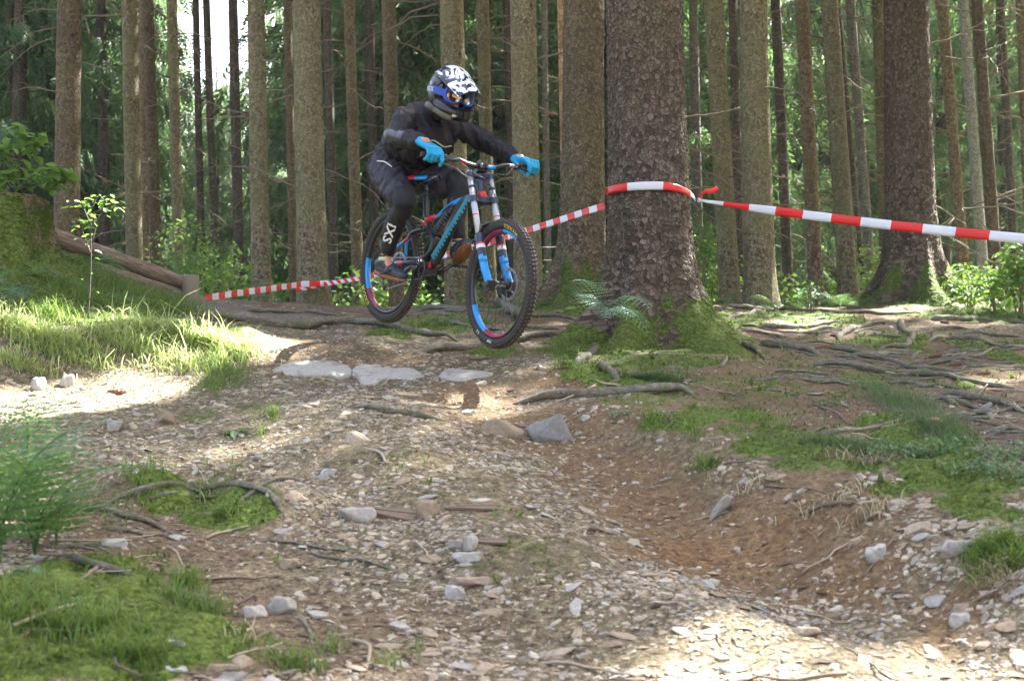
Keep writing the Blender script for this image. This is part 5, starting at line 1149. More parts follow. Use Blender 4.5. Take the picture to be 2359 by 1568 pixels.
def rock(x0, x1, y0, y1, label, m_, seed, hk=.55, depth=1.0, flat=1, sink=.25, yaw_=0.0, tilt=(0, 0), sub=4, name='stone', cat='stone'):
    """rock seen between columns x0..x1 and rows y0..y1 of the photograph"""
    g = G((x0 + x1) / 2, y0 * .35 + y1 * .65); w_ = (x1 - x0) / 2 * g[1] / F; h_ = (y1 - y0) * g[1] / F * hk
    me_ = rock_mesh(seed, w_ * 1.12, w_ * depth, h_, sub, .14, flat); me_.materials.append(m_)
    o_ = link(name, me_, None, label=label, cat=cat); o_.location = (g[0], g[1], g[2] + h_ * (.5 - sink)); o_.rotation_euler = (tilt[0], tilt[1], yaw_); return o_
def slab(out, label, thick, m_, seed, tilt=.34):
    P = np.array([(549 + .2659 * a_, 753 + .2659 * b_) for a_, b_ in out]); c = P.mean(0); g = G(*c); nrm_ = np.array([0, -math.sin(tilt), math.cos(tilt)]); o0 = g + nrm_ * .012
    W_ = []
    for px, py in P:
        u_ = U(px, py, 1.0); d_ = u_ - np.array([0, 0, CZ]); t_ = ((o0 - np.array([0, 0, CZ])) @ nrm_) / (d_ @ nrm_); W_.append(np.array([0, 0, CZ]) + d_ * t_)
    W_ = np.array(W_); W_ = spline(np.vstack([W_, W_[:1]]), 41)[:-1]; r_ = np.random.RandomState(seed); W_[:, :2] += r_.randn(40, 2) * .004; cc_ = W_.mean(0); V = []; k = 40
    rings = [(1.0, -thick), (1.03, -thick * .5), (1.0, -.006), (.96, 0), (.75, .004), (.5, .006), (.25, .006)]
    for s_, dz in rings: q = cc_ + (W_ - cc_) * s_; V.append(q + nrm_ * (dz + .007 * fbm(q[:, 0] * 14, q[:, 1] * 9, 3, seed % 5) + .012 * sstep(0, .2, fbm(q[:, 0] * 5 + seed, q[:, 1] * 3, 2, 2)))[:, None])
    V.append(cc_[None] + nrm_ * .006); V = np.vstack(V); F_ = [(i * k + j, i * k + (j + 1) % k, (i + 1) * k + (j + 1) % k, (i + 1) * k + j) for i in range(len(rings) - 1) for j in range(k)] + [((len(rings) - 1) * k + j, (len(rings) - 1) * k + (j + 1) % k, len(rings) * k) for j in range(k)]
    me_ = mesh('slab', V - g, F_, False); o_ = link('rock_slab', me_, m_, label=label, cat='rock'); o_.location = g
slab([(260,380),(400,330),(590,290),(760,290),(900,330),(980,370),(970,420),(860,450),(780,430),(560,430),(400,420)], 'leftmost of the three pale grey rock slabs across the trail, partly sunlit', .06, S_slab, 11)
slab([(985,370),(1040,325),(1180,330),(1280,350),(1500,350),(1600,400),(1680,450),(1760,455),(1660,485),(1560,485),(1380,450),(1260,460),(1180,500),(1070,500),(1030,420)], 'middle and longest pale slab of the rock step across the trail', .06, S_slab, 12)
slab([(1745,400),(1800,370),(1900,355),(2050,375),(2190,390),(2200,410),(2150,430),(1990,460),(1830,470),(1760,450)], 'right slab of the rock step, rounded, below the front wheel', .10, S_slab, 13)
rock(1204, 1322, 976, 1034, 'dark grey angular boulder jutting from the gully below the long root', S_dark, 14, .8, .6, 0, .25, -.3, (.1, -.25), name='boulder', cat='rock')
rock(1108, 1202, 974, 1020, 'brown weathered rock beside the dark grey boulder', S_tan, 15, .8, .7, 0, .3, .2, name='boulder', cat='rock')
rock(778, 864, 1156, 1210, 'large rounded grey stone bedded in the trail centre', S_slab, 16, .6, .9, 1, .35)
rock(958, 1014, 1158, 1204, 'tan angular stone beside splintered wood in mid trail', S_tan, 17, .8, .8, 0, .25)
rock(618, 684, 1374, 1424, 'chunky white stone, largest on the lower left trail', S_pale, 18, .9, .8, 1, .2)
rock(553, 612, 1392, 1436, 'pale stone lying left of the chunky white stone', S_pale, 19, .7, .8, 1, .25, .5)
rock(1022, 1074, 1352, 1388, 'white wedge stone below the pile of blue grey stones', S_pale, 20, .9, .6, 1, .2, -.4)
rock(1034, 1132, 1328, 1354, 'long flat tan stone lying across the lower trail', S_tan, 21, .8, .35, 1, .2, -.08)
rock(1640, 1686, 1146, 1202, 'grey slab standing tilted on edge under the right bank', S_slab, 22, .9, .5, 1, .15, .9, (.5, .3))
rock(1990, 2050, 1254, 1296, 'pale pointed slab lying below the dead twigs on the right bank', S_pale, 23, .8, .6, 1, .2, .5, (.1, -.2))
rock(2166, 2246, 1242, 1278, 'pale double slab under the right edge moss', S_pale, 24, .7, .55, 1, .25, .2)
rock(2182, 2234, 1414, 1446, 'rounded white stone at the foot of the right bank', S_pale, 25, .8, .8, 1, .2)
rock(1826, 1890, 1442, 1468, 'flat tan stone on the lower right trail', S_tan, 26, .7, .6, 1, .2, -.2)
rock(356, 410, 955, 984, 'tan angular stone below the sunlit grass bank', S_tan, 27, .9, .8, 0, .2, .3)
rock(244, 282, 968, 996, 'blue grey stone left of the tan angular one', S_grey, 28, .9, .8, 1, .2)
rock(228, 290, 1238, 1268, 'flat pale stone with a twig on it in the left hollow', S_pale, 29, .7, .6, 1, .2)
rock(648, 686, 1286, 1318, 'egg shaped beige stone left of centre on the slope', S_tan, 30, .8, .8, 1, .2)
rock(368, 428, 1470, 1504, 'pale oblong stone on the moss in the lower left corner area', S_pale, 31, .8, .5, 1, .2, -.5)
rock(382, 436, 1530, 1566, 'whitish stone on the moss at the very bottom left', S_pale, 32, .8, .7, 1, .2, .2)
rock(1028, 1066, 1245, 1270, 'blue grey stone at the left of the small stone pile', S_grey, 33, .9, .8, 1, .2)
rock(1066, 1100, 1240, 1280, 'white stone on top of the small stone pile', S_pale, 34, .9, .8, 1, .1)
rock(1040, 1110, 1268, 1296, 'grey base stone of the small stone pile', S_grey, 35, .7, .8, 1, .3)
rock(1855, 1900, 898, 914, 'pale square slate lying on the moss right of the huge spruce', S_pale, 36, .4, .8, 1, .25, .4)
rock(70, 104, 875, 905, 'blue white block on the sunlit gravel by the grass bank', S_pale, 37, .9, .8, 1, .2)
rock(140, 172, 868, 900, 'second pale block on the sunlit gravel by the grass bank', S_pale, 38, .9, .7, 1, .2, .4)
rock(1335, 1362, 955, 972, 'light triangular stone above the dark grey boulder', S_pale, 39, .8, .8, 1, .2)
rock(480, 545, 1530, 1550, 'narrow beige stone at the bottom edge of the moss', S_tan, 40, .8, .5, 1, .2)
rock(795, 850, 1000, 1030, 'cream rock on the slope under the slabs', S_tan, 42, .8, .7, 0, .25, .3)
rock(740, 775, 1078, 1100, 'small cream stone at the head of the pale streak', S_pale, 43, .8, .7, 1, .25, .1)

# ------------------------------------------------------------------ roots that cross the ground
M_root = NT('root_bark'); t = M_root; tc = t.n('NewGeometry').outputs['Position']; ms = t.n('Mapping'); ms.inputs['Scale'].default_value = (1, 1, 2.4); t.l(tc, ms.inputs[0])
n1 = t.noise(ms.outputs[0], 28, 7, .75, .6); c = t.ramp(n1.outputs[0], [(.28, (.045, .032, .025)), (.48, (.135, .115, .082)), (.62, (.24, .215, .16)), (.78, (.36, .335, .27))])
mo = t.ramp(t.noise(tc, 5, 5, .7).outputs[0], [(.53, (0, 0, 0)), (.62, (.85, .85, .85))]); gn = t.n('NewGeometry'); c = t.mix(mo, c, t.ramp(t.noise(tc, 60, 5, .7).outputs[0], [(.3, (.03, .045, .008)), (.7, (.14, .16, .05))]))
t.col(c); t.rough(.85); t.bump(t.math('ADD', n1.outputs[0], t.math('MULTIPLY', t.noise(tc, 150, 4, .7).outputs[0], .4)), .8, .010)
ROOTS = [ # pixels, radius px, label
 ([(468,734),(560,745),(650,754),(740,752),(820,748),(900,758),(980,772),(1060,786)], 10, 'long smooth root along the lip of the drop, below the rear wheel'),
 ([(950,812),(1040,807),(1110,800),(1180,792),(1240,779),(1300,770)], 9, 'pale root under the front wheel running to the huge spruce'),
 ([(1185,925),(1260,916),(1350,910),(1430,905),(1490,908),(1560,905),(1605,914)], 11, 'thick grey root above the orange gully below the huge spruce'),
 ([(805,934),(835,938),(880,944),(930,955),(980,964),(1035,970)], 8, 'half buried pale root across the gravel below the slabs'),
 ([(930,705),(1010,700),(1080,698),(1150,702),(1230,700)], 5, 'grey root on the crest behind the wheels'),
 ([(950,717),(1040,713),(1120,718),(1190,716)], 5, 'second grey root on the crest seen through the front wheel'),
 ([(985,735),(1050,748),(1120,758),(1170,768)], 5, 'root slanting down from the crest behind the front wheel'),
 ([(860,722),(930,728),(1000,726),(1070,732)], 4, 'slim root between the wheels on the crest'),
 ([(1170,735),(1240,728),(1300,722)], 5, 'root between front wheel and the mossy roots'),
 ([(238,1152),(300,1136),(380,1122),(440,1131),(520,1119),(600,1144),(640,1170),(668,1196)], 8, 'curved root over the mossy hump on the left slope'),
 ([(150,1172),(230,1165),(290,1180),(360,1205),(432,1242)], 7, 'reddish tipped root below the mossy hump'),
 ([(120,1262),(190,1290),(240,1312),(300,1336),(345,1352)], 9, 'knotty root pointing down the lower left slope'),
 ([(1646,713),(1786,714),(1961,724),(2136,724)], 5, 'long straight root along the far crest on the right'),
 ([(1674,741),(1733,725),(1765,717)], 5, 'root curving off the crest right of the huge spruce'),
 ([(1740,756),(1821,759),(1891,752),(1955,744)], 6, 'bowed root on the mossy flat right of the huge spruce'),
 ([(1859,767),(1905,759),(1936,755)], 6, 'short thick root stub below the bowed one'),
 ([(1926,788),(1954,770),(1989,756),(2045,745)], 6, 'pale root climbing over the round moss cushion'),
 ([(2073,738),(2076,755),(2097,773),(2104,790),(2076,804),(2020,811)], 7, 'hook shaped root in the middle of the root field'),
 ([(1730,794),(1803,804),(1856,811),(1908,826)], 8, 'thick dusty root running right from the huge spruce'),
 ([(1856,842),(1943,846),(2031,860),(2101,866),(2171,872),(2241,885),(2375,900)], 8, 'longest root crossing the right hand root field'),
 ([(1947,822),(2017,826),(2083,846),(2153,857),(2245,868)], 7, 'root joining the longest root from above'),
 ([(2129,790),(2188,783),(2258,790),(2304,801),(2375,799)], 6, 'arched root above the dark moss strip'),
 ([(2171,830),(2241,825),(2276,811),(2315,803)], 5, 'thin pale root meeting the arched root'),
 ([(2150,906),(2223,916),(2293,930),(2375,950)], 8, 'heavy double root at the right edge'),
 ([(2115,902),(2171,923),(2216,942)], 6, 'root forking below the heavy double root'),
 ([(2164,916),(2241,937),(2315,952)], 5, 'slim root under the heavy double root'),
 ([(2237,950),(2269,958),(2288,978)], 7, 'bent root piece near the red capped mushroom'),
 ([(2262,996),(2311,990),(2375,993)], 9, 'thick bark covered root at the right edge below the mushroom'),
 ([(2330,1010),(2370,1035)], 6, 'pale root end poking in from the right edge'),
 ([(2286,836),(2328,839),(2375,842)], 5, 'dark root at the right edge on the bright moss'),
 ([(2129,738),(2206,741),(2293,742),(2375,748)], 6, 'straight root behind the root field under the mossy tree'),
 ([(2136,763),(2188,759),(2245,759)], 4, 'fine root behind the arched root'),
 ([(1975,1066),(2031,1074),(2070,1090)], 9, 'thick dark root under the bilberry plants'),
 ([(1674,772),(1716,800),(1754,824)], 8, 'scaly root leaving the huge spruce to the right'),
 ([(1330,838),(1358,820),(1384,805)], 10, 'sawn off root end left of the huge spruce foot'),
 ([(1386,843),(1403,864),(1437,886)], 10, 'forked root below the huge spruce foot'),
 ([(1515,854),(1547,850),(1584,847)], 5, 'small root in the moss before the huge spruce'),
 ([(1880,800),(1960,812),(2040,822),(2100,828)], 5, 'dusty root through the reddish litter'),
 ([(1990,775),(2060,780),(2110,775)], 4, 'low root before the round moss cushion'),
 ([(2050,880),(2120,890),(2190,902)], 5, 'root below the longest root'),
 ([(1780,735),(1850,738),(1930,734)], 4, 'thin root on the moss under the crest root'),
 ([(1690,760),(1760,770),(1830,776)], 4, 'thin root close right of the huge spruce'),
 ([(2200,770),(2270,772),(2375,776)], 4, 'grey root at the back of the litter on the right'),
 ([(560,716),(640,722),(720,720),(800,728)], 4, 'root at the edge of the worn path left of the rear wheel'),
]
def root_mesh(P, rad_, seed):
    r_ = random.Random(seed); n_ = len(P); k = 9; T, N_, B_ = frames(P)
    V = []
    for i in range(n_):
        f_ = i / (n_ - 1); rr = rad_ * (1 - .45 * f_) * (.35 + .65 * min(1, f_ * 8)) * (.4 + .6 * min(1, (1 - f_) * 6)) * (1 + .22 * math.sin(i * .7 + seed) * math.sin(i * .33)) 
        for j in range(k):
            a = 2 * math.pi * j / k; V.append(P[i] + (N_[i] * math.cos(a) + B_[i] * math.sin(a)) * rr * (1 + .16 * math.sin(3 * a + i * .25 + seed) + .13 * math.sin(5 * a - i * .6) * math.sin(i * .4 + seed)))
    Fc = [(i * k + j, i * k + (j + 1) % k, (i + 1) * k + (j + 1) % k, (i + 1) * k + j) for i in range(n_ - 1) for j in range(k)] + [tuple(range(k))[::-1], tuple((n_ - 1) * k + j for j in range(k))]
    return mesh('root', np.array(V), Fc, True)
for i, (pp_, rp, lb) in enumerate(ROOTS):
    W_ = np.array([G(a, b_) for a, b_ in pp_]); L_ = np.linalg.norm(np.diff(W_, axis=0), axis=1).sum(); n_ = int(np.clip(L_ / .03, 12, 110)); P = spline(W_, n_)
    rad_ = rp * W_[:, 1].mean() / F * 1.3; r_ = np.random.RandomState(i); s_ = np.linspace(0, L_, n_)
    P[:, 0] += .025 * fbm(s_ * 3 + i * 7, s_ * 0 + i, 2, 1); P[:, 1] += .05 * fbm(s_ * 2.5 + i * 3, s_ * 0 + i + 5, 2, 2)
    e_ = np.minimum(1, np.minimum(np.arange(n_), np.arange(n_)[::-1]) / 5.0)
    zz = H(P[:, 0], P[:, 1]); ker = np.ones(5) / 5; zs = np.convolve(np.pad(zz, 2, 'edge'), ker, 'valid'); P[:, 2] = zs + rad_ * (.75 * e_ - .5 * (1 - e_)) + .3 * rad_ * np.sin(s_ * 7 + i)
    link('tree_root', root_mesh(P, rad_, i), M_root.m, label=lb, cat='root')
rq = random.Random(17)
for i in range(64):
    if i < 40: px, py = rq.uniform(1640, 2330), rq.uniform(715, 1010); lb = 'thin secondary root winding through the root field on the right'; ln = rq.uniform(.5, 1.7); dr = rq.gauss(-.12, .3) + (math.pi if rq.random() < .3 else 0)
    elif i < 54: px, py = rq.uniform(860, 1300), rq.uniform(700, 775); lb = 'thin root on the crest around the wheels'; ln = rq.uniform(.4, 1.2); dr = rq.gauss(0, .3)
    else: px, py = rq.uniform(60, 660), rq.uniform(1120, 1400); lb = 'thin root on the lower left slope'; ln = rq.uniform(.25, .6); dr = rq.gauss(-.3, .4)
    g = G(px, py); n_ = int(ln / .035) + 6; s_ = np.linspace(0, ln, n_); th_ = dr + 1.1 * np.cumsum(np.full(n_, 0.0)) + 1.3 * fbm(s_ * 1.6 + i * 5.3, s_ * 0 + i, 3, 1); dl = ln / (n_ - 1)
    P = np.stack([g[0] + np.cumsum(np.cos(th_)) * dl, g[1] + np.cumsum(np.sin(th_)) * dl, s_ * 0], 1); rad_ = rq.uniform(.007, .017) * (g[1] / 9) ** .3; e_ = np.minimum(1, np.minimum(np.arange(n_), np.arange(n_)[::-1]) / 5.0)
    P[:, 2] = H(P[:, 0], P[:, 1]) + rad_ * (.5 * e_ - .9 * (1 - e_)) + .5 * rad_ * np.sin(s_ * 9 + i); link('tree_root', root_mesh(P, rad_, 100 + i), M_root.m, label=lb, cat='root', group=lb.replace('root', 'roots', 1))
# ------------------------------------------------------------------ litter of needles and bark bits, twigs, cones
NL = 60000; x, y, r = spread(NL, 3.4, 13.5, 77, 1.25); m, l, o, p_ = masks(x, y); kp = r.rand(NL) < np.clip(.16 + l * 1.0 + .12 * o - m * .6, 0, 1); x, y = x[kp], y[kp]; n = len(x)
L_ = np.clip(np.exp(r.randn(n) * .45 - 4.35), .005, .04) ; yaw = r.uniform(0, 6.28, n); el = r.randn(n) * .16; z = H(x, y) + .004
d = np.stack([np.cos(yaw) * np.cos(el), np.sin(yaw) * np.cos(el), np.sin(el)], 1); N = normals(x, y); d -= N * ((d * N).sum(1) - np.abs(np.sin(el)) * .4)[:, None]; sd = np.cross(d, N); w_ = L_ * r.uniform(.08, .4, n); c = np.stack([x, y, z], 1)
V = np.stack([c - d * L_[:, None], c + sd * w_[:, None] + N * (.2 * w_)[:, None], c + d * L_[:, None] + N * (.1 * L_ * r.randn(n))[:, None], c - sd * w_[:, None] + N * (.2 * w_)[:, None]], 1)
lt_ = NT('litter_bits'); a = attr(lt_, 'tint'); lt_.col(lt_.ramp(a.outputs['Fac'], [(0, (.03, .018, .011)), (.35, (.10, .063, .038)), (.65, (.19, .125, .08)), (.85, (.3, .22, .145)), (1, (.4, .32, .24))])); lt_.rough(.85)
link('leaf_litter', mesh('litter', V.reshape(-1, 3), np.arange(n * 4).reshape(-1, 4), False, attrs={'tint': np.repeat(r.rand(n), 4)}), lt_.m, label='reddish brown needles and bark bits on the forest floor', cat='litter', kind='stuff')
M_tw2 = mat('fallen_twig', (.16, .115, .08), .85, var=.5, vs=25, bump=.4, bs=100); M_tw3 = mat('bleached_twig', (.34, .27, .19), .85, var=.3, vs=25)
TWV = []
for i in range(8):
    r_ = random.Random(400 + i); b = MB(); n_ = 8; p = [np.array([(-.5 + k / 7.0), r_.uniform(-.05, .05), r_.uniform(0, .03)]) for k in range(n_)]; b.tube(p, np.linspace(.022, .010, n_) * r_.uniform(.7, 1.3), 5)
    for k in range(r_.randint(0, 3)): q = p[r_.randint(2, 6)]; b.tube([q, q + np.array([r_.uniform(.05, .2), r_.choice((-1, 1)) * r_.uniform(.06, .2), r_.uniform(0, .08)])], [.01, .005], 4)
    TWV.append(b.me('twig'))
TWA = []
for m_ in (M_tw2, M_tw3):
    for me_ in TWV: c_ = me_.copy(); c_.materials.append(m_); TWA.append(c_)
def on_ground(name, me_, x_, y_, s_, yaw_, lift=0.0, tilt=.1, **kw):
    o_ = link(name, me_, None, **kw); o_.matrix_world = Matrix.Translation((x_, y_, H1(x_, y_) + lift)) @ ground_rot(x_, y_, yaw_, tilt).to_4x4() @ Matrix.Diagonal((*(s_ if isinstance(s_, tuple) else (s_, s_, s_)), 1)); return o_
def twig_region(px, py):
    if px > 1640 and py < 1040: return 'in the root field on the right'
    if py < 760: return 'on the crest of the trail'
    if px < 800 and py > 1040: return 'on the lower left slope'
    if px > 1500: return 'on the eroded right bank'
    return 'on the gravel slope'
xs, ys, r = spread(700, 3.6, 13.2, 55, 1.2); m, l, o, p_ = masks(xs, ys); kp = r.rand(700) < np.clip(.10 + .55 * l, 0, 1); xs, ys = xs[kp][:210], ys[kp][:210]
for a_, b_ in zip(xs, ys):
    i = random.randrange(16); px, py = Proj((a_, b_, H1(a_, b_))); rg = twig_region(px, py); kd = 'dark brown' if i < 8 else 'bleached'
    on_ground('twig', TWA[i], a_, b_, random.uniform(.09, .34), random.gauss(0, .8) if random.random() < .7 else random.uniform(0, 6.28), .004, .12, label='%s fallen twig %s' % (kd, rg), cat='twig', group='%s twigs %s' % (kd, rg))
for (pa, pb, rp, lb) in [((1180, 975), (1062, 1040), 0, None), ((840, 1038), (888, 1070), 5, 'bleached stick end at the top of the pale streak'), ((1385, 838), (1410, 812), 0, None), ((30, 1445), (175, 1395), 5, 'long pale curved stick on the lower left moss'),
   ((1660, 850), (1672, 825), 5, 'broken twig stump standing in the moss right of the huge spruce'), ((820, 1480), (848, 1530), 6, 'pale stick lying near the bottom centre'), ((1870, 1430), (1820, 1400), 0, None),
   ((2060, 1240), (1990, 1330), 4, 'dead dangling rootlet on the right bank'), ((1960, 1165), (1840, 1190), 7, 'grey stick in front of the rooty right bank'), ((1760, 1120), (1980, 1165), 3, 'thin long twig along the right bank'), ((1890, 940), (1955, 980), 3, 'jagged thin twig on the brown litter'), ((1900, 985), (1850, 1010), 3, 'short thin twig below the jagged one'), ((2280, 880), (2240, 925), 3, 'curved dry stem near the right edge')]:
    if not lb: continue
    A_, B_ = G(*pa), G(*pb); mid_ = (A_ + B_) / 2 + np.array([.02, .02, .01]); b = MB(); rw = rp * mid_[1] / F; P = spline([A_ + (0, 0, rw), mid_ + (0, 0, rw * 1.3), B_ + (0, 0, rw)], 12); P[:, 2] = np.maximum(P[:, 2], H(P[:, 0], P[:, 1]) + rw * .7); b.tube(P, np.linspace(rw, rw * .55, 12), 7); link('stick', b.me('stick'), M_tw3 if 'pale' in lb or 'bleach' in lb else M_tw2, label=lb, cat='stick')
# splintered wood in mid trail
for (px, py, yw, L_, lb) in [(905, 1190, -.35, .34, 'rotten splintered wood left of the tan angular stone'), (1085, 1155 + 18, .05, .2, 'brown splinter of wood right of the tan angular stone'), (1115, 1250, -.2, .17, 'slender splinter above the pile of stones')]:
    g = G(px, py); b = MB(); b.box((0, 0, .01), (1, .16, .05)); b.box((.1, .08, .02), (.8, .06, .05), np.array(Matrix.Rotation(.08, 3, 'Z'))); b.box((-.1, -.06, .015), (.7, .05, .06), np.array(Matrix.Rotation(-.1, 3, 'Z'))); me_ = b.me('splinter', False); me_.materials.append(M_tw2)
    on_ground('wood_splinter', me_, g[0], g[1], L_, yw, .005, .1, label=lb, cat='wood')
# spruce cones with scales
M_cone = mat('cone_brown', (.17, .085, .045), .75, var=.35, vs=60)
def cone_mesh():
    b = MB(); b.tube([(-.5, 0, 0), (-.4, 0, 0), (-.1, 0, 0), (.3, 0, 0), (.5, 0, 0)], [.05, .12, .15, .12, .04], 10)
    for i in range(70):
        t_ = i / 70; a = i * 2.4; rr = .15 * math.sin(math.pi * (.12 + .8 * t_)) ** .6 + .01; c_ = np.array([-.45 + .92 * t_, rr * math.cos(a), rr * math.sin(a)]); q = np.array([.10, .05 * math.cos(a), .05 * math.sin(a)]); w_ = np.array([0, -math.sin(a), math.cos(a)]) * .055
        b.add([c_ - w_, c_ + w_, c_ + q + w_ * .4, c_ + q - w_ * .4], [(0, 1, 2, 3)])
    me_ = b.me('cone', False); me_.materials.append(M_cone); return me_
CM = cone_mesh()
for (px, py, ln, yw, lb) in [(1900, 806, 48, .05, 'long spruce cone lying among the roots, largest of the cones'), (1822, 876, 22, 1.4, 'upright brown cone left of the pale square slate'), (1921, 875, 20, .1, 'small cone on the litter above the pale slate'), (1870, 769, 24, .1, 'cone beside the short root stub'), (1922, 776, 22, .0, 'cone under the pale climbing root'), (2046, 796, 20, .1, 'cone inside the hook shaped root'),
   (1780, 793, 34, -.1, 'cone on the dusty root right of the huge spruce'), (2137, 840, 26, .0, 'cone right of the hooked root'), (2200, 843, 26, .0, 'cone on the moss near the bright strip'), (2153, 824, 30, -.15, 'dark cone behind the standing root knob'), (2265, 865, 30, .05, 'pale cone at the right edge of the root field'), (1829, 908, 22, 1.5, 'upright cone just below the litter patch'), (1090, 742, 16, .2, 'cone behind the front wheel on the left'), (1175, 905, 18, .3, 'cone on the gravel left of the thick root'),
   (268, 908, 40, .1, 'cone on the shingle below the grass bank'), (1890, 1372, 26, -.4, 'dark cone on the lower right trail'), (2175, 745, 22, 0, 'cone under the mossy tree'), (1660, 980, 24, .9, 'cone half hidden in the moss above the gully')]:
    g = G(px, py); on_ground('spruce_cone', CM, g[0], g[1], ln * g[1] / F, yw, .012, .08, label=lb, cat='cone')
# the mushroom
g = G(2152, 982); k = g[1] / F; b = MB(); b.tube([(0, 0, 0), (0, 0, 8 * k), (0, 0, 12 * k)], [5 * k, 4.5 * k, 5 * k], 12); mr = empty('mushroom', g, label='brownish red capped mushroom in the grass near the right edge', cat='mushroom'); link('stem', b.me('stem'), mat('mushroom_stem', (.5, .42, .3), .7), mr)
b = MB(); b.tube([(0, 0, 9 * k), (0, 0, 11 * k), (0, 0, 16 * k), (0, 0, 20 * k), (0, 0, 21.5 * k)], [8 * k, 18 * k, 17 * k, 9 * k, 1 * k], 20); link('cap', b.me('cap'), mat('mushroom_cap', (.30, .13, .08), .45, var=.2), mr)
# ------------------------------------------------------------------ moss fuzz, grass
L_grass = foliage('grass_green', (.05, .10, .015), (.15, .24, .05), (.30, .42, .08), .45, .5)
L_sun = foliage('pale_grass_painted_sunlit', (.22, .30, .08), (.46, .53, .22), (.62, .70, .30), .45, .5)  # pale grass, colour lightened further to imitate strong sun on the bank
L_blue = foliage('bluish_grass', (.06, .11, .045), (.15, .23, .10), (.22, .34, .11), .4, .5)
L_moss = foliage('moss_green', (.045, .08, .01), (.19, .27, .05), (.2, .26, .04), .3, .8)
L_leaf = foliage('broad_leaf', (.07, .16, .035), (.17, .30, .07), (.26, .42, .06), .45, .45)
L_fern = foliage('fern_green', (.05, .12, .03), (.13, .24, .07), (.2, .36, .07), .4, .5)
L_fernb = foliage('bluish_fern', (.08, .16, .10), (.20, .31, .22), (.12, .24, .10), .25, .45)
L_fernd = foliage('dark_fern', (.025, .06, .018), (.085, .15, .05), (.14, .27, .06), .35, .5)
L_bil = foliage('bilberry_leaf', (.06, .13, .05), (.17, .27, .13), (.2, .36, .1), .35, .4)
L_straw = mat('dry_straw', (.36, .30, .17), .8, var=.3)
def fuzz(x, y, z, N, hgt, wid, name, m_, seed, label, lean=.5, cat='moss'):
    n = len(x); r = np.random.RandomState(seed); up = N + r.randn(n, 3) * lean * .5; up /= np.linalg.norm(up, axis=1)[:, None]; a = r.uniform(0, 6.28, n); s = np.stack([np.cos(a), np.sin(a), 0 * a], 1); c = np.stack([x, y, z], 1)
    s2 = np.stack([-np.sin(a), np.cos(a), 0 * a], 1)
    V = np.stack([c - s * wid[:, None], c + s * wid[:, None], c + up * hgt[:, None] + s * (wid * .9)[:, None], c + up * hgt[:, None] - s2 * (wid * .9)[:, None]], 1)
    F_ = (np.arange(n)[:, None, None] * 4 + np.array([[0, 1, 2], [0, 1, 3]])[None]).reshape(-1, 3)
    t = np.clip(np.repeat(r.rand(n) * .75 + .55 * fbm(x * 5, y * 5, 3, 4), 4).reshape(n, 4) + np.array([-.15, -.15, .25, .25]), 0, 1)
    return link(name, mesh(name, V.reshape(-1, 3), F_, False, attrs={'tint': t.ravel()}), m_, label=label, cat=cat, kind='stuff')
n0 = 110000; x, y, r = spread(n0, 3.4, 12.8, 91, 1.3); m, l, o, p_ = masks(x, y); kp = r.rand(n0) < sstep(.30, .85, m + .55 * fbm(x * 8, y * 8, 3, 1)); x, y = x[kp], y[kp]; n = len(x)
gz = H(x, y) + .02 * m[kp] * (fbm(x * 9, y * 9, 2, 2) + .35); hg = np.exp(r.randn(n) * .45 - 4.45) * (.6 + y / 14)
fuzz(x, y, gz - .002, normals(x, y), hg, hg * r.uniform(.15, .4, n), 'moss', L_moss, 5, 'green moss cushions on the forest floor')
def flare_moss(root_, foot, n, hmax, seed, r0, fl):
    """fuzz growing on the root flare, read off the trunk mesh itself"""
    tk = [c for c in root_.children if c.name.startswith('trunk')][0].data; nv = len(tk.vertices); V = np.empty(nv * 3, dtype=np.float32); tk.vertices.foreach_get('co', V); V = V.reshape(-1, 3).astype(float)
    N = np.empty(nv * 3, dtype=np.float32); tk.vertices.foreach_get('normal', N); N = N.reshape(-1, 3).astype(float); a = np.empty(nv * 4, dtype=np.float32); tk.attributes['moss'].data.foreach_get('color', a); a = a.reshape(-1, 4)[:, 0]
    w = a + .45 * fbm(V[:, 0] * 11 + V[:, 2] * 9, V[:, 1] * 11 - V[:, 2] * 5, 3, 2); ok = np.where((w > .55) & (N[:, 1] < .6) & (V[:, 2] > -.15))[0]; r = np.random.RandomState(seed)
    k = r.choice(ok, n); P = V[k] + r.randn(n, 3) * .006; Nk = N[k] + np.array([0, 0, .25]); h_ = r.uniform(.006, .018, n); up = Nk + r.randn(n, 3) * .45; up /= np.linalg.norm(up, axis=1)[:, None]; s = np.cross(up, r.randn(n, 3)); s /= np.linalg.norm(s, axis=1)[:, None]; wd = h_ * .3
    Vv = np.stack([P - s * wd[:, None], P + s * wd[:, None], P + up * h_[:, None]], 1); t = np.clip(np.repeat(r.rand(n) * .75, 3).reshape(n, 3) + np.array([-.1, -.1, .25]), 0, 1)
    link('moss', mesh('flare_moss', Vv.reshape(-1, 3), np.arange(n * 3).reshape(-1, 3), False, attrs={'tint': t.ravel()}), L_moss, root_, kind='stuff')
flare_moss(huge, hfoot, 15000, .8, 1, hr, .4); flare_moss(back, bfoot, 9000, .8, 2, br, .4); flare_moss(rgt, rfoot, 9000, .8, 3, rr_, .4)
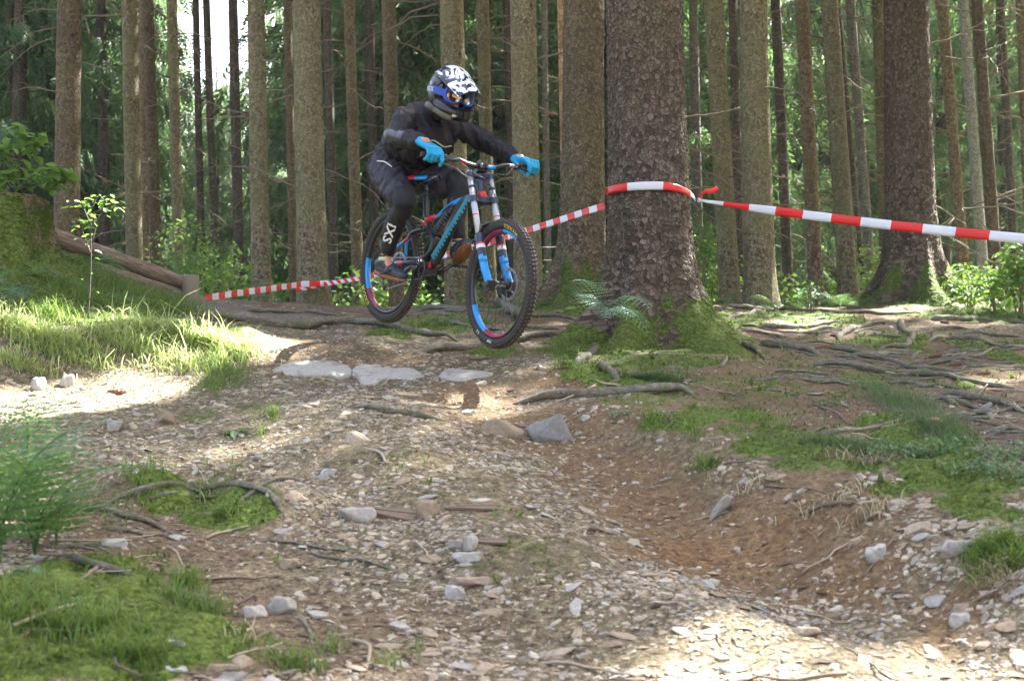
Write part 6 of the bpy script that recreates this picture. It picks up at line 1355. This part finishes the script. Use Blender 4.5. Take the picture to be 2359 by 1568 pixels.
def flakes(root_, n, zmax, seed, sz):
    """curled bark scales standing off the trunk"""
    tk = [c for c in root_.children if c.name.startswith('trunk')][0].data; nv = len(tk.vertices); V = np.empty(nv * 3, dtype=np.float32); tk.vertices.foreach_get('co', V); V = V.reshape(-1, 3).astype(float)
    N = np.empty(nv * 3, dtype=np.float32); tk.vertices.foreach_get('normal', N); N = N.reshape(-1, 3).astype(float)
    ok = np.where((N[:, 1] < .45) & (V[:, 2] > .35) & (V[:, 2] < zmax))[0]; r = np.random.RandomState(seed); k = r.choice(ok, n); c = V[k] + r.randn(n, 3) * .004; nn = N[k].copy(); nn[:, 2] = 0; nn /= np.linalg.norm(nn, axis=1)[:, None]
    e1 = np.cross(np.array([0, 0, 1.0]), nn); e2 = np.tile([0, 0, 1.0], (n, 1)); a = r.randn(n) * .5; f1 = e1 * np.cos(a)[:, None] + e2 * np.sin(a)[:, None]; f2 = -e1 * np.sin(a)[:, None] + e2 * np.cos(a)[:, None]
    s1 = sz * r.uniform(.5, 1.2, n); s2 = s1 * r.uniform(.6, 1.1, n); tl = r.uniform(-.1, .5, n) * s1
    loc = [(-.9, -.5), (0, -.95), (.9, -.5), (.95, .4), (0, 1), (-.95, .4)]; V2 = [c + nn * (.0035 + np.abs(tl) * .3)[:, None]]
    for u_, v_ in loc: V2.append(c + f1 * (u_ * s1 * r.uniform(.75, 1.1, n))[:, None] + f2 * (v_ * s2 * r.uniform(.75, 1.1, n))[:, None] + nn * (.001 + tl * (-.25 * v_) + np.abs(u_) * -.002)[:, None])
    V2 = np.stack(V2, 1); F_ = (np.arange(n)[:, None, None] * 7 + np.array([[0, j, j % 6 + 1] for j in range(1, 7)])[None]).reshape(-1, 3)
    link('bark_scales', mesh('bark_scales', V2.reshape(-1, 3), F_, False, attrs={'tint': np.repeat(r.rand(n), 7)}), M_scale, root_, kind='stuff')
t = NT('bark_scale'); a = attr(t, 'tint'); c = t.ramp(a.outputs['Fac'], [(0, (.05, .034, .026)), (.35, (.115, .088, .062)), (.7, (.17, .135, .095)), (.92, (.22, .18, .135)), (1, (.25, .185, .14))]); c = t.mix(.5, c, t.ramp(t.noise(t.coord(), 90, 4).outputs[0], [(.3, (.6, .6, .6)), (.7, (1.2, 1.2, 1.2))]), 'MULTIPLY'); t.col(c); t.rough(.85); M_scale = t.m
flakes(huge, 7500, 3.4, 1, .013); flakes(back, 4500, 4.0, 2, .013); flakes(rgt, 4000, 5.2, 3, .016)

def blades(base, L, lean, name, m_, label, seed, w=.0028, nseg=3, cat='grass', droop=1.0):
    n = len(base); r = np.random.RandomState(seed); a = r.uniform(0, 6.28, n); d = np.stack([np.cos(a), np.sin(a), 0 * a], 1); s = np.stack([-np.sin(a), np.cos(a), 0 * a], 1)
    V = []
    for k in range(nseg + 1):
        t_ = k / nseg; o_ = d * (lean * L * t_ ** 1.8)[:, None] + np.array([0, 0, 1.0]) * (L * (t_ - droop * .45 * lean * t_ ** 2.4))[:, None]; ww = (w * (1 - t_ ** 1.5) * r.uniform(.8, 1.3, n))[:, None]
        if k < nseg: V += [base + o_ - s * ww, base + o_ + s * ww]
        else: V.append(base + o_)
    V = np.stack(V, 1); m_v = 2 * nseg + 1; q = []
    for k in range(nseg - 1): q += [[2 * k, 2 * k + 1, 2 * k + 3], [2 * k, 2 * k + 3, 2 * k + 2]]
    q.append([2 * nseg - 2, 2 * nseg - 1, 2 * nseg]); F_ = (np.arange(n)[:, None, None] * m_v + np.array(q)[None]).reshape(-1, 3)
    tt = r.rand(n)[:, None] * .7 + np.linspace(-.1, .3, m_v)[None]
    return link(name, mesh(name, V.reshape(-1, 3), F_, False, attrs={'tint': np.clip(tt, 0, 1).ravel()}), m_, label=label, cat=cat, kind='stuff')
def patch_pts(spots, seed):
    """spots: px, py, spread x in px, spread y in px, count"""
    r = np.random.RandomState(seed); out = []
    for (px, py, rx, ry, n) in spots:
        g = G(px, py); sx = rx * g[1] / F; gy = abs(G0(px, py + max(ry, 4))[1] - g[1]); X = g[0] + r.randn(n) * sx * .55; Y = g[1] + r.randn(n) * min(max(gy, .04), 1.0) * .55; out.append(np.stack([X, Y, H(X, Y) - .004], 1))
    return np.vstack(out)
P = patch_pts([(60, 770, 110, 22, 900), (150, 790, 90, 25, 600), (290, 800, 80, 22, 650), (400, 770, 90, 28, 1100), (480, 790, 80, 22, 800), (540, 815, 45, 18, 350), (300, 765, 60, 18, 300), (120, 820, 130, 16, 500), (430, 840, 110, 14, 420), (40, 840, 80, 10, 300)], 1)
r = np.random.RandomState(8); blades(P, np.exp(r.randn(len(P)) * .45 - 2.35), r.uniform(.3, 1.5, len(P)), 'grass', L_sun, 'sunlit grass brightened in colour on the left bank', 1, .0034)
P = patch_pts([(330, 690, 90, 22, 900), (250, 660, 60, 25, 500), (180, 690, 60, 30, 300), (380, 710, 60, 12, 350), (420, 720, 50, 10, 200), (120, 735, 60, 14, 250)], 2)
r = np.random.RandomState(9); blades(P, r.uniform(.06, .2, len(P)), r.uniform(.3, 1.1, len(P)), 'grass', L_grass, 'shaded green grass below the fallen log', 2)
P = patch_pts([(515, 880, 45, 20, 330), (500, 850, 30, 12, 160), (1000, 748, 60, 8, 330), (950, 765, 40, 6, 120), (1090, 745, 50, 8, 160), (1305, 850, 26, 12, 120), (1320, 820, 30, 8, 60), (480, 1130, 26, 10, 40), (150, 1450, 220, 60, 420), (330, 1520, 150, 40, 260), (60, 1380, 120, 30, 160), (430, 1350, 40, 22, 150), (470, 1420, 60, 30, 190), (410, 1390, 30, 20, 70), (300, 1110, 30, 8, 60), (345, 1100, 30, 8, 60), (520, 1190, 36, 18, 60), (530, 1100, 30, 10, 40),
   (1630, 1075, 24, 10, 90), (1720, 975, 30, 10, 60), (1810, 990, 28, 8, 50), (1600, 1000, 24, 8, 50), (1500, 965, 24, 8, 50), (1180, 770, 18, 6, 40), (620, 960, 26, 8, 50), (600, 1000, 14, 8, 20), (960, 1500, 10, 6, 10), (640, 1290, 10, 4, 6), (2290, 1270, 60, 24, 260), (2340, 1300, 40, 30, 160), (680, 1540, 60, 20, 90), (760, 1500, 30, 14, 30), (900, 1540, 30, 10, 22)], 3)
r = np.random.RandomState(10); blades(P, r.uniform(.04, .15, len(P)), r.uniform(.4, 1.2, len(P)), 'grass', L_grass, 'small grass tufts scattered beside the trail', 3, .0026)
P = patch_pts([(1490, 875, 60, 10, 700), (1530, 880, 40, 8, 260), (1920, 1030, 110, 14, 900), (2000, 1050, 110, 14, 800), (2080, 930, 70, 25, 1100), (2150, 980, 60, 25, 900), (2010, 900, 50, 12, 350), (2180, 1010, 50, 14, 400), (2200, 715, 150, 8, 1000), (2050, 700, 80, 6, 420), (2320, 725, 80, 8, 500), (1330, 700, 60, 8, 260), (1650, 700, 30, 5, 120)], 4)
r = np.random.RandomState(11); blades(P, r.uniform(.04, .12, len(P)), r.uniform(.5, 1.3, len(P)), 'grass', L_blue, 'fine bluish green grass cushions on the right bank and crest', 4, .0016)
P = patch_pts([(2020, 1075, 70, 12, 130), (1930, 1060, 50, 10, 70), (2300, 1330, 50, 24, 120), (560, 1480, 50, 20, 40), (480, 1130, 16, 8, 14), (1640, 1110, 24, 10, 25), (1900, 1165, 90, 16, 60), (1750, 1120, 60, 14, 50), (90, 850, 40, 8, 80), (2000, 1190, 80, 20, 60)], 5)
r = np.random.RandomState(12); blades(P, r.uniform(.05, .14, len(P)), r.uniform(.8, 1.5, len(P)), 'dry_grass', L_straw, 'dry straw coloured grass hanging over the bank', 5, .002)

P = patch_pts([(50, 640, 110, 40, 1700), (140, 680, 110, 40, 1500), (60, 720, 120, 30, 900), (230, 720, 90, 24, 500), (2000, 1000, 200, 50, 300), (1750, 900, 160, 50, 260), (1900, 870, 300, 50, 420), (1480, 850, 160, 20, 400)], 6)
r = np.random.RandomState(14); blades(P, r.uniform(.018, .055, len(P)), r.uniform(.5, 1.4, len(P)), 'tall_moss', L_moss, 'shaggy tall moss on the mound and between the roots', 6, .004)
# ------------------------------------------------------------------ ferns: fronds with paired leaflets
def frond(seed, L=.5, np_=16, w=.13, droop=.5):
    r = random.Random(seed); V, Fc, ti = [], [], []; pts = [np.array([L * t_ * (1 - .12 * droop * t_), .03 * math.sin(3 * t_) * L, L * (.75 * t_ - (.55 + .5 * droop) * t_ ** 2)]) for t_ in np.linspace(0, 1, np_ + 1)]
    b, fc = tube(pts, np.linspace(.003, .0007, np_ + 1) * (L / .5 + .3), 4); V += list(b); Fc += fc; ti += [.1] * len(b)
    for i in range(2, np_ + 1):
        t_ = i / np_; ln = w * L / .5 * (math.sin(math.pi * min(1, t_ * .86 + .12)) ** .8) * (1.15 - .2 * t_) + .006; d = pts[i] - pts[i - 1]; d /= np.linalg.norm(d)
        for s in (-1, 1):
            dirn = np.array([d[0] * .35, s * 1.0, -.28 + r.uniform(-.1, .1)]); dirn /= np.linalg.norm(dirn); fw_ = d * (L / np_) * .62
            k = 6
            for j in range(k):
                f0, f1 = j / k, (j + 1) / k; a = pts[i] + dirn * ln * f0; c_ = pts[i] + dirn * ln * f1; hw = fw_ * (1 - f0 * .75); n_ = len(V)
                V += [a, a + hw * .55 + dirn * ln * .10, c_, a - hw * .45 + dirn * ln * .10]; Fc.append((n_, n_ + 1, n_ + 2, n_ + 3)); ti += [.3 + .5 * r.random()] * 4
    return mesh('frond', np.array(V), Fc, False, attrs={'tint': np.array(ti)})
FR = [frond(1, .5, 15, .19, .7), frond(2, .45, 14, .20, 1.1), frond(3, .55, 16, .17, .45)]
FRN = frond(4, .5, 10, .22, .35); FRN.materials.append(L_fernd)
FRm = {}
for nm, m_ in (('g', L_fern), ('b', L_fernb)):
    FRm[nm] = []
    for f_ in FR: c_ = f_.copy(); c_.materials.append(m_); FRm[nm].append(c_)
def fern(px, py, size, n, kind, label, seed, Y=None, az0=0, azr=3.14, name='fern', lift=0.0):
    g = G(px, py) if Y is None else np.array([*U(px, py, Y)[:2], 0]); 
    if Y is not None: g[2] = H1(g[0], g[1]) if lift == 0 else U(px, py, Y)[2]
    r = random.Random(seed); root_ = empty(name, g, label=label, cat='fern')
    for i in range(n):
        o_ = link('frond', r.choice(FRm[kind]), None, root_); s_ = size * r.uniform(.75, 1.15) / .5; o_.scale = (s_, s_, s_); o_.rotation_euler = (r.uniform(-.25, .25), r.uniform(-1.15, -.6) if (Y and Y < 6) else r.uniform(-.55, .1), az0 + azr * (2 * (i + .5) / n - 1) + r.uniform(-.2, .2))
fern(1392, 722, .36, 9, 'b', 'blue green fern growing on the front of the huge spruce foot', 1, Y=8.55, az0=-1.57, azr=2.6, lift=1)
fern(205, 610, .42, 8, 'g', 'fern arching over the fallen log', 2, Y=9.8)
fern(60, 640, .30, 7, 'g', 'fern on the mossy mound below the stump', 3); fern(150, 655, .26, 7, 'g', 'small fern right of the stump foot', 4); fern(25, 690, .3, 7, 'b', 'dark bluish fern at the left edge of the mound', 5)
fern(1790, 700, .34, 7, 'g', 'fern at the foot of the red dotted spruce', 6, Y=13.3); fern(2010, 690, .40, 8, 'g', 'fern left of the right hand mossy root', 7, Y=14.2); fern(1935, 690, .42, 8, 'g', 'fern fan between the leaning spruces', 8, Y=14.6); fern(1662, 705, .28, 6, 'g', 'low fern under the tape tail spruce', 9, Y=13.4)
fern(80, 1290, .60, 6, 'g', 'blurred fern close to the camera on the left', 10, Y=4.75); fern(0, 1290, .60, 6, 'g', 'second blurred fern at the left picture edge', 11, Y=4.6); fern(130, 1230, .40, 5, 'g', 'small blurred fern right of the two near ones', 12, Y=4.9); fern(40, 1200, .50, 5, 'g', 'fern tip above the near ferns on the sunlit gravel', 13, Y=5.3)
fern(290, 700, .25, 6, 'g', 'fern in the grass below the log', 14); fern(2235, 640, .5, 8, 'g', 'tall fern right of the moss footed tree', 15, Y=14.5)

# ------------------------------------------------------------------ broad leaved plants
def leaf_cloud(n, c, rad_, ls, seed, m_, name='foliage', parent=None, hang=.3):
    r = np.random.RandomState(seed); P = r.randn(n, 3); P /= np.linalg.norm(P, axis=1)[:, None]; P = P * (r.rand(n) ** .45)[:, None] * np.array(rad_) + np.array(c)
    P += .25 * np.array(rad_) * np.stack([fbm(P[:, 0] * 4, P[:, 2] * 4, 2, 0), fbm(P[:, 1] * 4, P[:, 2] * 4 + 7, 2, 1), fbm(P[:, 0] * 4 + 3, P[:, 1] * 4, 2, 2)], 1)
    a = r.uniform(0, 6.28, n); d = np.stack([np.cos(a), np.sin(a), -hang + r.randn(n) * .35], 1); d /= np.linalg.norm(d, axis=1)[:, None]; nn = np.array([0, 0, 1.0]) + r.randn(n, 3) * .45; s = np.cross(d, nn); s /= np.linalg.norm(s, axis=1)[:, None]; up = np.cross(s, d)
    L = ls * r.uniform(.6, 1.25, n); prof = [(0, 0, 0), (.3, .26, .05), (.62, .27, .04), (1, 0, -.12), (.62, -.27, .04), (.3, -.26, .05), (.45, 0, -.03)]
    V = np.stack([P + d * (L * u_)[:, None] + s * (L * v_)[:, None] + up * (L * w_)[:, None] for u_, v_, w_ in prof], 1)
    F_ = (np.arange(n)[:, None, None] * 7 + np.array([[0, 1, 6], [1, 2, 6], [2, 3, 6], [3, 4, 6], [4, 5, 6], [5, 0, 6]])[None]).reshape(-1, 3)
    return link(name, mesh(name, V.reshape(-1, 3), F_, False, attrs={'tint': np.repeat(r.rand(n), 7)}), m_, parent)
def shrub(px, py, Y, w, h, n, label, seed, ls=.06, m_=None, group=None, yoff=0.0):
    g = U(px, py, Y); z = H1(g[0], Y); root_ = empty('shrub', (g[0], Y, z), label=label, cat='shrub', group=group); r = random.Random(seed)
    b = MB()
    for i in range(6):
        e = np.array([r.uniform(-w, w) * .7, r.uniform(-w, w) * .6, h * r.uniform(.6, .95)]); b.tube(spline([(r.uniform(-.04, .04), 0, -.05), e * .5 + (0, 0, h * .12), e], 6), np.linspace(.008, .002, 6), 5)
    link('stems', b.me('stems'), M_twig, root_); leaf_cloud(n, (0, 0, h * .55), (w, w * .8, h * .5), ls, seed, m_ or L_leaf, 'foliage', root_); return root_
shrub(438, 690, 15.5, .5, 1.15, 800, 'bright leafy bush behind the fence post', 1); shrub(500, 690, 16.5, .55, 1.0, 800, 'leafy bush under the sky gap', 2); shrub(560, 690, 17, .45, .85, 600, 'low green bush right of the one under the sky gap', 3); shrub(640, 690, 17, .3, .35, 120, 'small green bush between the two taped spruces', 4)
shrub(1618, 690, 13.6, .16, 1.0, 420, 'tall narrow green bush just right of the huge spruce', 5, .055); shrub(1650, 690, 16, .4, 1.0, 500, 'green bush behind the tape tail spruce', 6)
shrub(2235, 700, 13.6, .35, .48, 400, 'bright sunlit bramble right of the moss footed tree', 7, .06); shrub(2300, 715, 13.0, .35, .5, 450, 'dense leafy bramble near the right edge', 8, .07); shrub(2350, 690, 12.4, .3, .75, 450, 'large leaved bramble at the right picture edge', 9, .08); shrub(2190, 690, 15.2, .3, .4, 160, 'low bush touching the right mossy root', 10)
shrub(1868, 700, 13.9, .16, .30, 60, 'small plant with pale glossy leaves between the spruces', 11, .07, L_bil); shrub(1900, 690, 15.5, .4, .35, 200, 'low green plants behind the pale leaved one', 12); shrub(1990, 690, 15.8, .4, .5, 200, 'leafy bush behind the fern fan', 13)
shrub(1255, 650, 15.5, .22, .5, 90, 'green leaves seen past the broad olive spruce', 14); shrub(1090, 700, 13.2, .15, .16, 30, 'tiny bright plant on the crest between the wheels', 15, .07); shrub(2060, 560, 16.5, .25, 1.1, 160, 'leafy climber stems left of the moss footed tree', 16); shrub(760, 700, 15, .2, .25, 80, 'low plants right of the taped stout spruce', 17)
r = random.Random(88)
for i in range(26):
    px = r.uniform(-20, 2380); Y = r.uniform(17.5, 27); g_ = 'hazy green bushes deep between the trunks'; shrub(px, 690, Y, r.uniform(.5, 1.0), r.uniform(.6, 1.5), 420, 'hazy green bush deep between the trunks', 100 + i, .10, group=g_)
# bilberry on the right bank
for i, (px, py, w_, h_, n_, lb) in enumerate([(2060, 1060, .16, .06, 260, 'low bilberry plants above the thick dark root'), (2180, 1050, .2, .07, 320, 'pale green bilberry patch near the right edge'), (2250, 1090, .2, .06, 300, 'bilberry patch at the lower right of the bank'), (2320, 1060, .14, .07, 240, 'yellowish bilberry at the right picture edge'), (2330, 1110, .12, .06, 200, 'bilberry with pale leaves under the yellowish one'), (1440, 960, .1, .03, 70, 'small leafy plants above the boulder'), (1900, 935, .1, .03, 70, 'tiny leafy plants on the litter'), (60, 1330, .05, .04, 14, 'pale leaved seedling on the lower left moss'), (545, 1040 - 40, .05, .03, 20, 'tiny sprout on the left slope'), (1030, 752, .2, .04, 160, 'ground leaves on the crest between the wheels')]):
    g = G(px, py); root_ = empty('bilberry_plant' if 'bilberry' in lb else 'small_plant', g, label=lb, cat='plant'); leaf_cloud(n_, (0, 0, h_ * .6), (w_, w_ * .8, h_ * .7), .022 if w_ > .06 else .05, 300 + i, L_bil, 'foliage', root_)
    b = MB(); r = random.Random(i)
    for k in range(14): e = np.array([r.uniform(-w_, w_) * .8, r.uniform(-w_, w_) * .6, h_ * r.uniform(.6, 1.1)]); b.tube([(e[0] * .7, e[1] * .7, -.02), e], [.0016, .0008], 4)
    link('stems', b.me('stems'), M_tw2, root_)
# stump on the mound with a leafy sapling on top
sc_ = U(-32, 560, 9.55); zg = H1(sc_[0], sc_[1]); topz = U(0, 440, 9.2)[2]; sh = topz - zg
stump = empty('tree_stump', (sc_[0], sc_[1], zg), label='broad sawn stump coated in moss at the left edge', cat='stump')
me_, _, _ = trunk_mesh(None, np.array([.0, 0, 1.0]), sh, .40, .385, 110, .10, 6, 88, np.concatenate([[-.5, -.2], np.linspace(0, sh, 50)]), .7, .016, 0, (sc_[0], sc_[1], zg)); link('trunk', me_, B_brown, stump)
flare_moss(stump, None, 8000, 1, 4, .4, .3)
b = MB(); b.tube([(0, 0, sh - .03), (0, 0, sh + .004)], [.385, .375], 40); b.box((-.05, .2, sh + .03), (.62, .06, .07), np.array(Matrix.Rotation(.1, 3, 'Z'))); link('sawn_top', b.me('sawn_top', False), mat('old_wood', (.17, .13, .09), .9, var=.4, vs=20, bump=.5, bs=50), stump)
def sapling(base, stems, label, seed, ls=.07, nl=5, m_=None):
    root_ = empty('sapling', base, label=label, cat='sapling'); r = random.Random(seed); b = MB(); lf_ = []
    for st in stems:
        P = spline(st, 14); b.tube(P, np.linspace(.006, .0015, 14), 5)
        for i in range(3, 14):
            for k in range(nl if i > 8 else nl // 2): lf_.append(P[i] + np.array([r.uniform(-.05, .05), r.uniform(-.05, .05), r.uniform(-.03, .03)]))
    link('stem', b.me('stem'), M_twigd, root_); P = np.array(lf_); n = len(P); rs = np.random.RandomState(seed); a = rs.uniform(0, 6.28, n); d = np.stack([np.cos(a), np.sin(a), -.25 + rs.randn(n) * .25], 1); d /= np.linalg.norm(d, axis=1)[:, None]; s = np.cross(d, np.array([0, 0, 1.0]) + rs.randn(n, 3) * .3); s /= np.linalg.norm(s, axis=1)[:, None]; up = np.cross(s, d); L = ls * rs.uniform(.6, 1.2, n)
    prof = [(0, 0, 0), (.25, .22, .05), (.5, .28, .06), (.78, .17, .0), (1, 0, -.12), (.78, -.17, 0), (.5, -.28, .06), (.25, -.22, .05), (.5, 0, -.02)]
    vm = [mesh('leaf', np.array([(u_, v_, w_) for u_, v_, w_ in prof]), [(j, (j + 1) % 8, 8) for j in range(8)], False, attrs={'tint': np.full(9, q)}) for q in (.1, .35, .6, .9)]
    for m2 in vm: m2.materials.append(m_ or L_leaf)
    for i in range(min(n, 290)):
        o_ = link('leaf', rs.choice(vm), None, root_); o_.matrix_local = Matrix.Translation(Vector(P[i])) @ Matrix((Vector(d[i]), Vector(s[i]), Vector(up[i]))).transposed().to_4x4() @ Matrix.Diagonal((L[i], L[i], L[i], 1))
B0 = U(40, 452, 9.4); R_ = lambda px, py, dy=0.0: U(px, py, 9.4 + dy) - B0
sapling(B0, [[R_(40, 452), R_(50, 400), R_(40, 340, -.1), R_(30, 290)], [R_(42, 452), R_(70, 410, -.1), R_(110, 390, -.15), R_(150, 400, -.1)], [R_(38, 452), R_(20, 410), R_(0, 360), R_(-20, 330)], [R_(42, 450), R_(60, 420, .1), R_(90, 400, .15), R_(120, 425, .1)], [R_(45, 440), R_(60, 380), R_(80, 340, .05), R_(95, 315)], [R_(30, 440), R_(15, 420, -.1), R_(5, 400, -.1), R_(-15, 410, -.1)], [R_(45, 440), R_(80, 425), R_(130, 420), R_(165, 395)]], 'leafy sapling sprouting from the mossy stump at the left edge', 5, .105, 5)
g = G(202, 735); B0 = g.copy(); yy = g[1]; R_ = lambda px, py: U(px, py, yy) - B0
sapling(B0, [[R_(202, 735), R_(208, 640), R_(210, 540), R_(206, 455)]], 'thin wispy sapling standing before the log fence', 6, .05, 2)
sapling(B0 + np.array([0, .02, 0]), [[R_(209, 560), R_(225, 500), R_(250, 480), R_(270, 470)], [R_(208, 520), R_(190, 480), R_(180, 465), R_(172, 475)], [R_(208, 480), R_(225, 450), R_(240, 462), R_(262, 455)], [R_(209, 590), R_(190, 540), R_(185, 520), R_(180, 500)]], 'leafy side shoots of the wispy sapling', 7, .05, 2)

# ------------------------------------------------------------------ log barrier and post
t = NT('barked_log'); tc = t.coord(); mp = t.n('Mapping'); mp.inputs['Scale'].default_value = (1, 9, 9); t.l(tc, mp.inputs[0]); n1 = t.noise(mp.outputs[0], 6, 6, .7); c = t.ramp(n1.outputs[0], [(.3, (.05, .032, .022)), (.5, (.16, .11, .075)), (.7, (.30, .24, .18))]); kn = t.vor(tc, 3.2); c = t.mix(t.ramp(kn.outputs['Distance'], [(.06, (1, 1, 1)), (.10, (0, 0, 0))]), c, (.06, .035, .02)); t.col(c); t.rough(.8); t.bump(n1.outputs[0], .5, .006); M_log = t.m
def log(pa, Ya, pb, Yb, r_, label, nm='log'):
    A_, B_ = U(*pa, Ya), U(*pb, Yb); d = B_ - A_; L = np.linalg.norm(d); b = MB(); ns = 24; P = [(L * i / ns, .002 * math.sin(i * .5), .002 * math.sin(i * .8)) for i in range(ns + 1)]; b.tube(P, [r_ * (1.06 - .12 * i / ns + .02 * math.sin(i * 1.9)) for i in range(ns + 1)], 18)
    o_ = link(nm, b.me('log'), M_log, label=label, cat='log'); dv = Vector(d).normalized(); o_.matrix_world = Matrix.Translation(Vector(A_)) @ dv.to_track_quat('X', 'Z').to_matrix().to_4x4(); return o_
log((95, 536), 9.75, (424, 653), 10.75, .062, 'fallen grey brown log sloping down to the short post'); log((215, 615), 9.95, (424, 681), 10.75, .045, 'lower brown log lying under the sloping one')
pt = U(439, 693, 10.7); zb = H1(pt[0], pt[1]); hp_ = (U(439, 634, 10.7)[2] - zb); b = MB(); b.tube([(0, 0, -.15), (0, 0, .05), (0, 0, hp_ - .012), (.0, 0, hp_)], [.068, .066, .064, .060], 22); o_ = link('wooden_post', b.me('post'), mat('weathered_post', (.20, .165, .115), .85, var=.35, vs=12, bump=.6, bs=40), label='short sawn wooden post at the end of the logs', cat='post'); o_.location = (pt[0], pt[1], zb)

# ------------------------------------------------------------------ barrier tape
def tape_mat(name, c):
    t = NT(name); nz = t.noise(t.coord(), 30, 4, .6, 1.0); t.col(t.mix(nz.outputs[0], c, [min(1, v * 1.15) for v in c])); t.rough(.28); t.b.inputs['Coat Weight'].default_value = .3; t.bump(nz.outputs[0], .5, .006); t.translucent(c, .25); return t.m
T_red = tape_mat('tape_red', (.72, .02, .012)); T_white = tape_mat('tape_white', (.74, .75, .78))
def tape(P, w_, label, stripe_, up=None, twist=0.0, start=0, chev=0.0, nP=None, wob=.006, seed=0):
    """ribbon through P; up = direction of its width; stripes of equal length, each its own faces"""
    P = np.asarray(P, float); L = np.concatenate([[0], np.cumsum(np.linalg.norm(np.diff(P, axis=0), axis=1))]); ns = max(4, int(L[-1] / stripe_ * 4)); s = np.linspace(0, L[-1], ns + 1); Q = np.stack([np.interp(s, L, P[:, k]) for k in range(3)], 1); W_ = np.broadcast_to(w_, (len(P),)); Wd = np.interp(s, L, W_)
    U_ = np.array([[0, 0, 1.0]]) if up is None else np.asarray(up, float); U_ = np.stack([np.interp(s, L, np.broadcast_to(U_, (len(P), 3))[:, k]) for k in range(3)], 1); T = np.gradient(Q, axis=0); T /= np.linalg.norm(T, axis=1)[:, None]; U_ = U_ - T * (U_ * T).sum(1)[:, None]; U_ /= np.linalg.norm(U_, axis=1)[:, None]; B_ = np.cross(T, U_)
    if twist: a = twist * s / L[-1]; U_ = U_ * np.cos(a)[:, None] + B_ * np.sin(a)[:, None]; B_ = np.cross(T, U_)
    k = 5; V = []
    for j in range(k):
        f_ = j / (k - 1) - .5; V.append(Q + U_ * (Wd * f_)[:, None] + T * (chev * Wd * f_)[:, None] + B_ * (wob * (.25 - f_ * f_) * 2 + wob * .5 * fbm(s * 14 + seed, s * 0 + j * 1.3, 2, 1))[:, None])
    V = np.stack(V, 1).reshape(-1, 3); Fc = []; mi = []
    for i in range(ns):
        for j in range(k - 1): Fc.append((i * k + j, (i + 1) * k + j, (i + 1) * k + j + 1, i * k + j + 1)); mi.append((int((s[i] + 1e-6) / stripe_) + start) % 2)
    me_ = mesh('tape', V, np.array(Fc), True, mi); o_ = link('barrier_tape', me_, [T_red, T_white], label=label, cat='tape', group='red and white barrier tape'); so = o_.modifiers.new('thick', 'SOLIDIFY'); so.thickness = .0012; return o_
# wrap round the huge trunk
cx, cy = None, None; zt = U(1480, 437, 9.3)[2]; kz = (zt - hfoot[2]) / hax[2]; cc = hfoot + hax * kz; Rt = .318
ang = np.linspace(math.pi * 1.06, math.pi * 1.93, 34); Pw = np.array([[cc[0] + Rt * math.cos(a), cc[1] + Rt * math.sin(a), zt + .008 + (-.055 * max(0, (a - 4.9) / 1.1) ** 1.5)] for a in ang])
tape(Pw, np.concatenate([np.full(22, .056), np.linspace(.054, .028, 12)]), 'crinkled tape wrapped round the huge spruce', .235, wob=.004, seed=4, start=0)
kn = Pw[-1] + np.array([.02, -.03, -.005]); E2 = U(2900, 592, 6.9); n_ = 24; sg = np.linspace(0, 1, n_); Pt = kn + (E2 - kn) * sg[:, None] - np.array([0, 0, 1.0]) * (.035 * 4 * sg * (1 - sg))[:, None]
tape(Pt, np.minimum(.058, .014 + .9 * sg * .3), 'taut tape from the knot on the huge spruce to the right edge', .215, wob=.004, seed=2, start=1)
bk_ = MB(); bk_.ring(kn + (0, 0, 0), (1, .2, 0), .012, .007, 12, 6); link('tape_knot', bk_.me('knot'), T_white, label='small tape knot on the right side of the huge spruce', cat='knot')
tape(np.array([kn, kn + (.02, -.01, .05), kn + (.06, -.02, .065), kn + (.10, -.02, .058), kn + (.13, -.03, .082)]), [.012, .02, .035, .04, .035], 'loose red tail of tape fluttering beside the knot', .40, up=(.0, .3, 1), wob=.02, seed=9, start=0)
# behind: from the huge spruce past the big mossy one to the taped stout spruce and the post
A1 = U(1392, 474, 9.75); A2 = U(1118, 562, 11.4); A3 = U(833, 641, 12.9); A4 = U(742, 655, 13.2)
Pb = np.array([A1 + (A2 - A1) * q for q in np.linspace(0, 1, 8)] + [A2 + (A3 - A2) * q for q in np.linspace(.1, 1, 9)]); tape(Pb, .052, 'slanting tape between the two big spruces, running behind the bicycle', .105, seed=5, start=0, chev=.25)
Pc = np.array([A3 + (A4 - A3) * q for q in np.linspace(0, 1, 8)] + [U(682, 668, 13.15)]); tape(Pc, .042, 'twisted chevron striped tape reaching the stout spruce', .045, seed=6, chev=.9)
A5 = U(757, 652, 13.25); A6 = U(700, 654, 13.05); A7 = U(474, 686, 10.9); Pd = np.array([A5, U(730, 654, 13.1), A6] + [A6 + (A7 - A6) * q for q in np.linspace(.1, 1, 9)]); tape(Pd, .055, 'tape running from the stout spruce down to the short post', .125, seed=7, start=1)
# ------------------------------------------------------------------ air between the far trunks
hz = NT('haze'); hz.t.nodes.remove(hz.b); pv = hz.n('VolumePrincipled'); pv.inputs['Density'].default_value = 0.0007; pv.inputs['Color'].default_value = (.86, .95, .92, 1); pv.inputs['Anisotropy'].default_value = .3
hz.l(pv.outputs[0], hz.out.inputs['Volume'])
b = MB(); b.box((0, 45, 8), (160, 190, 34)); link('haze', b.me('haze', False), hz.m, kind='stuff')
